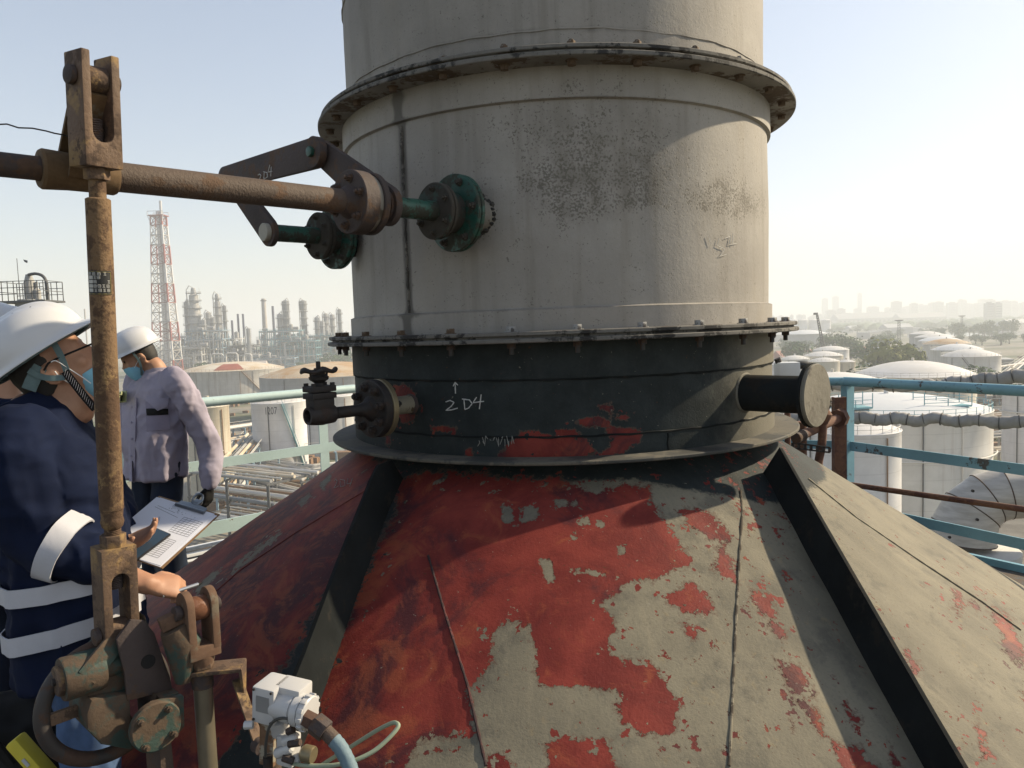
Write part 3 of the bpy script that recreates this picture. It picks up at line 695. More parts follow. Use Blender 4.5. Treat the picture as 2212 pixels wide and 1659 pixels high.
clevis(rod, base1, up_, 0.086, H1, (rp(310) - base1).length, 0.047, 0.078, radians(10), RUST_C, PIN1, RUST_D)
base2 = rp(1178); H2 = (rp(1404) - base2).length
clevis(rod, base2, rodax, 0.084, H2, (rp(1232) - base2).length, 0.042, 0.068, radians(4), RUST_C, PIN2, RUST_D)
def seg(y0, y1, r0, r1=None, n=24): return MB().cyl(rp(y0), rp(y1), r0, r1, n=n)
seg(364, 389, 0.0285, n=6).build('lock_nut', RUST_C, rod, bevel=0.002)
seg(386, 432, 0.0185).build('threaded_end', RUST_O, rod)
mb = MB(); p0, p1 = rp(428), rp(1116); Lr = (p1 - p0).length
mb.lathe(p0, p1 - p0, [(0, 0.022), (0.003, 0.0272)] + [(z, 0.0272 if z < 0.1 else 0.0275) for z in steps(0.006, Lr - 0.02, 12)] + [(Lr - 0.018, 0.0258), (Lr, 0.0245)], 40)
barrel = mb.build('turnbuckle_barrel', RUST_O, rod)
MB().lathe(p1, p1 - p0, [(0, 0.0245), (0.012, 0.027), (0.024, 0.024), (0.03, 0.0185)], 28).build('barrel_collar', RUST_O, rod)
th = MB(); q0, q1 = rp(1128), rp(1160); n_t = 9
prof = []
for k in range(n_t): prof += [((q1 - q0).length*k/n_t, 0.0175), ((q1 - q0).length*(k + .5)/n_t, 0.0195)]
th.lathe(q0, q1 - q0, prof, 20).build('threaded_end', RUST_O, rod)
seg(1153, 1182, 0.030, n=6).build('lock_nut', RUST_C, rod, bevel=0.002)
# inner threads showing in the slots
for (a, b, nm) in ((258, 312, 1), (1228, 1270, 2)):
    prof = []; q0, q1 = rp(a), rp(b)
    for k in range(11): prof += [((q1 - q0).length*k/11, 0.0165), ((q1 - q0).length*(k + .5)/11, 0.0185)]
    MB().lathe(q0, q1 - q0, prof, 18).build('thread', RUST_D, rod)
# name plate wrapped round the barrel
NPB = plain('black_name_plate', (0.022, 0.023, 0.024), 0.5); NPW = plain('white_print', (0.55, 0.55, 0.52), 0.6); NPY = plain('gold_print', (0.42, 0.34, 0.10), 0.5, 0.3)
vd = (EYE - rp(610)); vd.z = 0; vd = (vd - rodax*vd.dot(rodax)).normalized(); hd = rodax.cross(vd).normalized()
if hd.x < 0: hd = -hd
def wrap(a, y, r): return rp(y) + (vd*cos(a) + hd*sin(a))*r
def plate_patch(a0, a1, y0, y1, r, mat, name, parent, n=8):
    mb = MB(); vs = []
    for i in range(n + 1):
        a = a0 + (a1 - a0)*i/n
        for (y, rr) in ((y0, r), (y1, r), (y1, r - 0.003), (y0, r - 0.003)): vs.append(wrap(a, y, rr))
    fs = []
    for i in range(n):
        for k in range(4): fs.append((i*4 + k, i*4 + (k + 1) % 4, (i + 1)*4 + (k + 1) % 4, (i + 1)*4 + k))
    fs += [(0, 1, 2, 3), tuple(n*4 + k for k in (3, 2, 1, 0))]
    return mb.add(vs, fs).build(name, mat, parent, smooth=30)
NA0, NA1 = -1.2, 0.78
npl = plate_patch(NA0, NA1, 585, 636, 0.0288, NPB, 'name_plate', barrel, 16)
def npt(u, v): return (NA0 + (NA1 - NA0)*u, 585 + 51*v)
def nstroke(pts, w, mat, nm):
    mb = MB(); P = []
    for (u, v) in pts: a, y = npt(u, v); P.append(wrap(a, y, 0.0291))
    return mb.tube(P, w, 4)
def np_join(name, strokes, mat):
    mb = MB()
    for pts, w in strokes:
        P = []
        for i in range(len(pts) - 1):
            for k in range(4):
                t = k/4; a, y = npt(pts[i][0]*(1 - t) + pts[i + 1][0]*t, pts[i][1]*(1 - t) + pts[i + 1][1]*t); P.append(wrap(a, y, 0.0291))
        a, y = npt(*pts[-1]); P.append(wrap(a, y, 0.0291)); mb.tube(P, w, 4)
    return link_child(mb, name, mat)
def link_child(mb, name, mat):
    o = mb.build(name, mat, rod); return o
np_join('plate_border', [([(0.03, 0.03), (0.97, 0.06)], 0.0007), ([(0.97, 0.06), (0.96, 0.96)], 0.0007), ([(0.03, 0.97), (0.96, 0.97)], 0.0007)], NPY)
for v in (0.28, 0.46, 0.64, 0.82):
    a0, y0 = npt(0.06, v - 0.07); a1, y1 = npt(0.27, v + 0.07); plate_patch(a0, a1, y0, y1, 0.0291, NPW, 'plate_square', rod, 3)
S = []; R = random.Random(3)
for row, v in enumerate((0.13, 0.28, 0.46, 0.64, 0.82)):
    cols = (0.12, 0.32, 0.52, 0.74) if row == 0 else ((0.36, 0.50), (0.36, 0.88), (0.36, 0.52, 0.68, 0.84), (0.38, 0.54, 0.70, 0.86))[row - 1]
    for u in cols:
        w, h = 0.05, 0.055
        S += [([(u - w, v - h), (u + w, v - h)], 0.0006), ([(u - w*.8, v), (u + w*.8, v)], 0.0006), ([(u, v - h), (u, v + h)], 0.0006), ([(u - w, v + h), (u + w, v + h)], 0.0006)]
        if R.random() < .6: S += [([(u - w, v - h), (u - w, v + h)], 0.0006), ([(u + w, v - h), (u + w, v + h)], 0.0006)]
np_join('plate_lettering', S, NPW)

# --- damper spindles, gland flanges and link plates
def spindle(S, label, t_fl, t_gl, t_end, end):
    sp = thing('damper_spindle', label, 'damper spindle', tuple(S + DV*0.2))
    MB().lathe(S - DV*0.03, DV, [(0, 0.066), (0.045, 0.063), (0.075, 0.060), (t_fl + 0.03, 0.062)], 28).build('sleeve', SLEEVE, sp)
    R = random.Random(5); mb = MB()
    for k in range(26):
        a = 2*pi*k/26; u, v, _ = frame(DV); c = S + (u*cos(a) + v*sin(a))*(0.068 + R.uniform(-.004, .008)); q = Vector((c.x - AX.x, c.y - AX.y, 0)); c = c + q.normalized()*(0.988 - q.length)
        mb.cyl(c - q.normalized()*0.006, c + q.normalized()*R.uniform(0.003, 0.013), R.uniform(0.009, 0.015), R.uniform(.003, .008), n=7)
    mb.build('cracked_sealant', paint('dark_cracked_sealant', (0.09, 0.085, 0.075), 0.6, rust=0.5, rcol=(0.02, 0.018, 0.016), rough=0.9, rscale=12), sp)
    f1 = disc(S + DV*t_fl, S + DV*(t_fl + 0.016), 0.137).build('gland_flange', GREEN, sp)
    f2 = disc(S + DV*(t_fl + 0.020), S + DV*(t_fl + 0.036), 0.138).build('gland_flange', GREEN, sp); bolts_on(f2, S + DV*(t_fl + 0.036), DV, 0.112, 6, 0.012, 0.014, GREEN_D, 0.1)
    MB().cyl(S + DV*(t_fl + 0.03), S + DV*t_gl, 0.072, n=32).build('stuffing_box', GREEN_D, sp)
    g1 = disc(S + DV*t_gl, S + DV*(t_gl + 0.014), 0.097).build('gland_flange', GREEN_D, sp)
    g2 = disc(S + DV*(t_gl + 0.018), S + DV*(t_gl + 0.034), 0.099).build('gland_flange', GREEN_D, sp); bolts_on(g2, S + DV*(t_gl + 0.034), DV, 0.077, 6, 0.010, 0.012, GREEN_D, 0.5)
    MB().cyl(S + DV*(t_gl + 0.03), S + DV*t_end, 0.0345, n=28).build('spindle_bar', GREEN, sp)
    return sp
sp1 = spindle(S1, 'green damper spindle with round gland flanges entering the stack below its weld seam', 0.085, 0.175, 0.468, None)
sp2 = spindle(S2, 'second green damper spindle at the left edge of the stack behind the rusty shaft', 0.075, 0.155, 0.385, None)
tl = 0.405; PL = sh(tl)
def lk(x, y, off=0.0): return onplane(x, y, PL + DV*off, DV)
J1 = lk(699, 332); J2 = lk(500, 388); C2 = S2 + DV*tl
def stadium(p, q, r1, r2, dep, n=10, ext=0.0):
    """flat bar with round ends between two pins, in the plane across the shafts"""
    a = (q - p).normalized(); b = DV.cross(a); L = (q - p).length; P = []
    for k in range(n + 1):
        t = pi/2 + pi*k/n; P.append((r1*cos(t), r1*sin(t)))
    for k in range(n + 1):
        t = -pi/2 + pi*k/n; P.append((L + r2*cos(t), r2*sin(t)))
    return MB().prism(P, p, a, b, dep)
lev = thing('spindle_lever', 'rusty lever clamped on the upper green spindle rising to the link pin', 'lever', tuple(PL))
stadium(PL, J1, 0.066, 0.046, 0.026).build('lever_plate', RUST_D, lev, bevel=0.003)
MB().lathe(PL - DV*0.022, DV, [(0, 0.05), (0.003, 0.052), (0.041, 0.052), (0.044, 0.05)], 32).build('lever_hub', RUST_D, lev)
lev2 = thing('spindle_lever', 'rusty lever on the lower green spindle, its round pale pin end showing', 'lever', tuple(C2))
a2 = stadium(C2, J2, 0.056, 0.046, 0.022).build('lever_plate', RUST_D, lev2, bevel=0.003)
MB().lathe(C2 + DV*0.011, DV, [(0, 0.036), (0.018, 0.036), (0.02, 0.034), (0.02, 0)], 32).build('pin_end', PALE, lev2)
lnk = thing('link_bar', 'wide flat rusted link bar chalked 2D4 between two levers above the shaft', 'link bar', tuple((J1 + J2)/2))
JA, JB = J1 + DV*0.028, J2 + DV*0.028
mb = stadium(JB, JA, 0.050, 0.056, 0.020); bar = mb.build('bar_plate', RUST_D, lnk, bevel=0.003)
MB().lathe(JA + DV*0.010, DV, [(0, 0.056), (0.008, 0.056), (0.010, 0.054), (0.010, 0)], 32).build('pin_washer', RUST_D, lnk)
MB().cyl(JA + DV*0.02, JA + DV*0.036, 0.019, n=6, phase=.3).build('pin_bolt', GREEN, lnk, bevel=0.002)
MB().cyl(JA - DV*0.06, JA + DV*0.02, 0.016, n=14).build('link_pin', RUST_D, lnk)
MB().cyl(JB - DV*0.06, JB + DV*0.016, 0.016, n=14).build('link_pin', RUST_D, lnk)
chalk('chalk_marking', [two(557, 376, 10, 16), [(571, 372), (570, 386)], [(569, 371), (577, 373), (578, 382), (570, 387)], [(583, 356), (579, 372), (588, 370)], [(586, 360), (585, 381)]], lambda x, y: onplane(x, y, JA + DV*0.0108, DV), lnk, 0.0016)

# --- gate valve on the left of the neck
NV = radians(-45); nb = oncyl(886, 873, 0.998); PHV = phi_of(nb); VB = cyl_pt(PHV, 0.985, nb.z); VD = Vector((sin(NV), -cos(NV), 0))
gv = thing('gate_valve', 'small blackened gate valve with handwheel on a flanged stub of the neck', 'valve', tuple(VB + VD*0.4))
def vt(x):
    lo, hi = 0, 1.2
    for _ in range(40):
        m = (lo + hi)/2
        if pix(VB + VD*m)[0] > x: lo = m
        else: hi = m
    return lo
MB().cyl(VB, VB + VD*vt(822), 0.036, n=28).build('stub_pipe', paint('bare_stub', (0.33, 0.30, 0.22), 0.2, rust=0.3, rcol=(0.10, 0.06, 0.03), rough=0.55), gv)
MB().lathe(VB - VD*0.004, VD, [(0, 0.05), (0.012, 0.046), (0.02, 0.037)], 24).build('weld_collar', RUST_D, gv)
ta, tb = vt(826), vt(800)
disc(VB + VD*ta, VB + VD*(ta + 0.024), 0.112).build('stub_flange', BRASS, gv)
f = disc(VB + VD*(ta + 0.026), VB + VD*(ta + 0.058), 0.111).build('valve_flange', SOOT, gv); bolts_on(f, VB + VD*(ta + 0.058), VD, 0.082, 8, 0.016, 0.022, SOOT, 0.2)
bolts_on(f, VB + VD*ta, -VD, 0.082, 8, 0.014, 0.020, SOOT, -0.2, 'nut')
tv = vt(693); te = vt(664); VC = VB + VD*tv
MB().lathe(VB + VD*(ta + 0.058), VD, [(0, 0.05), (0.02, 0.030), (0.05, 0.022), (tv - ta - 0.058 - 0.055, 0.022)], 24).build('valve_neck', SOOT, gv)
b = MB().lathe(VC - VD*0.062, VD, [(0, 0.024), (0.012, 0.034), (0.062, 0.038), (0.10, 0.034), (0.115, 0.031), (te - tv + 0.062, 0.031), (te - tv + 0.062, 0.022), (te - tv + 0.03, 0.020)], 28).build('valve_body', SOOT, gv)
u1, u2 = VD, VD.cross(UP).normalized()
def vz(y):
    lo, hi = VC.z - .2, VC.z + .4
    for _ in range(40):
        m = (lo + hi)/2
        if pix(Vector((VC.x, VC.y, m)))[1] > y: lo = m
        else: hi = m
    return lo
z0 = VC.z; zb = vz(858); 
MB().box((VC.x, VC.y, (z0 + .02 + zb)/2), (0.085, 0.06, zb - z0 - .02), u1, u2, UP).build('bonnet_base', SOOT, gv, bevel=0.006)
bo = MB().box((VC.x, VC.y, zb + 0.006), (0.098, 0.072, 0.022), u1, u2, UP).box((VC.x, VC.y, zb + 0.031), (0.098, 0.072, 0.022), u1, u2, UP).build('bonnet_flange', SOOT, gv, bevel=0.004)
for i in (-1, 1):
    for j in (-1, 1): MB().cyl(VC*1 + u1*(i*.038) + u2*(j*.026) + UP*(zb - z0 + .03), VC + u1*(i*.038) + u2*(j*.026) + UP*(zb - z0 + .052), 0.009, n=6).build('bolt', SOOT, bo)
zy = vz(812)
MB().lathe((VC.x, VC.y, zb + 0.04), UP, [(0, 0.020), (0.012, 0.017), (0.024, 0.034), (0.034, 0.036), (0.040, 0.02)], 24).build('gland', SOOT, gv)
for i in (-1, 1): MB().prism([(i*0.014, 0), (i*0.030, 0.0), (i*0.034, 0.03), (i*0.030, zy - zb - 0.06), (i*0.014, zy - zb - 0.05), (i*0.020, 0.03)], (VC.x, VC.y, zb + 0.06), u1, UP, 0.016).build('yoke_arm', SOOT, gv)
MB().cyl((VC.x, VC.y, zb + 0.04), (VC.x, VC.y, zy + 0.052), 0.0085, n=12).build('stem', SOOT, gv)
MB().cyl((VC.x, VC.y, zy - 0.008), (VC.x, VC.y, zy + 0.016), 0.023, n=20).build('yoke_cap', SOOT, gv)
zw = vz(801); hw = MB()
hw.tube([Vector((VC.x + 0.060*cos(2*pi*k/40), VC.y + 0.060*sin(2*pi*k/40), zw + 0.004*sin(5*2*pi*k/40))) for k in range(40)], [0.0075 + 0.0016*sin(5*2*pi*k/40) for k in range(40)], 8, closed=True)
hwo = hw.build('handwheel', SOOT, gv)
for k in range(5):
    a = 2*pi*k/5 + .3; MB().bar((VC.x, VC.y, zw), (VC.x + 0.057*cos(a), VC.y + 0.057*sin(a), zw), 0.012, 0.006).build('spoke', SOOT, hwo)
MB().cyl((VC.x, VC.y, zw - .008), (VC.x, VC.y, zw + .010), 0.016, n=16).build('hub', SOOT, hwo)
MB().cyl((VC.x, VC.y, zw + .010), (VC.x, VC.y, zw + .034), 0.008, n=12).build('stem_nut', SOOT, hwo)

# --- worm gear actuator at the lower left
gx = thing('gear_actuator', 'worn green and brown worm gear actuator box with crank arm and big handwheel', 'gear actuator', (PIN2.x + .05, PIN2.y + .05, 0.0))
HUB = at(152, 1463, 1.80)
GN = E2; GC = onplane(287, 1560, at(287, 1560, 1.80), GN); GX = -DV
def gp(x, y, off=0.0):
    q = onplane(x, y, GC + GN*off, GN); return ((q - GC).dot(GX), (q - GC).dot(UP))
AMIN = (PIN2 - DV*0.034 - GC).dot(GX)
def gprism(pts, off, dep, clamp=True): return MB().prism([(max(a, AMIN + (0.02 if dep > 0.03 else 0)) if clamp else a, b) for a, b in (gp(x, y) for x, y in pts)], GC + GN*(off - dep/2), GX, UP, dep)
gprism([(290, 1534), (397, 1503), (399, 1569), (378, 1595), (320, 1630), (290, 1640)], 0.0, 0.02).build('gear_cover_plate', GREEN_R, gx, bevel=0.004)
gprism([(256, 1535), (293, 1533), (395, 1500), (397, 1568), (287, 1636), (256, 1628)], -0.021, 0.15).build('gear_case', GREEN_R, gx, bevel=0.006)
gprism([(268, 1394), (300, 1350), (330, 1352), (352, 1380), (372, 1438), (386, 1476), (391, 1503), (292, 1530), (286, 1470)], -0.052, 0.012, False).build('bracket_plate', RUST_D, gx, bevel=0.003)
hole = onplane(320, 1429, GC - GN*0.052, GN); MB().cyl(hole - GN*0.01, hole + GN*0.002, 0.0175, n=28).build('bracket_hole', plain('hole_dark', (0.012, 0.011, 0.011), 0.9), gx)
gprism([(255, 1380), (330, 1345), (372, 1440), (392, 1510), (255, 1545), (235, 1480)], -0.068, 0.10).build('gear_neck', GREEN_R, gx, bevel=0.008)
cv = onplane(335, 1567, GC, GN); cvr = MB().lathe(cv - GN*0.004, GN, [(0, 0.062), (0.014, 0.062), (0.018, 0.058), (0.018, 0)], 40).build('round_cover', GREEN_R, gx); bolts_on(cvr, cv + GN*0.014, GN, 0.048, 4, 0.009, 0.010, GREEN_R, 0.9)
# crank arm and its hub
arm = (PIN2 - HUB); mbx = MB(); al = arm.normalized(); aw = DV.cross(al).normalized(); Lc = arm.length
mbx.prism([(0.0, -0.046), (Lc*0.45, -0.036), (Lc - 0.02, -0.026), (Lc - 0.02, 0.026), (Lc*0.45, 0.036), (0.0, 0.046)], HUB - DV*0.02, al, aw, 0.022)
mbx.build('crank_arm', GREEN_R, gx, bevel=0.004)
for s in (-1, 1): MB().bar(HUB - DV*0.02 + aw*(s*0.045), PIN2 - DV*0.01 + aw*(s*0.027) - al*0.02, 0.052, 0.013, hint=aw).build('crank_rib', GREEN_R, gx, bevel=0.003)
MB().lathe(HUB - DV*0.07, DV, [(0, 0.050), (0.01, 0.052), (0.085, 0.052), (0.09, 0.050), (0.09, 0.0)], 36).build('crank_hub', GREEN_R, gx, bevel=0)
MB().lathe(HUB + DV*0.02, DV, [(0, 0.036), (0.010, 0.036), (0.013, 0.033), (0.013, 0.0)], 32).build('hub_cap', RUST_C, gx)
MB().cyl(HUB + DV*0.033, HUB + DV*0.040, 0.009, n=6).build('cap_screw', SOOT, gx)
MB().cyl(PIN2 - DV*0.021, PIN2 + DV*0.021, 0.033, n=28).build('crank_eye', RUST_C, gx)
MB().cyl(HUB - DV*0.05, HUB - DV*0.13, 0.030, n=24).build('output_shaft', GREEN_R, gx)
WC = onplane(228, 1512, GC - GN*0.13, GN)
wp = MB(); u_, v_, _ = frame(GN); RW = pxsize(118, 2.0)
wp.tube([WC + u_*(RW*cos(2*pi*k/64)) + v_*(RW*sin(2*pi*k/64)) for k in range(64)], 0.0185, 12, closed=True); wo_ = wp.build('handwheel', paint('worn_black_wheel', (0.040, 0.034, 0.032), 0.3, rust=0.5, rcol=(0.10, 0.055, 0.035), rough=0.6, rscale=7), gx)
for k in range(3):
    a = pi + .02 + 2*pi*k/3
    MB().bar(WC, WC + DV*(-RW*cos(a)*-1)*0 + (u_*cos(a + .0) + v_*sin(a))*RW, 0.030, 0.014, hint=GN).build('spoke', RUST_C, wo_, bevel=0.003)
MB().cyl(WC - GN*0.03, GC - GN*0.09 + (WC - GC).dot(GX)*GX + UP*(WC.z - GC.z), 0.03, n=20).build('worm_shaft', GREEN_R, gx)
gprism([(204, 1560), (214, 1528), (300, 1512), (306, 1640), (238, 1628), (206, 1596)], -0.055, 0.15, False).build('gear_body', GREEN_R, gx, bevel=0.010)
gprism([(216, 1500), (262, 1470), (300, 1470), (306, 1530), (214, 1545)], -0.085, 0.10, False).build('gear_body', GREEN_R, gx, bevel=0.012)
gprism([(246, 1560), (378, 1590), (395, 1760), (246, 1760)], -0.03, 0.10).build('pedestal', RUST_P, gx)
# second arm with the upright fork and the piston rod under it
FP = onplane(427, 1313, at(427, 1313, 1.93), DV)
pt = thing('damper_piston', 'upright rod with a round shouldered rusty fork on top beside the gear actuator', 'piston rod', (FP.x, FP.y, 0.2))
def fz(y):
    lo, hi = -1.2, 1.9
    for _ in range(40):
        m = (lo + hi)/2
        if pix(Vector((FP.x, FP.y, m)))[1] > y: lo = m
        else: hi = m
    return Vector((FP.x, FP.y, lo))
FK = paint('tan_brown_fork', (0.155, 0.125, 0.085), 0.3, rust=0.6, rcol=(0.16, 0.085, 0.05), rough=0.7, rscale=7)
zb_ = fz(1398).z; zt_ = fz(1272).z; hw_ = 0.040
mb = MB()
for s in (-1, 1):
    P = [(-0.036, zb_ - FP.z), (0.036, zb_ - FP.z), (0.036, 0.012)] + [(0.036*cos(a), 0.012 + (zt_ - FP.z - 0.012)*sin(a)) for a in [pi*k/12 for k in range(1, 12)]] + [(-0.036, 0.012)]
    mb.prism(P, FP + DV*(s*0.0305), E2, UP, 0.020)
mb.box((FP.x, FP.y, zb_ - 0.004), (0.080, 0.070, 0.032), DV, E2, UP)
fork = mb.build('fork', FK, pt, bevel=0.003)
MB().lathe((FP.x, FP.y, zb_ - 0.045), UP, [(0, 0.028), (0.005, 0.031), (0.026, 0.036)], 24).build('fork_neck', FK, pt)
MB().lathe(FP - DV*0.058, DV, [(0, 0.012), (0.004, 0.018), (0.012, 0.018), (0.013, 0.012), (0.103, 0.012), (0.104, 0.019), (0.118, 0.019), (0.120, 0.010)], 20).build('fork_pin', RUST_D, pt)
MB().lathe(FP - DV*0.020, DV, [(0, 0.029), (0.003, 0.031), (0.037, 0.031), (0.040, 0.029)], 28).build('roller', paint('rust_red_roller', (0.20, 0.085, 0.045), 0.3, rust=0.4, rough=0.6), pt)
zn = fz(1442).z
MB().cyl((FP.x, FP.y, zn + 0.016), (FP.x, FP.y, zn + 0.052), 0.026, n=6, phase=.4).build('nut', RUST_C, pt, bevel=0.002)
MB().cyl((FP.x, FP.y, zn + 0.002), (FP.x, FP.y, zn + 0.016), 0.032, n=6, phase=.1).build('nut', RUST_C, pt, bevel=0.002)
mb = MB().prism([(-0.052, -0.035), (0.105, -0.035), (0.105, 0.035), (-0.01, 0.035), (-0.052, -0.005)], (FP.x, FP.y, zn - 0.004), -DV*0.8 + E2*0.6, UP.cross(-DV*0.8 + E2*0.6), 0.010)
bk = mb.build('bracket', RUST_C, pt, bevel=0.002)
bx = (-DV*0.8 + E2*0.6).normalized(); by = UP.cross(bx)
MB().prism([(-0.035, 0), (-0.02, -0.075), (0.0, -0.085), (0.035, 0.0)], Vector((FP.x, FP.y, zn - 0.002)) + bx*0.102, by, UP, 0.008).build('bracket_lip', RUST_C, pt, bevel=0.002)
MB().cyl((FP.x, FP.y, zn - 0.01), (FP.x, FP.y, zn - 0.05), 0.027, n=24).build('gland', RUST_D, pt)
MB().cyl((FP.x, FP.y, zn - 0.05), (FP.x, FP.y, -0.2), 0.0235, n=32).build('piston_bar', paint('oily_chromed_bar', (0.34, 0.30, 0.22), 0.3, dirt=0.6, dcol=(0.10, 0.085, 0.05), rough=0.33, metal=0.55, bump=0.05), pt)
st0 = Vector((FP.x, FP.y, zn - 0.04)) + bx*0.085; st1 = at(562, 1612, 1.86)
MB().bar(st0, st1, 0.026, 0.007, hint=E2).build('strap', RUST_C, pt)
MB().cyl(st1 - E2*0.014, st1 + E2*0.014, 0.020, n=14).build('strap_end', RUST_D, pt)
top = onplane(345, 1352, GC - GN*0.02, GN)
MB().bar(top, FP - (FP - top).normalized()*0.018, 0.030, 0.034).build('lever', FK, pt, bevel=0.004)
MB().tube([top + (FP - top)*0.35 - UP*0.02, top + (FP - top)*0.55 - UP*0.07, top + (FP - top)*0.5 - UP*0.17], [0.035, 0.045, 0.02], 12).build('lever_bulge', GREEN_R, pt)

# --- white transmitter at the bottom
WHT = plain('white_enamel', (0.60, 0.60, 0.60), 0.38, 0, 0.05, 5)
def T(x, y, Y=1.80): return at(368.7 + .25247*x, 1240 + .25247*y, Y)
tc = T(980, 1120); tr = thing('transmitter', 'white enamelled pressure transmitter with ribbed end cap and rusty cable gland', 'transmitter', (tc.x, tc.y, tc.z - 0.3))
TX = Vector((0.93, -0.30, -0.10)).normalized(); TZ = Vector((0.06, -0.05, 1)).normalized(); TY = TZ.cross(TX).normalized(); TZ = TX.cross(TY).normalized()
MB().box(tc - TX*0.036 + TZ*0.008, (0.062, 0.080, 0.092), TX, TY, TZ).build('housing', WHT, tr, bevel=0.007)
MB().box(tc + TX*0.012 + TZ*0.028 + TY*0.012, (0.075, 0.06, 0.052), TX, TY, TZ).build('housing_block', WHT, tr, bevel=0.006)
MB().box(tc - TX*0.062 + TZ*0.008, (0.014, 0.070, 0.082), TX, TY, TZ).build('housing_lid', WHT, tr, bevel=0.004)
hc = tc - TX*0.02 + TZ*0.004 - TY*0.012
MB().lathe(hc, TX, [(0, 0.030), (0.03, 0.0345), (0.055, 0.036), (0.056, 0.033), (0.060, 0.033), (0.061, 0.038), (0.078, 0.038), (0.079, 0.035), (0.082, 0.035), (0.083, 0.0395), (0.096, 0.0395), (0.099, 0.036), (0.099, 0)], 40).build('end_cap', WHT, tr)
u_, v_, _ = frame(TX); capm = None
for k in range(12):
    a = 2*pi*k/12; c = hc + TX*0.090 + (u_*cos(a) + v_*sin(a))*0.0405; MB().box(c, (0.014, 0.006, 0.010), TX, (u_*cos(a) + v_*sin(a)), TX.cross(u_*cos(a) + v_*sin(a))).build('cap_rib', WHT, tr, bevel=0.001)
MB().box(tc - TX*0.036 + TZ*0.014 - TY*0.0405, (0.036, 0.0015, 0.040), TX, TY, TZ).build('rating_plate', plain('grey_rating_plate', (0.36, 0.37, 0.38), 0.4, 0.4), tr)
for i_ in (-1, 1):
    for j_ in (-1, 1): MB().cyl(tc - TX*(0.036 + i_*0.024) + TZ*(0.010 + j_*0.038) - TY*0.040, tc - TX*(0.036 + i_*0.024) + TZ*(0.010 + j_*0.038) - TY*0.043, 0.0032, n=8).build('cover_screw', SOOT, tr)
MB().cyl(tc - TX*0.058 - TZ*0.040 - TY*0.045, tc - TX*0.078 - TZ*0.042 - TY*0.052, 0.010, n=6).build('plug', WHT, tr, bevel=0.001)
MB().cyl(tc - TX*0.01 - TZ*0.03 - TY*0.01, tc - TX*0.012 - TZ*0.075, 0.025, 0.021, n=28).build('neck', WHT, tr)
MB().cyl(T(1050, 1190, 1.765), T(1150, 1235, 1.755), 0.021, n=20).build('cable_boss', WHT, tr)
G0, G1, G2, G3 = T(1120, 1215, 1.75), T(1240, 1275, 1.74), T(1330, 1350, 1.73), T(1400, 1420, 1.72)
MB().cyl(G0, G1, 0.021, n=6, phase=.3).build('gland_nut', paint('rusty_gland', (0.11, 0.055, 0.035), 0.35, rust=0.4, rough=0.8, bump=.3), tr, bevel=0.002)
MB().cyl(G1 - (G1 - G0)*0.1, G2, 0.0265, n=6).build('gland_nut', RUST_D, tr, bevel=0.003)
MB().cyl(G2 - (G2 - G1)*0.1, G3, 0.017, n=24).build('gland_tube', RUST_P, tr)
P = [G3 - (G3 - G2)*0.15, T(1450, 1480, 1.715), T(1500, 1570, 1.71), T(1545, 1680, 1.70), T(1580, 1800, 1.69), T(1600, 1950, 1.66)]
MB().tube([P[i]*(1 - t) + P[i + 1]*t for i in range(5) for t in (0, .25, .5, .75)], [0.0165 + 0.0012*(i % 2) for i in range(20)], 16).build('conduit', paint('blue_grey_conduit', (0.17, 0.26, 0.31), 0.2, rust=0.25, rcol=(0.16, 0.14, 0.10), rough=0.7, bump=.2), tr)
MB().box(T(830, 1430, 1.82), (0.040, 0.012, 0.125), TX, TY, TZ).build('mount_plate', paint('stained_mount_plate', (0.42, 0.39, 0.31), 0.2, rust=0.6, rcol=(0.20, 0.09, 0.035), rough=0.5, rscale=8), tr, bevel=0.002)
mf = MB().box(T(1010, 1490, 1.79), (0.045, 0.040, 0.075), TX, TY, TZ).build('manifold', WHT, tr, bevel=0.006)
for (a, b, r) in (((900, 1540), (1040, 1480), .013), ((960, 1440), (1090, 1390), .012), ((1010, 1600), (1110, 1570), .012)):
    p, q = T(*a, 1.77), T(*b, 1.765); MB().lathe(p, q - p, [(0, r*.8), (.004, r), ((q - p).length - .004, r), ((q - p).length, r*.7)], 18).build('manifold_lug', WHT, mf)
for (a, b) in (((1010, 1455), (1110, 1440)), ((960, 1570), (1050, 1600)), ((1000, 1350), (1050, 1330))):
    MB().cyl(T(*a, 1.755), T(*b, 1.75), 0.009, n=6).build('fitting', RUST_D, mf)
gcn = T(1180, 1540, 1.76); MB().lathe(gcn, TX, [(-0.018, 0.014), (-0.012, 0.020), (0.010, 0.0205), (0.014, 0.0185), (0.014, 0)], 28).build('brass_cap', BRASS, tr)
MB().cyl(T(830, 1560, 1.80), T(835, 1720, 1.80), 0.0115, n=14).build('cable_gland', SOOT, tr)
def spl(P, n=6):
    out = []
    for i in range(len(P) - 1):
        p0 = P[max(i - 1, 0)]; p1 = P[i]; p2 = P[i + 1]; p3 = P[min(i + 2, len(P) - 1)]
        for k in range(n):
            t = k/n; out.append(0.5*((2*p1) + (p2 - p0)*t + (2*p0 - 5*p1 + 4*p2 - p3)*t*t + (3*p1 - p0 - 3*p2 + p3)*t*t*t))
    return out + [P[-1]]
MB().tube(spl([T(812, 1560, 1.775), T(815, 1440, 1.765), T(840, 1320, 1.76), T(890, 1255, 1.755), T(970, 1232, 1.745), T(1060, 1262, 1.745), T(1135, 1330, 1.745)]), 0.0036, 8).build('lead_wire', plain('grey_black_lead', (0.06, 0.06, 0.055), 0.5), tr)
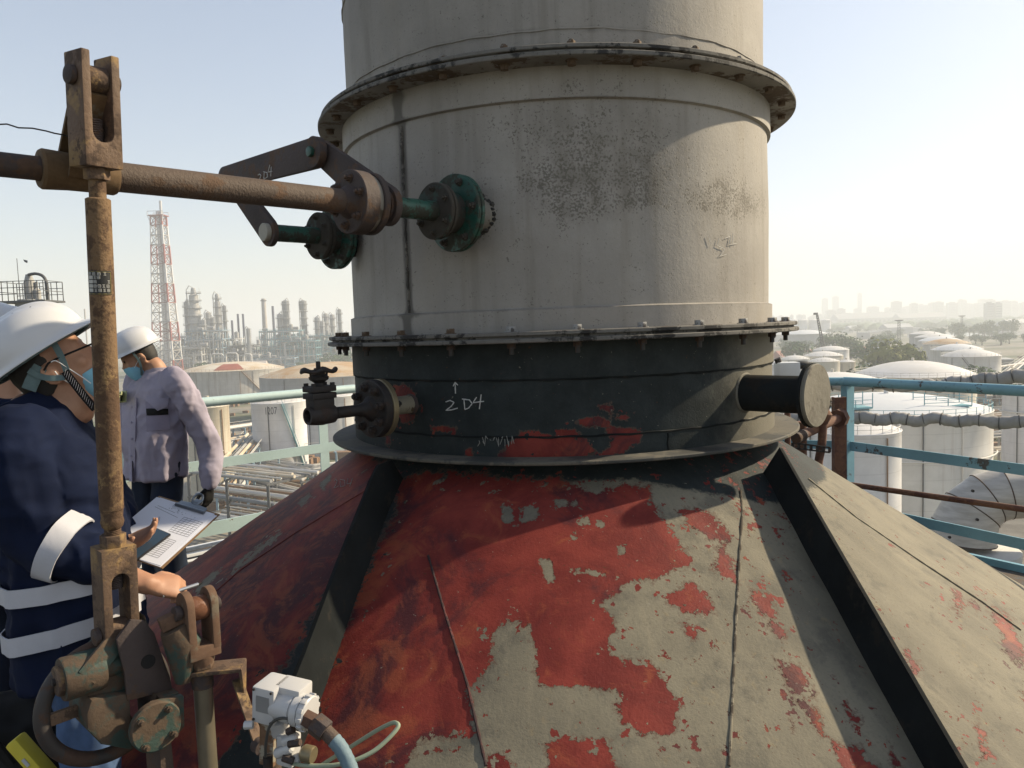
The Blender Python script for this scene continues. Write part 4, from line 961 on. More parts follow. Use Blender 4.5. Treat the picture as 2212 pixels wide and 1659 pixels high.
MB().tube(spl([T(1050, 1620, 1.76), T(1120, 1635, 1.75), T(1250, 1642, 1.74), T(1400, 1636, 1.73), T(1560, 1600, 1.735), T(1730, 1520, 1.75), T(1860, 1410, 1.77), T(1945, 1310, 1.79), T(1930, 1275, 1.80), T(1880, 1280, 1.81), T(1760, 1340, 1.82), T(1600, 1440, 1.82), T(1490, 1510, 1.82), T(1330, 1610, 1.82), T(1200, 1700, 1.82)]), 0.0052, 10).build('signal_tube', plain('pale_green_tube', (0.32, 0.38, 0.27), 0.5, 0, 0.2, 40), tr)
MB().cyl(T(860, 1480, 1.86), (T(860, 1480, 1.86).x, T(860, 1480, 1.86).y, 0.0), 0.022, n=20).build('mount_post', RUST_P, tr)
# ================================================================== people
ALB = 0.85
def cloth(name, col, var=0.18, scale=5, rough=0.9, weave=500, sheen=None):
    m = NT(name); n1 = m.noise(scale, 5, 0.6); n2 = m.noise(weave, 2, 0.5)
    c = m.mix(m.ss(n1, 0.3, 0.7), sc3(col, 1 - var), sc3(col, 1 + var)); c = m.mix(m.mth('MULTIPLY', n2, 0.25), c, sc3(col, 0.6))
    nb = m.bump(n2, 0.15, 0.001, m.bump(m.noise(14, 4, 0.6, dist=0.4), 0.14, 0.01))
    return m.done(c, rough, 0.0, nb, 0.15)
SKIN = (lambda m: m.done(m.mix(m.ss(m.noise(12, 5, 0.6), 0.3, 0.7), (0.36, 0.185, 0.115), (0.46, 0.26, 0.165)), 0.55, 0.0, m.bump(m.noise(160, 3, 0.6), 0.15, 0.001), 0.35))(NT('skin'))
NAVY = cloth('navy_work_cloth', (0.0060, 0.0115, 0.036)); LAV = cloth('lavender_grey_shirt_cloth', (0.37, 0.34, 0.42), 0.08); JEAN = cloth('blue_denim', (0.075, 0.125, 0.24), 0.3, 9)
DKPANT = cloth('dark_blue_trousers', (0.018, 0.026, 0.045)); TAPE = cloth('white_reflective_tape', (0.52, 0.53, 0.58), 0.06, 7, 0.55); BLK = cloth('black_rubber', (0.014, 0.014, 0.014), 0.2, 9, 0.6)
HELM = plain('white_helmet_shell', (0.62, 0.63, 0.65), 0.28, 0, 0.02, 4); HAIR = plain('black_hair', (0.012, 0.010, 0.009), 0.7, 0, 0.3, 200)
MASK = cloth('pale_blue_mask', (0.26, 0.55, 0.72), 0.08, 12); STRAP = cloth('grey_green_strap', (0.13, 0.19, 0.20), 0.15, 30); WEB = cloth('black_ribbed_strap', (0.02, 0.02, 0.022)); LOOP = plain('white_elastic', (0.75, 0.75, 0.75), 0.8)
def remesh(mb, voxel, smooth=3, disp=None, name='m', mats=None, off=Vector((0, 0, 0))):
    """joins overlapping solids into one continuous skin"""
    me = mb.mesh(name, [], smooth=0) if False else None
    me = bpy.data.meshes.new(name); me.from_pydata(mb.v, [], mb.f)
    bm = bmesh.new(); bm.from_mesh(me); bmesh.ops.recalc_face_normals(bm, faces=bm.faces); bm.to_mesh(me); bm.free()
    o = bpy.data.objects.new('skin_source', me); C.objects.link(o)
    md = o.modifiers.new('r', 'REMESH'); md.mode = 'VOXEL'; md.voxel_size = voxel; md.use_smooth_shade = True
    if smooth:
        s2 = o.modifiers.new('s', 'SMOOTH'); s2.factor = 0.5; s2.iterations = smooth
    dg = bpy.context.evaluated_depsgraph_get(); dg.update()
    me2 = bpy.data.meshes.new_from_object(o.evaluated_get(dg))
    bpy.data.objects.remove(o); bpy.data.meshes.remove(me); me2.name = name
    if disp:
        nr = [v.normal.copy() for v in me2.vertices]
        for v, n in zip(me2.vertices, nr): v.co += n*disp(v.co, n)
    for v in me2.vertices: v.co -= off
    me2.materials.clear()
    for m in (mats or []): me2.materials.append(m)
    me2.polygons.foreach_set('use_smooth', [True]*len(me2.polygons)); me2.update()
    return me2
def put(name, mb, voxel, mat, parent, smooth=3, disp=None):
    return link_mesh(name, remesh(mb, voxel, smooth, disp, name, [mat], origin(parent)), parent)
def ell(c, X, Y, n=20, sq=0.0):
    P = []
    for i in range(n):
        t = 2*pi*i/n; a, b = cos(t), sin(t)
        if sq: k = 1 + sq*(abs(a*b))*0.8; a *= k; b *= k
        P.append(c + X*a + Y*b)
    return P
def ball(mb, c, rx, ry=None, rz=None, X=Vector((1, 0, 0)), Y=Vector((0, 1, 0)), Z=Vector((0, 0, 1)), n=14, m=8):
    ry = rx if ry is None else ry; rz = rx if rz is None else rz
    rings = []
    for j in range(1, m):
        t = -pi/2 + pi*j/m; rings.append([c + X*(rx*cos(t)*cos(2*pi*i/n)) + Y*(ry*cos(t)*sin(2*pi*i/n)) + Z*(rz*sin(t)) for i in range(n)])
    mb.loft(rings)
def limb(mb, pts, rad, n=14, k=5):
    P = spl([Vector(p) for p in pts], k); R = []
    for i in range(len(pts) - 1):
        for j in range(k): R.append(rad[i]*(1 - j/k) + rad[i + 1]*(j/k))
    R.append(rad[-1]); mb.tube(P, R, n); ball(mb, Vector(pts[0]), rad[0]); ball(mb, Vector(pts[-1]), rad[-1])
def headmb(mb, c, f, u, l):
    for_ = [(-.118, .060, .022, .022), (-.108, .055, .036, .034), (-.085, .042, .056, .048), (-.045, .022, .079, .061), (0, .004, .094, .072), (.05, -.003, .099, .077), (.09, -.008, .085, .066), (.115, -.01, .052, .042), (.126, -.01, .015, .012)]
    mb.loft([ell(c + u*h + f*o, f*a, l*b, 20) for h, o, a, b in for_])
    mb.loft([ell(c + u*h + f*o, f*a, l*b, 10) for h, o, a, b in ((.018, .088, .012, .009), (-.005, .098, .013, .011), (-.025, .105, .018, .015), (-.036, .098, .016, .017), (-.042, .09, .008, .010))])
    ball(mb, c + f*.088 + u*.030, .012, .045, .010, f, l, u); ball(mb, c + f*.086 - u*.062, .012, .024, .008, f, l, u)
    ball(mb, c + f*.082 - u*.076, .012, .022, .008, f, l, u); ball(mb, c + f*.075 - u*.104, .018, .022, .014, f, l, u)
    for s in (-1, 1):
        ball(mb, c + f*.062 + l*(s*.045) - u*.022, .022, .018, .022, f, l, u)
        e = c + l*(s*.076) - f*.012 - u*.012
        ball(mb, e, .019, .008, .031, f, l, u); 
        mb.tube([e + f*(.017*cos(t) - .002) + u*(.029*sin(t)) + l*(s*.008) for t in [radians(a) for a in range(40, 321, 20)]], .0048, 8)
        ball(mb, e - u*.028 + f*.004, .008, .006, .009, f, l, u)
def hand(mb, w, d, n, t, s=1.0, curl=(0.5, 0.55, 0.6, 0.65), thumb=0.4, spread=0.08, grip=0.0):
    """w wrist, d towards the fingertips, n out of the back of the hand, t towards the thumb side"""
    d, n, t = d.normalized(), n.normalized(), t.normalized()
    limb(mb, [w - d*.03*s, w, w + d*.02*s], [.025*s, .024*s, .027*s])
    rings = [ell(w + d*(q*s), t*(a*s), n*(b*s), 16, .25) for q, a, b in ((-.005, .026, .020), (.02, .034, .019), (.05, .041, .017), (.08, .042, .0145), (.094, .039, .011))]
    mb.loft(rings)
    lens = (.072, .082, .076, .058); offs = (.030, .0105, -.010, -.029)
    for i in range(4):
        p = w + d*((.088 - .004*abs(i - 1.2))*s) + t*(offs[i]*s); a = curl[i]; dd = (d + t*(spread*(1.5 - i)*.5)).normalized(); P = [p - dd*.025*s, p]
        ang = 0.0; L = lens[i]*s
        for seg, kf in ((.46, .7), (.30, 1.15), (.24, .8)):
            ang += a*kf; P.append(P[-1] + (dd*cos(ang) - n*sin(ang))*(L*seg))
        r0 = (.0098, .0102, .0098, .0086)[i]*s; mb.tube(P, [r0*1.05, r0*1.08, r0, r0*.92, r0*.78], 10); ball(mb, P[-1], r0*.78); ball(mb, P[1], r0*1.12); ball(mb, P[2], r0*1.03)
    b = w + d*(.022*s) + t*(.024*s) - n*(.004*s); td = (d*.62 + t*.72 - n*.30).normalized(); P = [b]
    P.append(b + td*(.034*s)); td2 = (td*cos(thumb) + (d*.8 - t*.35 - n*.35).normalized()*sin(thumb)).normalized(); P.append(P[-1] + td2*(.032*s)); P.append(P[-1] + (td2*.8 + (d - t*.5 - n*.5).normalized()*.3*thumb).normalized()*(.026*s))
    mb.tube(P, [.0155*s, .0125*s, .0112*s, .0085*s], 10); ball(mb, P[-1], .0085*s); ball(mb, P[1], .013*s)
    return P[-1]
def folds(amp, sc=7.0, seed=0.0, dirv=Vector((1, 1, .45))):
    def fn(p, n):
        q = Vector((p.x*dirv.x, p.y*dirv.y, p.z*dirv.z))*sc + Vector((seed, seed*.7, -seed))
        w = Vector((mnoise.noise(q*.6), mnoise.noise(q*.6 + Vector((9, 2, 4))), 0))*.9
        r = 1 - abs(mnoise.noise(q + w))*2.4; r2 = 1 - abs(mnoise.noise(q*2.3 + w + Vector((4, 4, 1))))*2.2
        return amp*(r*.7 + r2*.3 - .25)
    return fn
def helmet(parent, c, f, u, l, size=1.0, vents=True):
    """hard hat shell with peak, rim lip, raised crown ridge and vent slots"""
    rings = []; n = 48; rimh = .040*size
    def pt(t, rf, h, ext=0.0, drop=0.0):
        a, b = .137*size, .113*size
        x = (a*rf + ext*max(0.0, .010 + .050*max(0, cos(t))**2.2 + .016*max(0, -cos(t))**2))*cos(t); y = (b*rf + ext*.012)*sin(t)
        return c + f*(x - .004) + l*y + u*(rimh + h - drop*(0.4 + .6*max(0, cos(t))**2))
    prof = [(1.0, 0.0, 1.0, .012), (1.0, 0.004, .55, .004), (1.0, .010, 0, 0)]
    for k in range(1, 13):
        a = k/12*pi/2; prof.append((cos(a)**.82 if k < 12 else 0.0, .010 + .112*size*sin(a)**.95, 0, 0))
    vs = []
    for (rf, h, ex, dr) in prof:
        for i in range(n):
            t = 2*pi*i/n; p = pt(t, rf, h, ex, dr)
            if h > .03:
                lat = abs((p - c).dot(l)); p = p + u*(.007*size*max(0, 1 - (lat/.030)**2)) - u*(0.0022*size*math.exp(-((lat - .040)/.007)**2))
            vs.append(p)
    fs = []
    for j in range(len(prof) - 1):
        for i in range(n): fs.append((j*n + i, j*n + (i + 1) % n, (j + 1)*n + (i + 1) % n, (j + 1)*n + i))
    mb = MB().add(vs, fs)
    me = mb.mesh('helmet', [HELM], origin(parent), smooth=60); o = link_mesh('helmet', me, parent)
    md = o.modifiers.new('thickness', 'SOLIDIFY'); md.thickness = .004; md.offset = -1
    sb = o.modifiers.new('smooth', 'SUBSURF'); sb.levels = 1; sb.render_levels = 2
    hh = MB()
    for s in (-1, 1):
        for k in range(3):
            x = .055 - .045*k; y = s*.041
            z = rimh + .010 + .112*size*sqrt(max(0, 1 - (x/.137)**2 - (y/.113)**2))
            v = MB().box(c + f*x + l*y + u*(z - .0015), (.022, .007, .006), f, l, u).build('vent_slot', BLK, o)
    MB().tube([c + f*(.132*size*cos(t)) + l*(.108*size*sin(t)) + u*(rimh - .004) for t in [2*pi*i/32 for i in range(32)]], .006, 6, closed=True).build('head_band', STRAP, parent)
    return o
def sheet(pts2, w, th, mat, name, parent, nrm):
    """narrow strap along points, width w, flat towards nrm"""
    P = spl([Vector(p) for p in pts2], 5); rings = []
    for i, p in enumerate(P):
        d = (P[min(i + 1, len(P) - 1)] - P[max(i - 1, 0)]).normalized(); N = (nrm - d*nrm.dot(d)).normalized(); B = d.cross(N)
        rings.append([p + B*(w/2) + N*(th/2), p - B*(w/2) + N*(th/2), p - B*(w/2) - N*(th/2), p + B*(w/2) - N*(th/2)])
    return MB().loft(rings).build(name, mat, parent)

# ---------------- worker with the clipboard
M1c = at(124, 795, 2.22); hz_ = Vector((0.93, 0.37, 0)).normalized()
f1 = (hz_*cos(radians(34)) + UP*sin(radians(34))).normalized(); l1 = UP.cross(hz_).normalized(); u1_ = f1.cross(l1).normalized()
if u1_.z < 0: u1_ = -u1_
man1 = thing('person', 'person in navy work jacket with white bands holding a clipboard, looking up', 'person', (M1c.x, M1c.y, 0))
def P1(fw, lf, z): return Vector((M1c.x, M1c.y, 0)) + hz_*fw + l1*lf + UP*z
WR = at(318, 1262, 2.06); EL = at(100, 1165, 2.04); SHR = P1(-.07, -.19, 1.345); WL = at(268, 1178, 2.24); EL2 = P1(.06, .26, 1.08); SHL = P1(-.05, .19, 1.36)
bm_ = MB(); headmb(bm_, M1c, f1, u1_, l1)
limb(bm_, [M1c - f1*.028 - u1_*.055, M1c - f1*.03 - u1_*.115, P1(-.07, 0, 1.40)], [.058, .060, .075])
TORSO = [(.86, .0, .115, .165), (.98, -.005, .118, .158), (1.10, -.015, .122, .160), (1.22, -.03, .128, .178), (1.32, -.05, .115, .185), (1.39, -.06, .085, .135), (1.43, -.065, .055, .07)]
bm_.loft([ell(P1(o, 0, z), hz_*a, l1*b, 22, .2) for z, o, a, b in TORSO])
hips = [P1(0, s*.095, .88) for s in (-1, 1)]
for s, h in zip((-1, 1), hips): limb(bm_, [h, P1(.02, s*.11, .48), P1(-.01, s*.12, .10)], [.088, .058, .040])
for s in (-1, 1): limb(bm_, [P1(-.02, s*.12, .06), P1(.13, s*.125, .035)], [.042, .036])
limb(bm_, [SHR, EL, WR], [.056, .044, .029]); limb(bm_, [SHL, EL2, WL], [.056, .044, .028])
dR = (at(392, 1268, 2.11) - WR).normalized(); nR = (UP*.75 + Vector((0, -.65, 0)) - dR*0).normalized(); nR = (nR - dR*nR.dot(dR)).normalized(); tR = dR.cross(nR).normalized()
if tR.z < 0 and tR.x < 0: tR = -tR
tR = Vector(tR); tipR = hand(bm_, WR, dR, nR, nR.cross(dR) if nR.cross(dR).y > 0 else -nR.cross(dR), 0.93, (.95, 1.0, 1.05, 1.1), 0.7)
dL = (at(330, 1150, 2.22) - WL).normalized(); nL = -UP*.8 + Vector((0, .4, 0)); nL = (nL - dL*nL.dot(dL)).normalized(); tL = nL.cross(dL); tL = tL if tL.y < 0 else -tL
hand(bm_, WL, dL, nL, tL, 0.93, (.25, .3, .3, .35), 0.9)
put('body', bm_, .0058, SKIN, man1, 4)
jk = MB()
jk.loft([ell(P1(o, 0, z), hz_*a, l1*b, 26, .25) for z, o, a, b in ((.66, .015, .158, .215), (.72, .012, .156, .212), (.84, .005, .150, .203), (.98, -.002, .150, .195), (1.10, -.014, .152, .196), (1.22, -.03, .152, .208), (1.32, -.05, .135, .212), (1.385, -.062, .105, .165), (1.43, -.066, .078, .092))])
limb(jk, [P1(-.065, -.155, 1.365), SHR + Vector((-.005, -.012, -.03)), SHR*.5 + EL*.5 + Vector((-.015, -.012, 0)), EL + Vector((-.012, -.004, .01)), EL*.62 + WR*.38 + Vector((0, 0, .003))], [.082, .088, .082, .074, .066])
limb(jk, [P1(-.065, .155, 1.37), SHL, SHL*.5 + EL2*.5, EL2, EL2*.45 + WL*.55], [.082, .086, .078, .070, .060])
fj = folds(.028, 6.5, 2.0, Vector((1, 1, .5))); fb = folds(.009, 11, 5.0, Vector((.45, .45, 1.1)))
jkt = put('jacket', jk, .009, NAVY, man1, 2, lambda p, n: fj(p, n)*(.55 if p.z > 1.3 else 1.0) + fb(p, n)*1.0)
# stand-up collar
MB().loft([ell(P1(-.055, 0, 1.415) + u1_*h - hz_*o, hz_*a + UP*(a*.42), l1*b, 28) for h, o, a, b in ((-.02, .0, .088, .098), (.02, .012, .086, .088), (.050, .020, .083, .082), (.052, .020, .077, .076), (.01, .012, .076, .076))], cap=False).build('collar', NAVY, man1, smooth=50)
def band(zc, h, tilt, name='reflective_band'):
    mb = MB(); rings = []
    n = 72
    for dz, off in ((-h/2, .0), (-h/2, .004), (h/2, .004), (h/2, 0.0)):
        ring = []
        for i in range(n):
            t = 2*pi*i/n; a = .156; b = .207
            k = 1 + .25*abs(cos(t)*sin(t))*.8
            p = P1(.0, 0, zc + dz) + hz_*((a + off)*cos(t)*k) + l1*((b + off)*sin(t)*k); p.z += tilt*(p.x - M1c.x)
            q = p + (p - P1(0, 0, p.z)).normalized()*(fj(p, None)*.55 + .013); ring.append(q)
        rings.append(ring)
    return MB().loft(rings, cap=False).build(name, TAPE, man1, smooth=40)
band(at(60, 1290, 2.0).z, .050, .10); band(at(60, 1392, 2.0).z, .052, .20)
sa, sb_ = EL*.93 + WR*.07, EL*.68 + WR*.32; ad = (WR - EL).normalized(); u_, v_, _ = frame(ad)
mb = MB(); rings = []
for q, off in ((.0, .0), (.0, .005), (.052, .005), (.052, .0)):
    ring = []
    for i in range(36):
        t = 2*pi*i/36; p = EL*.80 + WR*.20 + Vector((0, 0, .004)) + ad*(q - .03) + (u_*cos(t) + v_*sin(t))*(.094 + off - q*.14)
        ring.append(p + (u_*cos(t) + v_*sin(t))*(fj(p, None)*.5))
    rings.append(ring)
MB().loft(rings, cap=False).build('sleeve_band', TAPE, man1, smooth=40)
tr_ = MB()
tr_.loft([ell(P1(.0, 0, z), hz_*a, l1*b, 20) for z, a, b in ((.80, .125, .180), (.92, .126, .172), (.98, .122, .165))])
for s, h in zip((-1, 1), hips): limb(tr_, [h - UP*.03, P1(.03, s*.112, .48), P1(-.005, s*.12, .07)], [.104, .080, .068])
put('jeans', tr_, .010, JEAN, man1, 2, folds(.014, 8, 7.0, Vector((1, 1, .6))))
for s in (-1, 1):
    mb = MB(); limb(mb, [P1(-.05, s*.12, .05), P1(.06, s*.125, .045), P1(.16, s*.13, .035)], [.052, .050, .044]); put('boot', mb, .012, BLK, man1, 2)
helmet(man1, M1c - f1*.006 + u1_*.016, f1, u1_, l1, 1.08)
hr = MB(); hr.loft([ell(M1c + u1_*h + f1*(o - .012), f1*a, l1*b, 20) for h, o, a, b in ((-.055, -.045, .045, .060), (-.02, -.025, .074, .074), (.03, -.012, .092, .079), (.06, -.006, .092, .078))])
put('hair', hr, .007, HAIR, man1, 1)
def H1(x, y, off=0.0): return onplane(x, y, M1c - l1*(.083 + off), l1)
sheet([H1(112, 735, .012), H1(128, 762, .008), H1(138, 785, .006), H1(148, 812, .004)], .017, .0022, STRAP, 'side_strap', man1, -l1)
sheet([H1(62, 800, .004), H1(85, 812, .006), H1(110, 817, .010), H1(140, 815, .006)], .016, .0022, STRAP, 'side_strap', man1, -l1)
sheet([H1(88, 792, .0), H1(74, 815, .0), H1(62, 842, -.002)], .036, .004, STRAP, 'nape_pad', man1, -l1)
sheet([H1(140, 802, .008), H1(160, 828, .006), H1(182, 856, -.006), H1(206, 884, -.03)], .021, .0035, WEB, 'chin_strap', man1, -l1)
for k in range(16):
    t = k/16; p = H1(141 + 62*t, 804 + 76*t, .0105 - max(0, t - .45)*.06); MB().box(p, (.017, .0026, .0020), (f1*.75 + u1_*.6).normalized(), l1, None).build('strap_rib', TAPE, man1) if k % 1 == 0 else None
MB().tube([H1(95, 800, .006), H1(104, 785, .010), H1(120, 776, .006), H1(150, 763, .004), H1(196, 744, -.004), H1(214, 738, -.01)], .0030, 8).build('glasses', BLK, man1)
MB().tube(spl([H1(110, 782, .012), H1(122, 780, .008), H1(150, 797, .004), H1(178, 815, -.002), H1(196, 828, -.010)]), .0016, 6).build('mask_loop', LOOP, man1)
MB().tube(spl([H1(118, 802, .012), H1(130, 815, .006), H1(155, 831, .0), H1(180, 850, -.008)]), .0016, 6).build('mask_loop', LOOP, man1)
mk = MB(); mk.loft([ell(M1c + f1*.052 - u1_*h, f1*a, l1*b, 20) for h, a, b in ((.055, .062, .056), (.075, .058, .054), (.10, .050, .046), (.125, .038, .036))]); mk.build('face_mask', MASK, man1, smooth=50)

# clipboard, paper, telephone, pen
cTL, cTR, cBL = at(344, 1072, 2.47), at(476, 1112, 2.42), at(294, 1210, 2.20)
cX = (cTR - cTL); cW = .225; cX.normalize(); cY = (cBL - cTL); cY = (cY - cX*cY.dot(cX)); cH = cY.length; cY.normalize(); cN = cX.cross(cY); cN = cN if cN.z > 0 else -cN
CB = cTL + cX*(cW/2) + cY*(cH/2)
clip = thing('clipboard', 'clipboard with printed drawing sheets and grey metal clip held by the navy worker', 'clipboard', tuple(CB))
MB().box(CB, (cW, cH, .004), cX, cY, cN).build('board', plain('hardboard', (0.20, 0.12, 0.06), 0.7), clip)
PAPER = plain('white_paper', (0.62, 0.65, 0.74), 0.85, 0, 0.03, 4); INK = plain('grey_ink', (0.16, 0.17, 0.20), 0.9)
for k, (dx, rot) in enumerate(((.002, .02), (-.004, -.015))):
    Xr = (cX*cos(rot) + cY*sin(rot)); Yr = (cY*cos(rot) - cX*sin(rot))
    MB().box(CB + cN*(.0035 + .0012*k) + cX*dx + cY*.004, (cW - .012, cH - .012, .001), Xr, Yr, cN).build('paper_sheet', PAPER, clip)
def bp(u, v): return CB + cX*(u*cW) + cY*(v*cH) + cN*.0056
ink = MB()
def il(a, b, w=.0009): ink.bar(bp(*a), bp(*b), w, .0003, hint=cN)
for k in range(9): il((.12, -.28 + .034*k), (.42, -.28 + .034*k))
for k in range(6): il((.12 + .06*k, -.28), (.12 + .06*k, -.008))
for k in range(11): il((-.05, .10 + .030*k), (.34, .10 + .030*k))
for k in range(5): il((-.05 + .0975*k, .10), (-.05 + .0975*k, .40))
il((-.38, -.30), (.05, -.24)); il((-.36, -.33), (-.05, -.30))
for r in (.16, .19, .20):
    for k in range(10):
        a0, a1 = -.9 + k*.2, -.9 + (k + 1)*.2; il((-.30 + r*cos(a0), .0 + r*sin(a0)*1.1), (-.30 + r*cos(a1), .0 + r*sin(a1)*1.1))
R = random.Random(4)
for k in range(26):
    x, y = R.choice(((-.28, .25), (-.12, -.36), (.02, -.34), (.2, -.33))); x += R.uniform(-.07, .07); y += R.uniform(-.03, .03); il((x, y), (x + R.uniform(-.03, .03), y + R.uniform(-.02, .02)))
io = ink.build('printed_lines', INK, clip); io['kind'] = 'stuff'
MET = plain('grey_clip_metal', (0.24, 0.27, 0.30), 0.3, 0.8, 0.1, 20)
cc = CB - cY*(cH/2 - .012) + cX*.02
MB().prism([(-.055, -.014), (.055, -.014), (.048, .012), (.018, .016), (.012, .04), (-.012, .04), (-.018, .016), (-.048, .012)], cc + cN*.009, cX, -cY, .003).build('clip_plate', MET, clip, bevel=.001)
MB().cyl(cc - cX*.052 + cN*.010 + cY*.010, cc + cX*.052 + cN*.010 + cY*.010, .006, n=12).build('clip_jaw', MET, clip)
MB().tube([cc - cY*.030 + cN*.018 + cX*(.016*cos(t)) - cY*(.016*sin(t)) + cN*(.010*sin(t)) for t in [2*pi*i/20 for i in range(20)]], .004, 8, closed=True).build('clip_ring', MET, clip)
phc = (at(320, 1130, 2.27) + at(290, 1190, 2.19))*.5; phc = phc + cN*((CB + cN*.012 - phc).dot(cN))
ph = thing('telephone', 'flat dark smartphone lying on the clipboard under a thumb', 'phone', tuple(phc))
MB().box(phc, (.072, .150, .008), (cX*.95 + cY*.1).normalized(), (cY*.95 - cX*.1).normalized(), cN).build('phone_case', plain('black_phone', (0.012, 0.013, 0.016), 0.3), ph, bevel=.003)
MB().box(phc + cN*.0045, (.066, .142, .001), (cX*.95 + cY*.1).normalized(), (cY*.95 - cX*.1).normalized(), cN).build('phone_screen', plain('dark_glass', (0.03, 0.055, 0.09), 0.08), ph)
pen0, pen1 = at(386, 1276, 2.09), at(428, 1262, 2.13)
pn = thing('pen', 'slim silver pen pointing right from the fist of the clipboard holder', 'pen', tuple(pen0))
MB().cyl(pen0 - (pen1 - pen0)*.8, pen1, .0052, n=12).build('pen_barrel', plain('silver_pen', (0.5, 0.52, 0.55), 0.3, 0.7), pn); MB().cyl(pen1, pen1 + (pen1 - pen0).normalized()*.012, .0052, .001, n=12).build('pen_tip', BLK, pn)

# ---------------- worker in the lavender shirt
Y2 = 4.9; M2h = at(300, 772, Y2); base2_ = at(335, 900, Y2); hz2 = Vector((-.55, -.83, 0)).normalized()
man2 = thing('person', 'person in lavender grey shirt, white helmet and lowered blue mask looking down', 'person', (base2_.x, base2_.y, 0))
l2 = UP.cross(hz2).normalized(); hf2 = Vector((-.88, -.47, 0)).normalized(); f2 = (hf2*cos(radians(-24)) + UP*sin(radians(-24))).normalized(); hl2 = UP.cross(hf2).normalized(); u2_ = f2.cross(hl2).normalized(); u2_ = u2_ if u2_.z > 0 else -u2_
def P2(fw, lf, z): return Vector((base2_.x, base2_.y, 0)) + hz2*fw + l2*lf + UP*z
b2 = MB(); headmb(b2, M2h, f2, u2_, hl2)
limb(b2, [M2h - f2*.03 - u2_*.06, P2(-.02, 0, 1.44), P2(-.04, 0, 1.36)], [.058, .060, .08])
b2.loft([ell(P2(o, 0, z), hz2*a, l2*b, 22, .2) for z, o, a, b in ((.84, 0, .12, .165), (1.0, .01, .125, .16), (1.2, -.01, .125, .175), (1.32, -.03, .11, .18), (1.40, -.04, .07, .10))])
SA = P2(-.03, .205, 1.34); EA = at(452, 968, Y2 - .02); WA = at(452, 1050, Y2 - .10); SB = P2(-.03, -.205, 1.33); EB = P2(.02, -.27, 1.05); WB = P2(.18, -.20, .95)
limb(b2, [SA, EA, WA], [.055, .043, .030]); limb(b2, [SB, EB, WB], [.055, .043, .030])
for s in (-1, 1): limb(b2, [P2(0, s*.095, .86), P2(.03, s*.11, .47), P2(0, s*.12, .09)], [.09, .06, .04])
put('body', b2, .010, SKIN, man2, 3)
s2 = MB()
s2.loft([ell(P2(o, 0, z), hz2*a, l2*b, 26, .25) for z, o, a, b in ((.735, .02, .150, .200), (.80, .02, .152, .202), (.95, .02, .156, .205), (1.08, .01, .155, .203), (1.20, -.01, .150, .208), (1.31, -.03, .130, .212), (1.37, -.04, .100, .165), (1.41, -.045, .075, .10))])
limb(s2, [P2(-.035, .165, 1.36), SA + Vector((.012, 0, -.03)), SA*.5 + EA*.5 + Vector((.012, 0, 0)), EA + Vector((.004, 0, 0)), WA + Vector((0, 0, .02))], [.080, .086, .078, .068, .052])
limb(s2, [P2(-.035, -.165, 1.35), SB, SB*.5 + EB*.5, EB, WB], [.080, .086, .078, .068, .052])
fs2 = folds(.022, 7.5, 11.0, Vector((1, 1, .55))); fs3 = folds(.006, 16, 3.0, Vector((.6, .6, 1.2)))
shirt = put('shirt', s2, .010, LAV, man2, 2, lambda p, n: fs2(p, n)*(1.0 if p.z < 1.28 else .5) + fs3(p, n)*.6)
def front2(x, y, off=0.006):
    """point just off the shirt front"""
    d = ray(x, y).normalized(); hit, p, n, _ = shirt.ray_cast(EYE - origin(shirt), d)
    if not hit: p, n = at(x, y, Y2 - .2) - origin(shirt), -d
    return p + origin(shirt) + n*off, n
def patch2(quad, mat, name, th=.004, off=.004):
    q = [Vector((*a, 0)) for a in quad]; A, B, n = [], [], 4
    for i in range(n + 1):
        for j in range(n + 1):
            u, v = i/n, j/n; w = q[0]*(1 - u)*(1 - v) + q[1]*u*(1 - v) + q[2]*u*v + q[3]*(1 - u)*v; p, nn = front2(w.x, w.y, off); A.append(p + nn*th); B.append(p - nn*.012)
    k = n + 1; fs = []
    for i in range(n):
        for j in range(n): a = i*k + j; fs += [(a, a + 1, a + k + 1, a + k), (a + k*k, a + k + k*k, a + k + 1 + k*k, a + 1 + k*k)]
    ed = [i*k for i in range(k)] + [n*k + j for j in range(1, k)] + [i*k + n for i in range(n - 1, -1, -1)] + [j for j in range(n - 1, 0, -1)]
    for i in range(len(ed)): a, b = ed[i], ed[(i + 1) % len(ed)]; fs.append((a, b, b + k*k, a + k*k))
    return MB().add(A + B, fs).build(name, mat, man2, smooth=50)
POCK = cloth('lavender_pocket', (0.30, 0.27, 0.35), 0.08)
patch2([(316, 868), (364, 866), (366, 928), (318, 932)], POCK, 'chest_pocket', .003); patch2([(318, 884), (362, 882), (362, 896), (319, 897)], BLK, 'pocket_notebook', .006)
patch2([(314, 862), (366, 859), (360, 878), (340, 886), (320, 876)][:4], LAV, 'pocket_flap', .010); patch2([(258, 846), (275, 845), (273, 869), (257, 870)], plain('yellow_green_badge', (0.55, 0.58, 0.30), 0.6), 'badge', .006)
patch2([(284, 860), (296, 860), (292, 1040), (279, 1040)], LAV, 'placket', .004)
for y in (880, 912, 948, 984, 1020):
    p, n = front2(289 - (y - 880)*.03, y, .008); MB().cyl(p, p + n*.004, .007, n=12).build('button', POCK, man2)
cl = P2(-.035, 0, 1.395)
for s in (-1, 1):
    MB().prism([(0, 0), (.075, -.01), (.085, .028), (.01, .040)], cl + hz2*.075 + l2*(s*.02) - UP*.005, (l2*s*.75 - hz2*.62).normalized(), UP*.85 - hz2*.3, .006).build('collar_wing', LAV, man2)
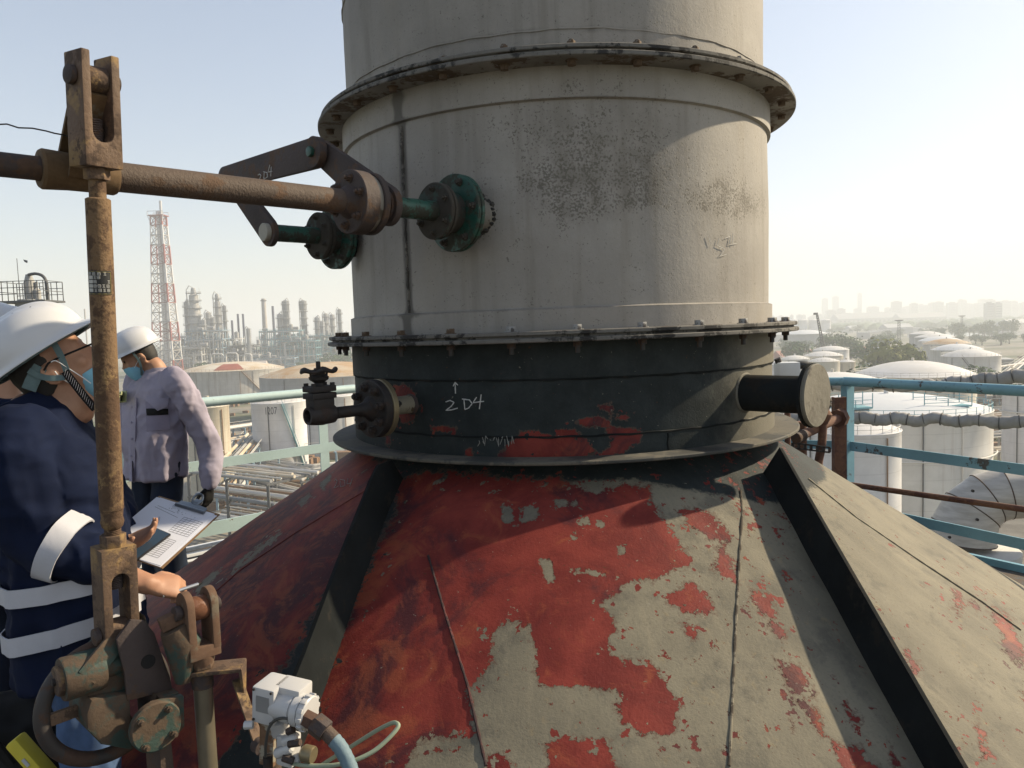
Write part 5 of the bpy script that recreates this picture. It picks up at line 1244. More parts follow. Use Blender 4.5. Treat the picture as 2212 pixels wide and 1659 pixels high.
MB().loft([ell(cl + UP*h - hz2*h*.3, hz2*a, l2*b, 24) for h, a, b in ((-.02, .085, .095), (.035, .078, .084), (.036, .072, .078), (-.01, .07, .08))], cap=False).build('collar', LAV, man2, smooth=50)
g = MB(); dA = (at(449, 1105, Y2 - .12) - WA).normalized(); nA = Vector((.9, -.3, .1)); nA = (nA - dA*nA.dot(dA)).normalized(); tA = nA.cross(dA); tA = tA if tA.y < 0 else -tA
hand(g, WA, dA, nA, tA, 1.0, (.45, .5, .5, .55), .5); limb(g, [WA + UP*.045, WA], [.040, .034]); put('glove', g, .0065, BLK, man2, 2)
t2 = MB(); t2.loft([ell(P2(.0, 0, z), hz2*a, l2*b, 20) for z, a, b in ((.80, .130, .180), (.92, .128, .17), (.98, .12, .16))])
for s in (-1, 1): limb(t2, [P2(0, s*.098, .84), P2(.03, s*.112, .47), P2(0, s*.12, .06)], [.106, .082, .068])
put('trousers', t2, .012, DKPANT, man2, 2, folds(.014, 8, 1.0))
for s in (-1, 1):
    mb = MB(); limb(mb, [P2(-.05, s*.12, .05), P2(.06, s*.125, .045), P2(.16, s*.13, .035)], [.052, .050, .044]); put('boot', mb, .012, BLK, man2, 2)
helmet(man2, M2h - f2*.004 + u2_*.012, f2, u2_, hl2, 1.08)
h2 = MB(); h2.loft([ell(M2h + u2_*h + f2*(o - .012), f2*a, hl2*b, 20) for h, o, a, b in ((-.06, -.04, .045, .060), (-.02, -.022, .078, .076), (.03, -.01, .094, .080), (.06, -.006, .092, .078))]); put('hair', h2, .009, HAIR, man2, 1)
mk = MB(); mk.loft([ell(M2h + f2*.048 - u2_*h, f2*a, hl2*b, 20) for h, a, b in ((.028, .068, .056), (.04, .069, .060), (.07, .064, .058), (.10, .054, .048), (.122, .040, .036))]); mk.build('face_mask', MASK, man2, smooth=50)
for s in (-1, 1):
    MB().tube([M2h + hl2*(s*.060) + f2*.055 - u2_*.045, M2h + hl2*(s*.082) - f2*.0 - u2_*.0, M2h + hl2*(s*.080) - f2*.02 + u2_*.012], .0018, 6).build('mask_loop', LOOP, man2)
    sheet([M2h + hl2*(s*.098) + f2*.02 + u2_*.045, M2h + hl2*(s*.090) + f2*.012 - u2_*.02, M2h + hl2*(s*.070) + f2*.03 - u2_*.085, M2h + f2*.05 - u2_*.125 + hl2*(s*.01)], .014, .002, STRAP, 'chin_strap', man2, hl2*s)
    MB().lathe(M2h + f2*.086 + hl2*(s*.032) + u2_*.012, f2, [(0, .010), (.004, .009), (.007, .004)], 12).build('eye', BLK, man2)

# ---------------- worker at the left edge
M3 = at(6, 752, 3.05); hz3 = Vector((-.30, .95, 0)).normalized(); l3 = UP.cross(hz3).normalized()
man3 = thing('person', 'person in navy jacket and white helmet mostly hidden behind the clipboard worker', 'person', (M3.x, M3.y, 0))
def P3(fw, lf, z): return Vector((M3.x, M3.y, 0)) + hz3*fw + l3*lf + UP*z
b3 = MB(); headmb(b3, M3, hz3, UP, l3); limb(b3, [M3 - UP*.06 - hz3*.02, P3(-.03, 0, M3.z - .18), P3(-.04, 0, M3.z - .25)], [.058, .06, .08])
for s in (-1, 1): limb(b3, [P3(-.03, s*.2, 1.30), P3(0, s*.25, 1.02), P3(.14, s*.20, .86)], [.055, .043, .03]); limb(b3, [P3(0, s*.095, .84), P3(.02, s*.11, .46), P3(0, s*.12, .08)], [.09, .06, .04])
b3.loft([ell(P3(o, 0, z), hz3*a, l3*b, 22, .2) for z, o, a, b in ((.82, 0, .12, .165), (1.0, .01, .125, .16), (1.2, -.01, .125, .175), (1.31, -.03, .10, .17), (1.37, -.04, .07, .10))])
put('body', b3, .011, SKIN, man3, 3)
j3 = MB(); j3.loft([ell(P3(o, 0, z), hz3*a, l3*b, 26, .25) for z, o, a, b in ((.62, .0, .165, .225), (.8, .0, .16, .215), (1.0, .0, .157, .208), (1.2, -.01, .152, .212), (1.30, -.03, .128, .212), (1.36, -.04, .09, .14), (1.40, -.04, .07, .09))])
for s in (-1, 1): limb(j3, [P3(-.03, s*.16, 1.34), P3(-.03, s*.215, 1.28), P3(0, s*.262, 1.02), P3(.10, s*.225, .90)], [.08, .086, .070, .056])
put('jacket', j3, .011, NAVY, man3, 2, folds(.018, 6, 21.0, Vector((1, 1, .55))))
t3 = MB()
for s in (-1, 1): limb(t3, [P3(0, s*.098, .84), P3(.03, s*.112, .47), P3(0, s*.12, .06)], [.106, .082, .068])
put('trousers', t3, .013, DKPANT, man3, 2)
for s in (-1, 1):
    mb = MB(); limb(mb, [P3(-.05, s*.12, .05), P3(.16, s*.13, .035)], [.052, .044]); put('boot', mb, .013, BLK, man3, 2)
helmet(man3, M3, hz3, UP, l3, 1.08)

# ---------------- black bag with a yellow pouch at the worker's feet
bg = at(22, 1640, 2.35); bag = thing('tool_bag', 'black bag with a yellow pouch on the deck at lower left corner', 'bag', (bg.x, bg.y, 0.0))
mb = MB(); mb.loft([ell(Vector((bg.x - .04, bg.y, z)), Vector((a, .05, 0)), Vector((-.03, b, 0)), 24, .6) for z, a, b in ((.0, .19, .13), (.06, .21, .15), (.30, .20, .14), (.44, .17, .11), (.50, .10, .06))])
put('bag_body', mb, .012, BLK, bag, 2, folds(.022, 6, 4.0))
y0, y1 = at(46, 1612, 2.17), at(78, 1648, 2.17); yd = (y1 - y0).normalized()
ym = MB(); ym.box((y0 + y1)/2 + yd*.02, ((y1 - y0).length + .10, .05, .042), yd, Vector((0, 1, 0)), yd.cross(Vector((0, 1, 0)))).build('yellow_pouch', plain('yellow_fabric', (0.62, 0.52, 0.05), 0.7), bag, bevel=.010)
MB().box((y0 + y1)/2 + yd*.012 + Vector((0, -.027, 0)), (.026, .002, .011), yd, Vector((0, 1, 0)), yd.cross(Vector((0, 1, 0)))).build('pouch_label', TAPE, bag)
MB().tube(spl([bg + Vector((-.16, -.13, .02)), bg + Vector((-.10, -.15, .16)), bg + Vector((.02, -.15, .18)), bg + Vector((.10, -.14, .06))]), .014, 8).build('bag_handle', BLK, bag)
# ================================================================== platform, railings and right hand side
ALB = 0.80
DECK = paint('dark_deck_plate', (0.060, 0.060, 0.060), 0.3, rust=0.35, rcol=(0.12, 0.085, 0.06), dirt=0.4, rough=0.8, rscale=3)
RAILB = paint('sky_blue_rail_paint', (0.20, 0.42, 0.53), 0.10, rust=0.22, rcol=(0.085, 0.05, 0.03), rough=0.5, bump=0.05, rscale=5, dirt=0.25, dcol=(0.12, 0.22, 0.27))
RAILP = paint('pale_green_blue_rail_paint', (0.50, 0.66, 0.67), 0.08, rust=0.04, rough=0.5, bump=0.05, rscale=6)
REDR = paint('red_brown_rusted_steel', (0.12, 0.048, 0.030), 0.35, rust=0.5, rcol=(0.19, 0.095, 0.055), rough=0.8, bump=0.2, rscale=6)
WRAP = paint('grey_wrapped_cloth', (0.48, 0.47, 0.455), 0.2, dirt=0.5, dcol=(0.20, 0.185, 0.165), rough=0.9, bump=0.4, bscale=25)
HOSE = plain('black_hose', (0.012, 0.014, 0.015), 0.5)
ALU = NT('aluminium_cladding'); _n = ALU.noise(2.5, 4, 0.6); _s = ALU.noise(3, 5, 0.6, ALU.map((1, 1, 6)))
ALU = ALU.done(ALU.mix(ALU.ss(_s, 0.35, 0.7), (0.44, 0.41, 0.36), (0.60, 0.565, 0.51)), ALU.mth('ADD', 0.42, ALU.mth('MULTIPLY', _n, 0.2)), 0.2, ALU.bump(_s, 0.12, 0.01))
mb = MB()
deck = []
for k in range(40):
    t = 2*pi*k/40; deck.append((AX.x + 3.02*sin(t), AX.y - 3.02*cos(t)))
mb.prism([(x, y) for x, y in deck], (0, 0, -0.05), (1, 0, 0), (0, 1, 0), 0.09)
mb.build('deck', DECK)['kind'] = 'structure'
fd = MB().prism([(-3.2, -1.2), (2.4, -1.2), (2.4, 1.2), (-.2, 1.4), (-1.6, 3.6), (-2.4, 5.9), (-3.6, 5.6), (-3.6, 2.0)], (0, 0, -0.06), (1, 0, 0), (0, 1, 0), 0.09).build('deck', DECK); fd['kind'] = 'structure'
ZT, ZM, ZL = 1.14, 0.68, 0.24
RA, RB = onz(1827, 824, ZT), onz(2205, 844, ZT); RD = (RB - RA); RE = RA + RD*1.9
LA, LB = onz(694, 846, ZT), onz(440, 869, ZT); LE = LA + (LB - LA)*1.6; LR = LA + (LA - LB)*.35
def zz(p, z): return Vector((p.x, p.y, z))
rl = thing('guard_railing', 'sky blue guard railing with rust chips at the right edge of the deck', 'railing', (RA.x, RA.y, 0))
MB().tube([zz(RA, ZT) - RD*.01, zz(RE, ZT)], .033, 14).build('top_rail', RAILB, rl)
for z in (ZM, ZL): MB().bar(zz(RA, z), zz(RE, z), .012, .066, hint=(0, 0, 1)).build('mid_rail', RAILB, rl)
MB().bar(zz(RA, -0.05), zz(RA, ZT - .02), .075, .012, hint=RD.cross(UP)).build('post', RAILB, rl); MB().bar(zz(RA, -0.05) + RD.normalized()*.035, zz(RA, ZT - .03) + RD.normalized()*.035, .075, .010, hint=RD).build('post', RAILB, rl)
MB().bar(zz(RE, -0.05), zz(RE, ZT - .02), .07, .07).build('post', RAILB, rl)
RC = onz(1745, 822, ZT) if False else RA + Vector((-1.5, .62, 0))
MB().tube([zz(RA, ZT), zz(RC, ZT)], .030, 12).build('top_rail', RAILB, rl)
MB().bar(zz(RA, ZM), zz(RC, ZM), .012, .062).build('mid_rail', RAILB, rl); MB().bar(zz(RC, -0.05), zz(RC, ZT), .06, .06).build('post', RAILB, rl)
o1 = zz(RA, 0) + RD.normalized()*1.0
tb0, tb1 = onz(1965, 1168, 0.04), onz(2230, 1225, 0.04)
tbd = (tb1 - tb0)
MB().bar(tb0 - tbd*.3 + UP*-.075, tb1 + tbd*.8 + UP*-.075, .03, .15).build('toe_beam', RAILB, rl)
b0, b1 = onplane(1838, 1047, RA, RD.cross(UP).normalized()), onplane(2225, 1102, RA, RD.cross(UP).normalized())
MB().cyl(b0, b1 + (b1 - b0)*.4, .019, n=14).build_thing('brown_pipe', REDR, 'thin red brown rusted pipe slung along the blue railing', 'pipe')
ll = thing('guard_railing', 'pale green guard railing behind the workers on the left', 'railing', (LA.x, LA.y, 0))
MB().tube([zz(LR, ZT), zz(LA, ZT), zz(LE, ZT)], .036, 14).build('top_rail', RAILP, ll)
for z in (ZM,): MB().bar(zz(LR, z), zz(LE, z), .014, .072).build('mid_rail', RAILP, ll)
MB().bar(zz(LR, ZL - .04), zz(LE, ZL - .04), .014, .10).build('toe_rail', RAILP, ll)
MB().bar(zz(LA, -0.1), zz(LA, ZT - .02), .012, .078, hint=(LB - LA)).build('post', RAILP, ll); MB().bar(zz(LE, -0.1), zz(LE, ZT - .02), .07, .012, hint=(LB - LA)).build('post', RAILP, ll)
# rusty channel post, strut, second post
def vpost(x, y0, Y, w, d, mat, name, label, cat, ztop=None):
    p = at(x, y0, Y); mb = MB(); mb.box((p.x, p.y, (p.z - .1)/2), (w, d, p.z + .1)); return mb
p = at(1819, 858, 5.2); ch = thing('channel_post', 'red brown rusted channel post standing before the blue corner post', 'post', (p.x, p.y, 0))
MB().box((p.x - .012, p.y, p.z/2 - .05), (.062, .010, p.z + .1)).build('web', REDR, ch)
for s in (-1, 1): MB().box((p.x - .012 + s*.036, p.y + .022, p.z/2 - .05), (.009, .054, p.z + .1)).build('channel_flange', REDR, ch)
p = at(1729, 950, 5.0); MB().cyl((p.x, p.y, -.1), (p.x, p.y, p.z + .12), .040, n=16).build_thing('pipe_post', REDR, 'short rusty pipe post just right of the stack base plate', 'post')
s0, s1 = at(1722, 945, 4.75), at(1812, 903, 5.15); stt = thing('strut_pipe', 'slanting rusty strut pipe with threaded end between base plate and channel post', 'strut', tuple(s0))
MB().cyl(s0, s1, .030, n=16).build('strut_bar', REDR, stt); dS = (s1 - s0).normalized()
MB().lathe(s0 - dS*.02, dS, [(0, .034), (.02, .038), (.03, .034), (.04, .040), (.05, .034), (.06, .040), (.07, .034), (.08, .040), (.10, .034)], 16).build('threaded_end', RUST_D, stt)
MB().cyl(s1 - dS*.02, s1 + dS*.03, .062, n=8).build('end_plate', REDR, stt)
hs = thing('cable_conduit', 'black hose arching behind the capped stub into a rusty conduit', 'conduit', tuple(at(1775, 1000, 4.9)))
MB().tube(spl([at(x, y, 4.9) for x, y in ((1700, 806), (1722, 790), (1745, 790), (1765, 798), (1780, 816), (1785, 840), (1784, 866))]), .026, 12).build('hose', HOSE, hs)
MB().lathe(at(1784, 858, 4.9), at(1782, 885, 4.9) - at(1784, 858, 4.9), [(0, .030), (.02, .040), (.03, .034), (.05, .040), (.07, .030)], 14).build('hose_fitting', SOOT, hs)
MB().tube(spl([at(x, y, 4.9) for x, y in ((1783, 880), (1778, 915), (1775, 960), (1768, 1000), (1762, 1060))]), .027, 12).build('conduit_tube', REDR, hs)
MB().lathe(at(1781, 884, 4.9), at(1777, 915, 4.9) - at(1781, 884, 4.9), [(0, .030), (.03, .052), (.06, .044), (.10, .028)], 14).build('conduit_tee', REDR, hs)
jb = at(1700, 800, 4.7); j = thing('junction_box', 'small white junction box tucked behind the capped stub', 'junction box', (jb.x, jb.y, 0))
MB().box(jb, (.13, .10, .10)).build('box_body', plain('white_box', (0.62, 0.66, 0.70), 0.5), j, bevel=.008); MB().cyl(jb + Vector((-.05, 0, .05)), jb + Vector((-.06, 0, .075)), .02, n=10).build('box_gland', SOOT, j); MB().cyl((jb.x, jb.y, -.1), (jb.x, jb.y, jb.z - .05), .018, n=10).build('box_post', REDR, j)
st0_, st1_ = at(1712, 962, 4.85), at(1792, 972, 4.85)
sl = MB(); 
for s in (-1, 1): sl.bar(st0_ + UP*(s*.016), st1_ + UP*(s*.016), .010, .010)
for k in range(7): q = st0_ + (st1_ - st0_)*(k/6); sl.box(q, (.016, .010, .032))
sl.build_thing('slotted_strut', SOOT, 'short black slotted strut under the slanting rusty pipe', 'bracket')
# cloth wrapped pipes
TIE = plain('grey_tie_wire', (0.13, 0.125, 0.12), 0.7)
def wrapped(pts, r, label, seed):
    t_ = thing('wrapped_pipe', label, 'pipe', tuple(pts[0])); P = []; R = random.Random(seed)
    n = 150
    for k in range(n + 1):
        t = k/n*(len(pts) - 1); i = min(int(t), len(pts) - 2); f = t - i; P.append(pts[i]*(1 - f) + pts[i + 1]*f)
    mb = MB(); P = [p + UP*(.010*sin(k*.31 + seed)) for k, p in enumerate(P)]
    mb.tube(P, [r*(1 + .06*sin(k*1.15) + .05*R.uniform(-1, 1)) for k in range(n + 1)], 18)
    vs = []
    for v in mb.v: vs.append(v + Vector((0, 0, 1))*mnoise.noise(v*7)*r*.22 + Vector((0, 0, -1))*max(0, mnoise.noise(v*2.3 + Vector((5, 5, 5))))*r*.35)
    mb.v = vs; mb.build('wrapping', WRAP, t_, smooth=50)
    ties = MB()
    for k in range(4, n, 9):
        d = (P[k + 1] - P[k - 1]).normalized(); u, v, _ = frame(d); ties.tube([P[k] + (u*cos(a) + v*sin(a))*r*1.04 for a in [2*pi*i/14 for i in range(14)]], .005, 5, closed=True)
    o = ties.build('tie_wires', TIE, t_); o['kind'] = 'stuff'
wrapped([at(1650, 905, 7.3), at(1830, 903, 6.9), at(2020, 906, 6.5), at(2260, 914, 6.0)], .050, 'lower lumpy grey cloth wrapped pipe crossing before the white tanks', 2)
wrapped([at(1660, 838, 7.4), at(1830, 832, 7.0), at(2020, 832, 6.6), at(2130, 820, 6.4), at(2260, 806, 6.1)], .052, 'upper lumpy grey cloth wrapped pipe just behind the blue top rail', 5)
# clad elbow duct on its white base
eb = thing('clad_elbow_duct', 'big segmented silver clad elbow duct on a white round base', 'duct', tuple(at(2085, 1185, 8.6)))
Y = 8.6; path = [at(2078, 1180, Y), at(2078, 1168, Y), at(2082, 1140, Y), at(2100, 1102, Y), at(2132, 1077, Y), at(2172, 1066, Y - .05), at(2216, 1064, Y - .1), at(2262, 1066, Y - .15), at(2400, 1070, Y - .3)]
rr = [.345, .345, .335, .315, .298, .288, .284, .284, .284]
for k in range(1, len(path) - 1):
    a, b = path[k], path[k + 1]; d0 = (path[k + 1] - path[k - 1]).normalized(); d1 = (path[min(k + 2, len(path) - 1)] - path[k]).normalized() if k + 2 < len(path) else d0
    S0, S1_ = [], []
    for (c, d, L, r) in ((a, d0, S0, rr[k]), (b, d1, S1_, rr[k + 1])):
        u = Vector((0, 1, 0)); u = (u - d*u.dot(d)).normalized(); v = d.cross(u); L += [c + (u*cos(2*pi*i/40) + v*sin(2*pi*i/40))*r for i in range(40)]
    MB().loft([S0, S1_], cap=False).build('clad_segment', ALU, eb, smooth=30)
    MB().tube(S0, .007, 6, closed=True).build('clad_seam', RUST_P, eb)
for (x, y) in ((2050, 1160), (2110, 1122), (2185, 1095), (2100, 1060)):
    q = at(x, y, Y - .33); MB().cyl(q, q + Vector((0, -.02, 0)), .016, n=8).build('clad_rivet', SOOT, eb)
bs = at(2082, 1192, Y); MB().lathe((bs.x + .05, bs.y, bs.z - .12), UP, [(0, .52), (.16, .52), (.17, .50), (.17, 0)], 40).build('round_base', plain('white_base_paint', (0.55, 0.55, 0.52), 0.6), eb)
lowz = bs.z - .12
MB().box((4.6, 8.4, lowz - .3), (5.0, 4.2, .6)).build('lower_roof', paint('grey_roof', (0.17, 0.165, 0.15), 0.3, dirt=.5, rough=.9))['kind'] = 'structure'
MB().box((4.7, 6.42, lowz + .02), (4.6, .05, .10)).build_thing('cable_tray', plain('grey_tray', (0.30, 0.30, 0.29), 0.6), 'low grey tray along the roof before the silver elbow', 'cable tray')
# white ribbed sheets and stored tubes outside the left railing
LDv = (LB - LA).normalized(); LN = Vector((-LDv.y, LDv.x, 0)); LN = LN if (LA + LN - AX).length > (LA - AX).length else -LN
WSH = plain('white_sheet', (0.72, 0.74, 0.76), 0.45, 0, 0.05, 3)
rs = thing('ribbed_sheet_stack', 'stack of white ribbed sheets lying outside the pale green railing', 'sheet stack', tuple(zz(LA, -.2) + LN*.5))
for k in range(7):
    c = zz(LA, .05 - .035*k) + LDv*1.2 + LN*(.14 + .0*k) - LN*.05*k
    MB().bar(c - LDv*2.2, c + LDv*2.4, .05, .024).build('ribbed_sheet', WSH, rs, bevel=.006)
for k, (cN_, lab) in enumerate((((0.30, 0.27, 0.20), 'beige'), ((0.25, 0.13, 0.075), 'brown'), ((0.42, 0.32, 0.07), 'yellow'), ((0.05, 0.09, 0.08), 'dark green'), ((0.10, 0.48, 0.62), 'cyan blue'), ((0.06, 0.09, 0.15), 'dark blue'))):
    c = zz(LA, -.26 - .045*k) + LDv*1.2 - LN*(.24 + .045*k)
    MB().cyl(c - LDv*2.2, c + LDv*2.4, .020, n=10).build_thing('stored_tube', plain(lab.replace(' ', '_') + '_tube', cN_, 0.6), 'long %s tube lying below the white ribbed sheets' % lab, 'tube', 'tubes stored outside the left railing')
# ================================================================== tank farm, refinery, trees, town
ALB = 0.72
def G(x, y): return onz(x, y, GZ)
def hor(x): return pix(EYE + Vector(((x - _W/2)/_F*5e4, 5e4, 0)))[1]
def gat(x, Y):
    """ground point straight below the sight line x at depth Y"""
    p = at(x, hor(x), Y); return Vector((p.x, p.y, GZ))
def zy(x, y, Y): return at(x, y, Y).z
def tank_mat(name, col, rust, rcol=(0.24, 0.12, 0.05), dirty=0.2):
    m = NT(name); n1 = m.noise(.25, 5, .6); st = m.noise(.55, 6, .65, m.map((1.6, 1.6, .06))); s2 = m.noise(.9, 6, .7, m.map((2.2, 2.2, .10), loc=(7, 3, 1)))
    c = m.mix(m.ss(n1, .3, .7), sc3(col, .88), sc3(col, 1.06)); c = m.mix(m.mth('MULTIPLY', m.ss(st, .50, .78), rust), c, rcol); c = m.mix(m.mth('MULTIPLY', m.ss(s2, .52, .8), dirty), c, sc3(col, .45))
    z = m.sep()[2]; seam = m.mth('PINGPONG', m.mth('ADD', z, 50.0), 1.1); c = m.mix(m.mth('MULTIPLY', m.mth('LESS_THAN', seam, .05), .25), c, sc3(col, .5))
    return m.done(c, .6, 0, None, .3)
TW = tank_mat('white_tank_paint', (0.80, 0.79, 0.76), .35); TW2 = tank_mat('clean_white_tank_paint', (0.82, 0.82, 0.83), .12); TR = tank_mat('rust_streaked_tank_paint', (0.60, 0.58, 0.54), .9, (0.17, 0.10, 0.06), .6)
TGY = tank_mat('grey_tank_paint', (0.50, 0.51, 0.51), .25, dirty=.4); TBE = tank_mat('beige_tank_paint', (0.66, 0.60, 0.48), .5); TCR = tank_mat('cream_tank_paint', (0.78, 0.73, 0.62), .45)
def roof_mat(name, a, b, sc_=.12): 
    m = NT(name); n = m.noise(sc_, 6, .65, dist=.4); return m.done(m.mix(m.ss(n, .35, .68), a, b), .7, 0, None, .2)
ROW = roof_mat('white_roof', (0.80, 0.80, 0.80), (0.70, 0.69, 0.67)); RORU = roof_mat('orange_rust_roof', (0.62, 0.52, 0.38), (0.50, 0.30, 0.13)); ROCR = roof_mat('cream_rust_roof', (0.74, 0.69, 0.59), (0.62, 0.49, 0.33)); RORD = roof_mat('red_oxide_roof', (0.42, 0.13, 0.08), (0.30, 0.09, 0.06), .5)
ROBL = roof_mat('blue_white_roof', (0.78, 0.80, 0.83), (0.70, 0.74, 0.78)); PIPEW = plain('white_pipe', (0.74, 0.72, 0.67), 0.5, 0, .12, .5); TURQ = plain('turquoise_steel', (0.16, 0.40, 0.46), 0.6); DKST = plain('dark_grey_steel', (0.10, 0.105, 0.11), 0.6); RUSTST = plain('rusty_steel', (0.26, 0.15, 0.08), 0.8, 0, .3, .7)
def tank(c, r, h, dome, smat, rmat, label, rail=None, stair=None, pipes=0, patch=None, group='storage tanks', n=72, ringpipe=None, name='storage_tank'):
    t = thing(name, label, 'storage tank', tuple(c), group=group); z0 = c.z
    MB().lathe(c, UP, [(0, r), (h*.33, r), (h*.66, r), (h, r), (h + .12, r + .10), (h + .2, r + .06)], n).build('tank_shell', smat, t, smooth=40)
    pr = []
    for k in range(0, 15): a = k/14; pr.append((h + .16 + dome*(1 - (1 - a)**2*1.0), max(0, r*1.002*(1 - a))))
    MB().lathe(c, UP, pr, n).build('tank_roof', rmat, t, smooth=60)
    MB().cyl((c.x, c.y, z0 + h + dome), (c.x, c.y, z0 + h + dome + .9), .35, n=10).build('roof_vent', smat, t)
    if rail:
        mb = MB(); m = max(24, int(r*3.2)); rr_ = r - .12
        for zz_ in (1.1, .55): mb.tube([Vector((c.x + rr_*cos(2*pi*i/64), c.y + rr_*sin(2*pi*i/64), z0 + h + .2 + zz_)) for i in range(64)], .035, 4, closed=True)
        for i in range(m): a = 2*pi*i/m; mb.bar((c.x + rr_*cos(a), c.y + rr_*sin(a), z0 + h + .1), (c.x + rr_*cos(a), c.y + rr_*sin(a), z0 + h + 1.3), .06)
        mb.build('roof_railing', rail, t)
    toc = Vector((-c.x, -c.y, 0)).normalized(); base_a = atan2(toc.y, toc.x)
    if stair:
        a0, a1, mat = stair; P = []
        for k in range(25): q = k/24; a = base_a + radians(a0 + (a1 - a0)*q); P.append((a, z0 + h*q))
        mb = MB(); rings = []
        for a, z in P: d = Vector((cos(a), sin(a), 0)); rings.append([c + d*(r + .05) + UP*(z - z0 - .15), c + d*(r + .75) + UP*(z - z0 - .15), c + d*(r + .75) + UP*(z - z0 + .15), c + d*(r + .05) + UP*(z - z0 + .15)])
        mb.loft(rings).build('spiral_stair', mat, t)
        MB().tube([c + Vector((cos(a), sin(a), 0))*(r + .75) + UP*(z - z0 + 1.1) for a, z in P], .05, 5).build('stair_handrail', mat, t)
    for k in range(pipes):
        a = base_a + radians(-62 + 124*(k + .5)/pipes + 9*sin(k*5 + c.x)); d = Vector((cos(a), sin(a), 0)); m2 = (DKST, PIPEW, RUSTST)[k % 3]
        MB().cyl(c + d*(r + .16), c + d*(r + .16) + UP*(h*.98), .10, n=8).build('down_pipe', m2, t)
    if ringpipe: MB().tube([c + Vector((cos(base_a + a), sin(base_a + a), 0))*(r + .5) + UP*(h*ringpipe) for a in [-1.5 + 3.0*i/40 for i in range(41)]], .11, 6).build('ring_pipe', PIPEW, t)
    if patch:
        mb = MB(); a0, a1, q0, q1 = patch; rings = []
        for i in range(11):
            a = base_a + radians(a0 + (a1 - a0)*i/10); d = Vector((cos(a), sin(a), 0)); ring = []
            for k in range(6):
                q = q0 + (q1 - q0)*k/5; ring.append((q, d))
            rings.append([c + d*(r*(1 - q)) + UP*(h + .22 + dome*(1 - (1 - q)**2)) for q, d in ring])
        vs = [p for rg in rings for p in rg]; fs = [(i*6 + k, i*6 + k + 1, (i + 1)*6 + k + 1, (i + 1)*6 + k) for i in range(10) for k in range(5)]
        MB().add(vs, fs).build('roof_patch', RORD, t)
    return t
def tank_px(x0, x1, yrim, Y, h, *a, **k):
    """tank whose sides stand on sight lines x0 and x1, rim front at row yrim"""
    xc = (x0 + x1)/2; r = (x1 - x0)/2*Y/_F; c = gat(xc, Y + 0.0); zr = zy(xc, yrim, Y - r*.6); hh = zr - GZ
    return tank(c, r, hh, *a, **k)
# left
tank_px(392, 606, 801, 372, 0, 3.6, TR, ROCR, 'old rust streaked tank with cream dome and red roof patch', RUSTST, (40, 8, RUSTST), 5, (-22, 12, .06, .55))
tank_px(562, 856, 813, 285, 0, 4.4, TGY, RORU, 'wide grey tank with an orange rusted dome behind the gate valve', PIPEW, None, 4)
t7 = tank_px(536, 650, 872, 160, 0, 1.4, TW2, ROW, 'white tank numbered 1207 seen over the pale green rail', PIPEW, (58, 5, TURQ), 2)
tank_px(650, 770, 858, 196, 0, 1.6, TW, ROW, 'rust streaked white tank right of the one numbered 1207', PIPEW, None, 4)
tank_px(395, 482, 882, 142, 0, 1.2, TBE, TCR, 'beige tank half hidden behind the lavender shirt sleeve', PIPEW, (30, -20, PIPEW), 3)
# number on its shell
num = bpy.data.curves.new('tank_number', 'FONT'); num.body = '1207'; num.size = 2.1; num.align_x = 'CENTER'; no = bpy.data.objects.new('tank_number', num); C.objects.link(no)
dg_ = bpy.context.evaluated_depsgraph_get(); nme = bpy.data.meshes.new_from_object(no.evaluated_get(dg_)); bpy.data.objects.remove(no)
tc7 = t7.location; r7 = (650 - 536)/2*160/_F; toc = Vector((-tc7.x, -tc7.y, 0)).normalized(); ba = atan2(toc.y, toc.x) - radians(17)
zc7 = zy(566, 892, 158) - GZ
bm = bmesh.new(); bm.from_mesh(nme); bmesh.ops.subdivide_edges(bm, edges=bm.edges, cuts=1)
for v in bm.verts: a = ba + v.co.x*.62/r7; v.co = Vector((cos(a)*(r7 + .03), sin(a)*(r7 + .03), zc7 + v.co.y))
bm.to_mesh(nme); bm.free(); nme.materials.clear(); nme.materials.append(plain('dark_number_paint', (0.06, 0.07, 0.10), .7)); link_mesh('tank_number', nme, t7)
# right, near
tbig = tank_px(1716, 2113, 898, 122, 0, 2.3, TW, ROBL, 'largest white tank at right with turquoise roof platforms and ring pipe', TURQ, None, 5, ringpipe=.62)
for px_, py_, w_, nm_ in ((1838, 872, 5.0, 'roof_platform'), (2035, 868, 7.0, 'roof_platform')):
    q = at(px_, py_ + 8, 114); mb = MB(); mb.box(q, (w_, 3.2, .25))
    for sx in (-1, 0, 1):
        for sy in (-1, 1): mb.bar(q + Vector((sx*w_/2, sy*1.6, 0)), q + Vector((sx*w_/2, sy*1.6, 2.2 if sx else 1.2)), .10)
    for sy in (-1, 1):
        for zq in (.6, 1.2): mb.bar(q + Vector((-w_/2, sy*1.6, zq)), q + Vector((w_/2, sy*1.6, zq)), .08)
    mb.bar(q, Vector((q.x, q.y, tbig.location.z + 14.5)), .3); mb.build(nm_, TURQ, tbig)
tank_px(1733, 1936, 938, 98, 0, 1.5, TW2, ROW, 'white tank in front of the largest one, behind the rusty channel post', PIPEW, None, 3, ringpipe=.33)
tank_px(1852, 2092, 815, 196, 0, 3.4, TCR, ROW, 'broad white domed tank just above the blue top rail', PIPEW, None, 4)
tank_px(1690, 1905, 832, 172, 0, 2.2, TCR, ROW, 'flat domed tank right behind the capped stub', PIPEW, None, 3)
tank_px(2178, 2300, 852, 138, 0, 1.4, TW2, ROW, 'white tank cut by the right edge of the picture', PIPEW, None, 2, ringpipe=.8)
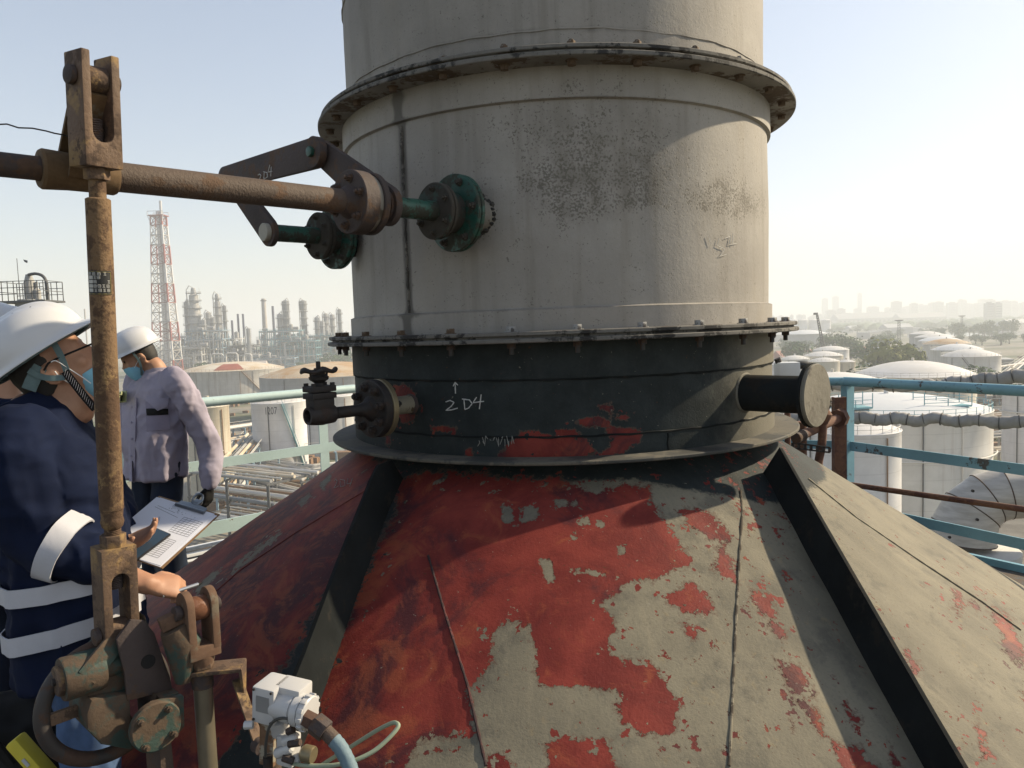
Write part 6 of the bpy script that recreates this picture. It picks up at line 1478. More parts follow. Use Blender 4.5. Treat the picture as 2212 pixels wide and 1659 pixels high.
# right, farther
for (x0, x1, yr, Y, dome, sm, rm, lab) in (
    (1747, 1811, 782, 300, 1.4, TCR, ROW, 'cream tank with shallow cone roof behind the capped stub'), (1809, 1846, 783, 318, .9, TBE, ROW, 'small beige tank tucked beside the cream cone roofed tank'), (1737, 1818, 770, 352, 2.0, TCR, ROW, 'cream domed tank in the second row of the small cluster'),
    (1758, 1831, 757, 408, 2.0, TW2, ROW, 'white tank at the back of the small cluster, below the crane boom'), (1685, 1747, 777, 345, 1.6, TW, ROW, 'pale tank left of the small cluster near the stack'), (1650, 1699, 788, 318, 1.4, TW2, ROW, 'white tank half hidden by the stack flange on the right'),
    (1696, 1784, 722, 790, 4.0, TGY, ROBL, 'wide grey blue tank far behind the crane boom'),
    (2040, 2154, 771, 300, 2.6, TW, ROW, 'nearest tank of the receding row with a dark stair pipe'), (2017, 2118, 757, 352, 2.6, TW, ROBL, 'second tank of the receding row'), (1998, 2092, 744, 405, 2.6, TW, RORU, 'third tank of the receding row with rust on its roof'), (1988, 2072, 737, 462, 2.6, TW, ROBL, 'fourth tank of the receding row'), (1980, 2058, 729, 530, 2.4, TGY, ROW, 'fifth tank of the receding row, hazy grey'), (1968, 2030, 722, 620, 2.2, TGY, ROW, 'farthest tank of the receding row')):
    tank_px(x0, x1, yr, Y, 0, dome, sm, rm, lab, PIPEW if Y < 420 else None, (35, -15, DKST) if lab.startswith('nearest') else None, 2 if Y < 420 else 0, n=40)
for x, o_ in ((1692, 'first'), (1712, 'second'), (1733, 'middle'), (1757, 'fourth'), (1783, 'last')):
    tank_px(x - 10, x + 11, 692, 1350, 0, 2.2, TW2, ROW, '%s small white tank, counted from the stack, in the far row below the skyline' % o_, n=24, group='small white tanks in the far row')
# ---------------- trees
LEAFS = []
def leaf_mat(name, a, b):
    m = NT(name); oi = m.t.nodes.new('ShaderNodeObjectInfo'); n = m.noise(.35, 4, .6); c = m.mix(m.ss(n, .3, .7), a, b); return m.done(c, .8, 0, None, .1)
LG = leaf_mat('dark_green_leaves', (0.034, 0.085, 0.024), (0.085, 0.16, 0.042)); LY = leaf_mat('yellow_green_leaves', (0.13, 0.17, 0.04), (0.28, 0.27, 0.08)); BARK = plain('bark', (0.09, 0.07, 0.05), .9)
def tree_meshes(seed, mat, n=620):
    R = random.Random(seed); vs, fs = [], []; lobes = [(Vector((R.uniform(-.28, .28), R.uniform(-.28, .28), R.uniform(.42, .80))), R.uniform(.16, .30)) for _ in range(9)] + [(Vector((0, 0, .62)), .33)]
    for k in range(n):
        c, r = R.choice(lobes); d = Vector((R.gauss(0, 1), R.gauss(0, 1), R.gauss(0, 1))).normalized(); p = c + d*r*R.uniform(.55, 1.06); s = R.uniform(.025, .055)
        a = Vector((R.gauss(0, 1), R.gauss(0, 1), R.gauss(0, 1))).normalized(); b = a.cross(d).normalized() if a.cross(d).length > .01 else Vector((1, 0, 0)); a = (a*.6 + d.cross(b)*.8).normalized()
        i = len(vs); vs += [p + a*s, p + b*s*.8, p - a*s, p - b*s*.8]; fs.append((i, i + 1, i + 2, i + 3))
    cm = MB().add(vs, fs).mesh('crown', [mat], smooth=0, fix=False); mb = MB(); mb.cyl((0, 0, 0), (0, 0, .5), .035, .018, n=7)
    for k in range(4): a = k*1.6 + seed; mb.cyl((0, 0, .25 + .06*k), (.2*cos(a), .2*sin(a), .55 + .05*k), .016, .006, n=5)
    return cm, mb.mesh('trunk', [BARK])
TM = [tree_meshes(1, LG), tree_meshes(2, LG), tree_meshes(3, LG)]; TY = tree_meshes(4, LY, 900)
def tree(px, ytop, Y, label, yel=False, wide=1.0, group=None):
    c = gat(px, Y); h = zy(px, ytop, Y) - GZ; h = h/1.0; t = thing('tree', label, 'tree', tuple(c), random.uniform(0, 6), group)
    cm, tm = TY if yel else random.choice(TM); t.scale = (h*wide, h*wide, h*1.05); link_mesh('crown', cm, t); link_mesh('trunk', tm, t); return t
tree(1925, 734, 330, 'large yellow green tree beyond the domed tank, left crown', True, 1.15); tree(1962, 748, 322, 'yellow green tree forming the right shoulder of the big clump', True, 1.1)
for (x, y, Y, w, lab) in ((1866, 740, 420, 1.2, 'round dark tree left of the yellow green clump'), (1803, 716, 560, 1.5, 'tall dark tree right behind the crane boom'), (1838, 728, 520, 1.3, 'dark tree between the crane boom and the red roof'), (1712, 740, 450, 1.2, 'dark tree beside the red roofed house near the flange'), (1740, 738, 455, 1.2, 'dark tree left of the crane boom foot'),
    (1848, 790, 235, 1.3, 'low dark bush tree beside the flat domed tank'), (2108, 790, 255, 1.3, 'dark tree right of the broad white domed tank'), (2150, 798, 245, 1.2, 'low dark tree under the receding tank row'), (2185, 800, 250, 1.2, 'dark tree at the right end of the low hedge of trees'), (2210, 796, 260, 1.2, 'dark tree cut by the right picture edge'),
    (1893, 722, 640, 1.4, 'hazy dark tree behind the red roofed cottage'), (1920, 724, 650, 1.4, 'hazy dark tree behind the yellow green clump'), (430, 786, 520, 1.3, 'dark green tree beside the flare tower foot'), (455, 790, 500, 1.3, 'dark tree left of the cream domed tank'), (712, 762, 620, 1.3, 'pale green tree right of the refinery shed'), (738, 760, 640, 1.3, 'green tree just left of the stack flange')):
    tree(x, y, Y, lab, False, w)
R = random.Random(9)
for k in range(70):
    x = R.uniform(1690, 2230); Y = R.uniform(640, 1500); yy = hor(x) + (31 - R.uniform(7, 13))*_F/Y
    tree(x, yy, Y, 'hazy distant tree among the far tank yards', False, R.uniform(1.2, 1.9), 'hazy trees across the far plain')
for k in range(16):
    x = R.uniform(2030, 2210); Y = R.uniform(860, 960); yy = hor(x) + (31 - R.uniform(12, 20))*_F/Y
    tree(x, yy, Y, 'tall hazy tree standing before the pale river strip', False, R.uniform(.8, 1.2), 'trees along the near river bank')
for k in range(24):
    x = R.uniform(250, 760); Y = R.uniform(560, 700); yy = hor(x) + (31 - R.uniform(5, 9))*_F/Y
    tree(x, yy, Y, 'low hazy tree at the foot of the refinery', False, R.uniform(1.2, 1.8), 'low trees before the refinery')
# ---------------- river, far woods, sheds, houses, town
wr = NT('river_water'); WATER = wr.done((0.10, 0.12, 0.13), .12, 0, wr.bump(wr.noise(.05, 3, .5), .05, 1.0), .5)
a, b, c_, d_ = G(1960, 729), G(2260, 729), G(2300, 713), G(1960, 721)
MB().prism([(a.x, a.y), (b.x + 200, b.y), (c_.x + 500, c_.y), (d_.x, d_.y)], (0, 0, GZ + .05), (1, 0, 0), (0, 1, 0), .1).build('river', WATER)['kind'] = 'structure'
def house(px, py, w, d, h, col, rcol, label, cat='building', gable=True, rot=0.0, windows=0, Y=None, name='house'):
    c = gat(px, Y) if Y else G(px, py); t = thing(name, label, cat, tuple(c)); X = Vector((cos(rot), sin(rot), 0)); Yv = Vector((-sin(rot), cos(rot), 0))
    MB().box(c + UP*(h/2), (w, d, h), X, Yv, UP).build('wall', plain('wall_paint', col, .85, 0, .1, .2), t)
    rm = plain('roof_cover', rcol, .8, 0, .15, .3)
    if gable: MB().prism([(-d/2 - .4, 0), (d/2 + .4, 0), (0, d*.28)], c + UP*h, Yv, UP, w + .8).build('roof', rm, t)
    else: MB().box(c + UP*(h + .2), (w + .5, d + .5, .4), X, Yv, UP).build('roof', rm, t)
    for k in range(windows):
        q = c - Yv*(d/2 + .03) + X*(-w/2 + w*(k + .5)/windows) + UP*(h*.55); MB().box(q, (w/windows*.45, .12, h*.35), X, Yv, UP).build('window', DKST, t)
    return t
house(1730, 748, 34, 16, 6, (.45, .4, .36), (.48, .22, .17), 'low house with a faded red roof near the stack flange', rot=.2, Y=480); house(1846, 0, 16, 11, 5, (.5, .44, .38), (.46, .25, .16), 'small cottage with an orange tiled roof among dark trees', rot=-.3, Y=560)
house(1867, 0, 190, 60, 20, (.42, .42, .40), (.40, .41, .42), 'long grey shed on the far side of the plain', name='warehouse', windows=14, Y=2380, rot=.03); house(1985, 0, 140, 50, 17, (.42, .40, .37), (.42, .42, .42), 'second long shed with a lit gable right of the first', name='warehouse', windows=10, Y=2300, rot=.03)
house(2090, 0, 18, 40, 4.5, (.30, .29, .27), (.45, .46, .47), 'low long shed behind the receding tanks', name='shed', gable=False, rot=1.2, Y=420, windows=0)
house(1900, 0, 30, 10, 4, (.5, .5, .48), (.62, .63, .64), 'pale low shed at the foot of the yellow green trees', name='shed', gable=False, Y=300)
for k, (x, w, h, col) in enumerate(((1690, 40, 9, .55), (1905, 30, 8, .6), (1935, 44, 10, .5), (1968, 26, 7, .62), (1840, 22, 7, .65), (1880, 28, 8, .5), (2190, 60, 12, .5), (2150, 50, 9, .55))):
    house(x, 0, w, 20, h, (col, col*.98, col*.94), (.5, .52, .54), 'low pale shed scattered on the hazy plain', name='shed', gable=k % 2 == 0, Y=1000 + 90*(k % 5), rot=.1*k)['group'] = 'sheds on the hazy plain'
house(532, 0, 26, 14, 9, (.72, .68, .66), (.55, .50, .46), 'small white refinery shed with two dark windows', name='shed', windows=2, Y=560, rot=.1)
HZB = plain('town_wall', (.42, .42, .42), .9, 0, .1, .02); HZD = plain('town_wall_dark', (.26, .27, .29), .9, 0, .1, .02); WIN = plain('window_glass', (.10, .12, .14), .3)
def block(px, ytop, wpx, Y, label, mat=HZB, group='tower blocks on the hazy skyline', wins=True):
    c = gat(px, Y); w = wpx*Y/_F; h = max(8, zy(px, ytop, Y) - GZ); t = thing('tower_block', label, 'building', tuple(c), R.uniform(-.2, .2), group)
    MB().box(UP*(h/2), (w, w*.6, h)).build('wall', mat, t) if False else link_mesh('wall', MB().box(UP*(h/2), (w, w*.6, h)).mesh('wall', [mat], smooth=0), t)
    link_mesh('roof', MB().box(UP*(h + 1.5), (w*.5, w*.35, 3)).mesh('roof', [mat], smooth=0), t)
    if wins:
        mb = MB()
        for j in range(int(h/6)): mb.box(UP*(4 + 6*j) + Vector((0, -w*.3 - .1, 0)), (w*.86, .3, 2.2))
        link_mesh('window_row', mb.mesh('window_row', [WIN], smooth=0), t)['kind'] = 'stuff'
    return t
x = 1795
while x < 2235:
    w = R.uniform(9, 20); block(x, hor(x) - R.uniform(3, 19) - (7 if x > 1930 else 0), w, R.uniform(2900, 3500), 'pale tower block of the hazy skyline'); x += w*R.uniform(.65, 1.1)
for x, y, w, l_ in ((1782, 645, 11, 'left of the twin pale towers high above the hazy skyline'), (1805, 641, 12, 'right of the twin pale towers high above the hazy skyline'), (1857, 634, 8, 'lone slender tower, tallest on the hazy skyline')): block(x, y, w, 3900, l_, group='slender towers above the skyline')
block(2136, 655, 17, 1900, 'darker grey slab block at right on the skyline', HZD); block(2156, 655, 13, 1900, 'slab block with white balcony strips beside the darker one', HZB)
for k in range(20):
    x = R.uniform(1660, 1800); block(x, hor(x) - R.uniform(-2, 5), R.uniform(6, 14), R.uniform(2800, 3600), 'pale tower block of the hazy skyline')
for k in range(16):
    x = R.uniform(-40, 770); block(x, hor(x) - R.uniform(-3, 6), R.uniform(8, 22), R.uniform(2600, 3400), 'pale low block beyond the refinery', group='blocks beyond the refinery')
wd = MB(); 
for k in range(420):
    Y = R.uniform(1500, 2700); c = gat(R.uniform(1600, 2300) if k % 3 else R.uniform(-60, 780), Y); r = R.uniform(10, 22)
    wd.lathe(c, UP, [(0, r), (R.uniform(4, 6), r*.9), (R.uniform(8, 11), r*.55), (R.uniform(11, 14), 0)], 7)
w_ = wd.build('distant_woods', LG, smooth=0); w_['kind'] = 'stuff'
# light masts and crane
def mast(px, ytop, Y, label):
    c = gat(px, Y); h = zy(px, ytop, Y) - GZ; t = thing('light_mast', label, 'light mast', tuple(c)); mb = MB()
    for s in (-1, 1): mb.bar(c + Vector((s*1.3, 0, 0)), c + Vector((s*.9, 0, h)), .5)
    for k in range(10): mb.bar(c + Vector((-1.2, 0, h*k/10)), c + Vector((1.2, 0, h*(k + 1)/10)), .25)
    mb.build('mast_lattice', DKST, t); MB().lathe(c + UP*h, UP, [(0, 2.0), (.5, 3.6), (1.2, 3.8), (1.4, 0)], 16).build('lamp_ring', DKST, t)
mast(1942, 694, 720, 'dark floodlight mast left, before the pale warehouse'); mast(2078, 684, 900, 'dark floodlight mast right, beside the river strip')
cr0, cr1 = at(1779, 752, 430), at(1765, 680, 425); cr = thing('mobile_crane', 'slender dark crane boom leaning left above the small tanks', 'crane', (cr0.x, cr0.y, GZ)); cb = MB(); cdir = (cr1 - cr0)
for k in range(14):
    for s in (-1, 1): cb.bar(cr0 + cdir*(k/14) + Vector((s*.75*(1 - k/22), 0, 0)), cr0 + cdir*((k + 1)/14) + Vector((-s*.75*(1 - k/22), 0, 0)), .18)
for s in (-1, 1): cb.bar(cr0 + Vector((s*.8, 0, 0)), cr1 + Vector((s*.4, 0, 0)), .42)
cb.build('boom', DKST, cr); MB().box(cr1 + Vector((-.8, 0, .6)), (2.2, .8, 1.2)).build('boom_head', DKST, cr); MB().box((cr0.x, cr0.y, GZ + 2), (3, 9, 3)).build('crane_body', plain('crane_yellow', (.5, .36, .05), .6), cr); MB().bar((cr0.x, cr0.y, GZ + 3), cr0, 1.4).build('boom_foot', DKST, cr)
# ---------------- flare tower
FT = plain('silver_riser', (.62, .62, .62), .4, .3); FRED = plain('red_oxide_steel', (.38, .08, .06), .7); FWH = plain('white_steel', (.72, .72, .72), .6)
fc = gat(358, 600); Hf = zy(347, 466, 600) - GZ; ft = thing('flare_tower', 'tall red and white lattice flare tower with silver risers', 'tower', tuple(fc)); NL = 17
lean = Vector((zy(0, 0, 1)*0, 0, 0)); topx = at(345, 470, 600).x - fc.x
def fleg(sx, sy, q): w = 4.2*(1 - q)**1.1 + 4.2; return fc + Vector((sx*w + topx*q*0.35, sy*w, Hf*q))
for i, (sx, sy) in enumerate(((-1, -1), (1, -1), (1, 1), (-1, 1))):
    for k in range(NL):
        m = FRED if (k//2) % 2 == 0 else FWH; MB().bar(fleg(sx, sy, k/NL), fleg(sx, sy, (k + 1)/NL), 1.15 if sx > 0 else .75).build('tower_leg', m, ft)
br = {0: MB(), 1: MB()}
S4 = ((-1, -1), (1, -1), (1, 1), (-1, 1))
for k in range(NL + 1):
    for i in range(4):
        a, b = S4[i], S4[(i + 1) % 4]; m = br[(k//2) % 2]; m.bar(fleg(*a, k/NL), fleg(*b, k/NL), .55)
        if k < NL: m.bar(fleg(*a, k/NL), fleg(*b, (k + 1)/NL), .36); m.bar(fleg(*b, k/NL), fleg(*a, (k + 1)/NL), .36)
br[0].build('red_bracing', plain('rust_red_bracing', (.30, .10, .07), .8), ft)['kind'] = 'stuff'; br[1].build('pale_bracing', plain('pale_bracing', (.42, .40, .38), .7), ft)['kind'] = 'stuff'
for dx, hq, r in ((-.2, 1.03, 1.35), (2.4, 1.09, 1.0)): MB().cyl(fc + Vector((dx, 0, 0)), fc + Vector((dx + topx*.35, 0, Hf*hq)), r*1.25, r, n=12).build('riser', FT, ft)
MB().box(fc + Vector((topx*.35 + .0, 0, Hf)), (12.5, 10, .6)).build('top_platform', FRED, ft); tr2 = MB()
for s in (-1, 1):
    for q in (-1, 1): tr2.bar(fc + Vector((topx*.35 + s*6, q*5, Hf)), fc + Vector((topx*.35 + s*6, q*5, Hf + 3.0)), .3)
    tr2.bar(fc + Vector((topx*.35 - 6, s*5, Hf + 3)), fc + Vector((topx*.35 + 6, s*5, Hf + 3)), .35); tr2.bar(fc + Vector((topx*.35 + s*6, -5, Hf)), fleg(s, -1, .955), .5)
tr2.build('platform_railing', FWH, ft)
# ---------------- refinery columns, chimneys, process frames
CG = roof_mat('silver_grey_cladding', (.33, .345, .36), (.50, .48, .44), .3); CGD = roof_mat('dull_grey_cladding', (.20, .22, .24), (.30, .30, .30), .3); CONC = roof_mat('chimney_concrete', (.46, .44, .41), (.55, .51, .46), .2); NAVYC = plain('navy_chimney_paint', (.045, .055, .12), .6); BLST = plain('pale_blue_steel', (.28, .42, .52), .6); WHST = plain('off_white_steel', (.62, .62, .60), .6)
def column(px, ytop, wpx, Y, label, mat=CG, steps_=None, plat=5, group='process columns of the refinery', cap=True):
    c = gat(px, Y); h = zy(px, ytop, Y) - GZ; r = wpx/2*Y/_F; t = thing('process_column', label, 'column', tuple(c), group=group)
    pr = [(0, r)]
    for (q, k) in (steps_ or ((1, 1),)): pr += [(h*q - r*.25, pr[-1][1]), (h*q, r*k)] if q < 1 else [(h - r*.5, pr[-1][1]), (h, r*.35), (h + .01, 0)]
    link_mesh('column_shell', MB().lathe((0, 0, 0), UP, pr, 20).mesh('column_shell', [mat], smooth=40), t)
    mb = MB(); rl_ = MB()
    for k in range(plat):
        q = .35 + .63*(k + .5)/plat; a0 = R.uniform(0, 6); rr2 = r*1.0
        mb.lathe((0, 0, h*q), UP, [(0, rr2*.9), (0, rr2 + 1.5), (.35, rr2 + 1.5), (.35, rr2*.9)], 16, close=True)
        for zz_ in (.9, 1.6): rl_.tube([Vector(((rr2 + 1.45)*cos(2*pi*i/12), (rr2 + 1.45)*sin(2*pi*i/12), h*q + zz_)) for i in range(12)], .09, 4, closed=True)
        for i in range(12): rl_.bar(((rr2 + 1.45)*cos(i*pi/6), (rr2 + 1.45)*sin(i*pi/6), h*q), ((rr2 + 1.45)*cos(i*pi/6), (rr2 + 1.45)*sin(i*pi/6), h*q + 1.6), .10)
    if plat: link_mesh('platform', mb.mesh('platform', [DKST], smooth=0), t)['kind'] = 'stuff'; link_mesh('platform_railing', rl_.mesh('platform_railing', [WHST], smooth=0), t)['kind'] = 'stuff'
    sgn = R.choice((-1, 1)); mb = MB(); mb.tube([Vector((sgn*(r + .9), -.5, 0)), Vector((sgn*(r + .9), -.5, h*.98)), Vector((sgn*(r*.7), -.3, h*1.03)), Vector((0, 0, h*1.0))], .45, 6)
    link_mesh('overhead_pipe', mb.mesh('overhead_pipe', [WHST], smooth=40), t)
    mb = MB()
    for k in range(24): mb.box(Vector((-sgn*(r + .55), -.6, h*k/24)), (.7, .12, .12))
    mb.bar((-sgn*(r + .25), -.6, 0), (-sgn*(r + .25), -.6, h), .12); mb.bar((-sgn*(r + .9), -.6, 0), (-sgn*(r + .9), -.6, h), .12); link_mesh('ladder', mb.mesh('ladder', [WHST], smooth=0), t)['kind'] = 'stuff'
    return t
for (px, yt, w, Y, lab, mat, st, pl) in (
    (424, 622, 24, 690, 'stoutest silver column with a stepped crown, nearest the flare tower', CG, ((.80, .8), (.93, .45), (1, .4)), 7), (406, 651, 8, 690, 'slim grey column at the left shoulder of the stoutest one', CGD, None, 5), (474, 634, 12, 700, 'tall silver column with a side frame right of the stoutest one', CG, ((.9, .7), (1, 1)), 6), (488, 659, 8, 710, 'dull grey column right of the tall silver one', CGD, None, 4), (453, 673, 12, 690, 'short thick column between the two tall silver ones', CG, None, 3), (440, 690, 8, 680, 'short slim column before the stoutest one', CG, None, 3), (462, 684, 7, 690, 'thin short column left of the tall silver one', CG, None, 3),
    (606, 677, 10, 720, 'column with a dark cap right of the big concrete chimney', CG, None, 4), (620, 648, 12, 720, 'tall column with bulky head platform in the middle group', CGD, ((.85, 1.2), (1, 1)), 6), (658, 648, 12, 730, 'tall grey column with bulky head standing alone', CGD, ((.86, 1.25), (1, 1)), 6), (686, 684, 10, 730, 'first short column of the right group', CG, None, 4), (705, 676, 9, 735, 'second column of the right group with ladders', CG, None, 5), (719, 678, 10, 740, 'third column of the right group, thick', CG, None, 4), (735, 667, 8, 750, 'last slim column before the stack', CGD, None, 4), (696, 694, 7, 725, 'short thin column in front of the right group', CG, None, 3), (537, 708, 9, 620, 'plain silver standpipe beside the navy chimneys', CG, None, 0)):
    column(px, yt, w, Y, lab, mat, st, pl)
def chimney(px, ytop, w0, w1, Y, mat, label, band=True):
    c = gat(px, Y); h = zy(px, ytop, Y) - GZ; t = thing('chimney', label, 'chimney', tuple(c)); r0, r1 = w0/2*Y/_F, w1/2*Y/_F
    MB().lathe(c, UP, [(0, r0), (h, r1), (h, r1*.8)], 20).build('chimney_shaft', mat, t)
    if band: MB().lathe(c + UP*(h*.965), UP, [(0, r1), (0, r1 + .9), (.8, r1 + .9), (.8, r1)], 20, close=True).build('chimney_gallery', DKST, t)
chimney(573.5, 645, 13, 9, 760, CONC, 'thick pale concrete chimney in the middle of the refinery'); chimney(592.5, 661, 6, 5, 770, NAVYC, 'navy chimney just right of the concrete one', False)
for x, y, lab in ((503, 692, 'shorter navy chimney left of the pair'), (516.5, 678, 'left navy chimney of the tall pair'), (527.5, 678, 'right navy chimney of the tall pair')): chimney(x, y, 4.6, 4.4, 690, NAVYC, lab, False)
chimney(188, 667, 4, 3, 720, CONC, 'thin pale chimney seen just left of the upright rod', False)
def frame_struct(px, Y, w, d, h, lev, label, mat, seed):
    c = gat(px, Y); R2 = random.Random(seed); t = thing('process_structure', label, 'process unit', tuple(c), R2.uniform(-.15, .15), 'process structures of the refinery'); fb, pb, eb_, db = MB(), MB(), MB(), MB(); nx, ny = max(2, int(w/7)), 3
    for i in range(nx + 1):
        for j in range(ny + 1): fb.bar((-w/2 + w*i/nx, -d/2 + d*j/ny, 0), (-w/2 + w*i/nx, -d/2 + d*j/ny, h*R2.uniform(.8, 1.05)), .55)
    for k in range(1, lev + 1):
        z = h*k/lev*.97
        for j in range(ny + 1): fb.bar((-w/2, -d/2 + d*j/ny, z), (w/2, -d/2 + d*j/ny, z), .5)
        for i in range(nx + 1): fb.bar((-w/2 + w*i/nx, -d/2, z), (-w/2 + w*i/nx, d/2, z), .5)
        x0 = R2.uniform(-w/2, 0); db.box((x0 + w*.28, 0, z + .3), (w*.55, d, .25))
        for s in (1.0, 1.7): fb.bar((-w/2, -d/2, z + s), (w/2, -d/2, z + s), .14)
        for q in range(R2.randint(3, 6)):
            r = R2.uniform(.25, .8); y = R2.uniform(-d/2, d/2); pb.cyl((-w/2*R2.uniform(.5, 1.2), y, z - r - .3), (w/2*R2.uniform(.5, 1.2), y, z - r - .3), r, n=8)
        for q in range(R2.randint(2, 5)):
            r = R2.uniform(.7, 1.9); x, y = R2.uniform(-w/2, w/2), R2.uniform(-d/2, d/2)
            if R2.random() < .5: eb_.lathe((x, y, z), UP, [(0, r*.5), (r*.4, r), (r*3, r), (r*3.5, 0)], 12)
            else: eb_.lathe((x - r*2, y, z + r + .5), (1, 0, 0), [(0, 0), (r*.4, r), (r*4, r), (r*4.4, 0)], 12)
    for q in range(int(w/3)):
        x, y = R2.uniform(-w/2, w/2), -d/2 - .5; z0, z1 = sorted((R2.uniform(0, h), R2.uniform(0, h*1.1))); pb.cyl((x, y, z0), (x, y, z1), R2.uniform(.18, .5), n=7)
    for i in range(nx): fb.bar((-w/2 + w*i/nx, -d/2, h*.5), (-w/2 + w*(i + 1)/nx, -d/2, h), .3)
    for nm, mb, mt in (('steel_frame', fb, mat), ('pipework', pb, WHST), ('vessels', eb_, CG), ('floor_plates', db, DKST)): link_mesh(nm, mb.mesh(nm, [mt], smooth=40), t)['kind'] = 'stuff'
    return t
for k, (px, Y, w, d, h, lev, lab, mat) in enumerate(((415, 670, 46, 18, 34, 5, 'open grey frame crowded with vessels under the stoutest column', WHST), (450, 655, 34, 16, 38, 5, 'tall pale frame between the silver columns', BLST), (478, 668, 34, 16, 30, 4, 'pale frame under the tall silver column', WHST), (512, 660, 34, 18, 24, 3, 'dark furnace frame below the navy chimneys', DKST), (395, 640, 36, 16, 24, 4, 'white pipe frame right of the flare tower foot', WHST),
    (610, 700, 36, 18, 36, 5, 'turquoise frame right of the concrete chimney', TURQ), (640, 690, 40, 18, 26, 4, 'wide turquoise frame of the middle group', TURQ), (668, 705, 40, 18, 30, 4, 'turquoise frame under the lone bulky column', TURQ), (700, 710, 44, 18, 30, 5, 'turquoise frame of the right group', TURQ), (732, 720, 44, 18, 24, 4, 'low turquoise frame meeting the stack edge', TURQ), (560, 720, 34, 14, 18, 3, 'low pale frame at the foot of the concrete chimney', BLST), (360, 640, 40, 16, 16, 3, 'low white frame behind the second helmet', WHST), (585, 650, 40, 14, 12, 2, 'low frame before the turquoise group', BLST))):
    frame_struct(px, Y, w, d, h, lev, lab, mat, 30 + k)
def loop_pipe(x0, x1, y0, y1, Y, label):
    P = [at(x0, y1, Y), at(x0, y0 + 3, Y), at(x0 + 3, y0, Y), at(x1 - 3, y0, Y), at(x1, y0 + 3, Y), at(x1, y1, Y)]; P[0].z = GZ; P[-1].z = GZ; MB().tube(P, .55, 8).build_thing('pipe_loop', PIPEW, label, 'pipe')
loop_pipe(456, 482, 765, 785, 470, 'white square expansion loop of pipe left of the other'); loop_pipe(488, 513, 763, 785, 470, 'white square expansion loop of pipe behind the cream dome'); loop_pipe(527, 543, 765, 785, 500, 'small grey expansion loop beside the refinery shed')
# tower top with platform over the near helmet
Yt = 62; tp = gat(74, Yt); zp = zy(74, 655, Yt); tt = thing('process_tower', 'dark platform with railing and gooseneck pipe rising above the near helmet', 'tower', tuple(tp)); w = 50*Yt/_F
MB().lathe(tp, UP, [(0, 1.1), (zp - GZ, 1.1), (zp - GZ + .3, .9)], 24).build('tower_shell', CG, tt); z0 = zp - GZ
MB().box(tp + UP*(z0 + .1), (w*2.1, w*1.5, .16)).build('platform', DKST, tt); mb = MB()
for i in range(9):
    x = -w + 2*w*i/8
    for s in (-1, 1): mb.bar(tp + Vector((x, s*w*.7, z0 + .1)), tp + Vector((x, s*w*.7, z0 + 1.7)), .05)
for s in (-1, 1):
    for q in (.7, 1.2, 1.7): mb.bar(tp + Vector((-w, s*w*.7, z0 + q)), tp + Vector((w, s*w*.7, z0 + q)), .05)
for q in (.9, 1.7): mb.bar(tp + Vector((-w, -w*.7, z0 + q)), tp + Vector((-w, w*.7, z0 + q)), .05); mb.bar(tp + Vector((w, -w*.7, z0 + q)), tp + Vector((w, w*.7, z0 + q)), .05)
mb.build('platform_railing', DKST, tt)['kind'] = 'stuff'
MB().lathe(tp + UP*z0, UP, [(0, .42), (1.6, .42), (2.0, .30), (2.3, .22)], 16).build('nozzle_pipe', CG, tt); MB().lathe(tp + Vector((.55, 0, z0)), UP, [(0, .28), (1.0, .28), (1.2, .1), (1.7, .1)], 12).build('relief_valve', CG, tt)
MB().tube(spl([tp + Vector((.1, -.2, z0 + 2.25)), tp + Vector((.7, -.2, z0 + 2.32)), tp + Vector((1.25, -.2, z0 + 2.1)), tp + Vector((1.5, -.2, z0 + 1.5)), tp + Vector((1.52, -.2, z0 + .2))]), .12, 10).build('gooseneck_pipe', DKST, tt)
MB().bar(tp + Vector((-w*.45, 0, z0)), tp + Vector((-w*.45, 0, z0 + 3.6)), .035).build('flag_pole', DKST, tt); MB().prism([(0, 0), (.35, -.1), (.3, -.3), (.1, -.2)], tp + Vector((-w*.45 + .5, 0, z0 + 3.5)), (1, 0, 0), (0, 0, 1), .02).build('flag', DKST, tt)
# ---------------- pipe racks and yards in the middle distance
def rack(p, q, h, lev, label, cols, npipes, seed, mat=BLST, wid=5.0):
    p, q = Vector(p), Vector(q); p.z = q.z = GZ; R2 = random.Random(seed); t = thing('pipe_rack', label, 'pipe rack', tuple(p), group='pipe racks between the tanks'); d = (q - p).normalized(); s = Vector((-d.y, d.x, 0)); L = (q - p).length; n = max(2, int(L/8))
    for i in range(n + 1):
        b = p + d*(L*i/n); mb = MB()
        for e in (-1, 1): mb.bar(b + s*(e*wid/2), b + s*(e*wid/2) + UP*h, .35)
        for k in range(lev): mb.bar(b - s*(wid/2 + .3) + UP*(h*(k + 1)/lev), b + s*(wid/2 + .3) + UP*(h*(k + 1)/lev), .3)
        mb.build('rack_frame', mat, t)
    for k in range(lev):
        z = h*(k + 1)/lev
        for j in range(npipes):
            r = R2.choice((.12, .18, .25, .32)); o = s*(-wid/2 + wid*(j + .5)/npipes); a, b = R2.uniform(-2, 2), R2.uniform(-2, 2)
            MB().cyl(p + o + UP*(z + r + .15) + d*a, q + o + UP*(z + r + .15) + d*b, r, n=8).build('rack_pipe', R2.choice(cols), t)
    for e in (-1, 1): MB().bar(p + s*(e*(wid/2 + .2)) + UP*(h + 1.3), q + s*(e*(wid/2 + .2)) + UP*(h + 1.3), .08).build('rack_handrail', PIPEW, t)
PC = [PIPEW, PIPEW, CG, ROCR, RUSTST, CGD]
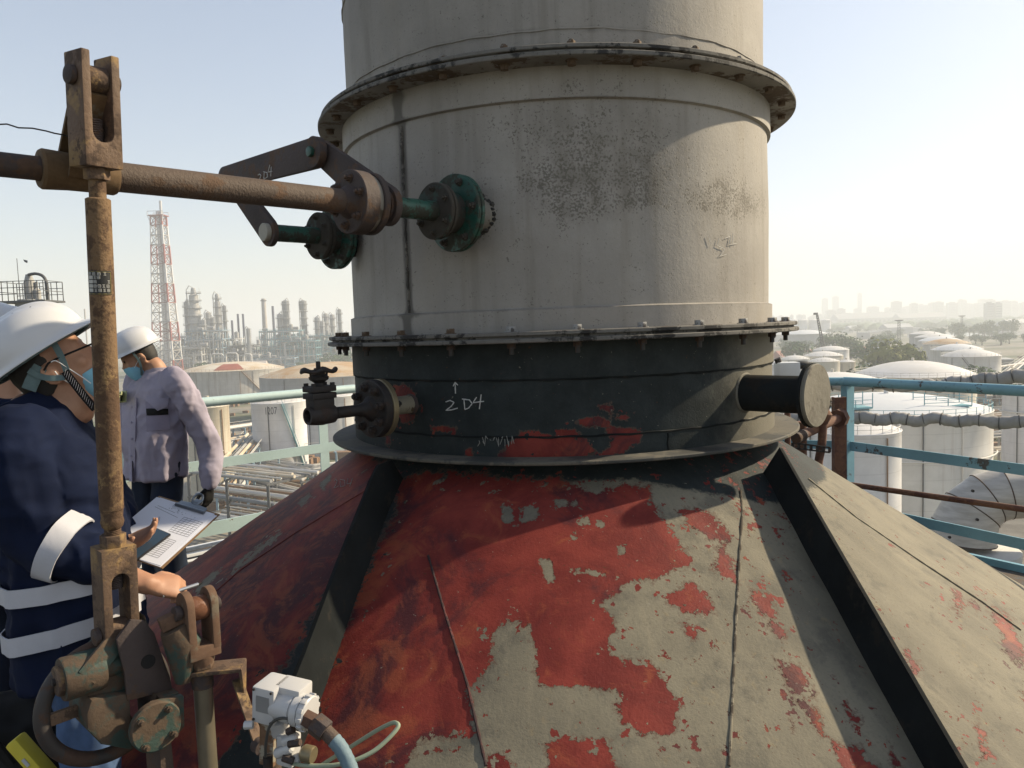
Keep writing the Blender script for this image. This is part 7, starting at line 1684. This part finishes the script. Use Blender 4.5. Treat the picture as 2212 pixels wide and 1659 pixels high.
rack(G(478, 1000), G(560, 985), 8, 3, 'blue legged pipe rack between the beige tank and tank 1207', PC, 6, 1); rack(G(470, 1075), G(720, 1045), 7, 2, 'wide rack of white pipes crossing below tank 1207', PC, 8, 2, BLST, 8); rack(G(505, 1120), G(560, 1030), 9, 2, 'rack of pale pipes running away from the clipboard', PC, 6, 3); rack(G(690, 1110), G(560, 1075), 6, 2, 'pale pipes bending down beside the red hood face', PC, 6, 4, DKST, 6); rack(G(640, 1180), G(470, 1150), 10, 3, 'dark rack nearest the deck below the left railing', PC, 7, 5, DKST, 9)
rack(G(2115, 880), G(2230, 872), 5, 2, 'rack of grey pipes right of the largest tank, upper', PC, 6, 6); rack(G(2118, 955), G(2240, 945), 6, 2, 'rack of white pipes right of the largest tank, lower', PC, 7, 7); rack(G(2118, 1010), G(2240, 1000), 6, 2, 'rack of grey pipes above the silver elbow', PC, 6, 8, CONC); rack(G(2160, 840), G(2240, 770), 4, 1, 'far rack of pale pipes behind the right edge tank', PC, 8, 9)
rack(G(1885, 795), G(1898, 740), 4, 1, 'narrow pipe track running away past the yellow green trees', PC, 6, 10); rack(G(2140, 815), G(2230, 800), 4, 1, 'rack of pipes under the receding tanks', PC, 6, 11)
def wall_thing(p, q, h, th, mat, label, cat='wall', name='bund_wall'):
    p, q = Vector(p), Vector(q); p.z = q.z = GZ; MB().bar(p + UP*h/2, q + UP*h/2, th, h).build_thing(name, mat, label, cat)
wall_thing(G(470, 1010), G(600, 1003), 2.2, .5, ROCR, 'low beige bund wall under the blue legged rack'); wall_thing(G(2110, 892), G(2240, 884), 1.6, .5, CONC, 'low grey bund wall right of the largest tank'); wall_thing(G(1940, 1125), G(2010, 1120), 2.0, .4, CONC, 'concrete bund wall at the foot of the largest tank'); wall_thing(G(1890, 775), G(2240, 822), 1.2, .5, CONC, 'long low wall under the receding tanks')
# ---------------- ground
gm = NT('plain_ground'); n1 = gm.noise(.012, 6, .65, dist=.5); n2 = gm.noise(.06, 6, .7); n3 = gm.noise(.3, 5, .6)
gc = gm.mix(gm.ss(n1, .42, .58), (.34, .31, .25), (.10, .13, .06)); gc = gm.mix(gm.mth('MULTIPLY', gm.ss(n2, .45, .62), .8), gc, (.24, .235, .22)); gc = gm.mix(gm.mth('MULTIPLY', gm.ss(n3, .5, .7), .5), gc, (.08, .08, .07)); gc = gm.mix(gm.ss(gm.noise(.03, 5, .6, gm.map(loc=(40, 9, 0))), .58, .66), gc, (.36, .34, .30))
g = MB().box((0, 3300, GZ - 0.5), (9000, 7800, 1.0)).build('ground', gm.done(gc, .95, 0, None, .1)); g['kind'] = 'structure'
rd0, rd1 = G(1885, 800), G(1905, 735)
for i, (a, b, w) in enumerate(((G(1900, 815), G(1905, 735), 7), (G(470, 1055), G(760, 1020), 9), (G(2110, 1040), G(2260, 1030), 8), (G(1700, 745), G(2240, 735), 8))):
    d = (b - a).normalized(); s = Vector((-d.y, d.x, 0)); P = [a + s*w/2, a - s*w/2, b - s*w/2, b + s*w/2]; MB().add([p + UP*(.02 + .004*i) for p in P], [(0, 1, 2, 3)]).build('road', plain('pale_concrete_road', (.38, .36, .33), .9, 0, .1, .1), smooth=0)['kind'] = 'structure'
R = random.Random(77); sk = MB()
for k in range(500):
    x = R.choice((R.uniform(440, 760), R.uniform(1890, 2240))); y = hor(x) + R.uniform(95, 400); p = G(x, y); s = R.uniform(.5, 2.2); sk.box(p + UP*s*.4, (s*R.uniform(.6, 2.5), s, s*.8))
sk.build('yard_clutter', RUSTST, smooth=0)['kind'] = 'stuff'
# supporting tower below the platform
MB().box((0.3, 3.6, (GZ - .7)/2 - .2), (4.2, 4.2, -GZ - .9)).build('supporting_tower', paint('dark_tower_concrete', (.12, .115, .105), .3, dirt=.4, rough=.9))['kind'] = 'structure'
# ---------------- air
hz = NT('haze_air'); hz.t.nodes.remove(hz.b); pv = hz.t.nodes.new('ShaderNodeVolumePrincipled')
pv.inputs['Color'].default_value = (0.88, 0.93, 0.98, 1); pv.inputs['Density'].default_value = HAZE; pv.inputs['Anisotropy'].default_value = 0.12
hz.t.links.new(pv.outputs[0], hz.out.inputs['Volume'])
h = MB().box((0, 3350, GZ + 94), (9200, 8000, 192)).build('haze', hz.mat, smooth=0); h['kind'] = 'stuff'
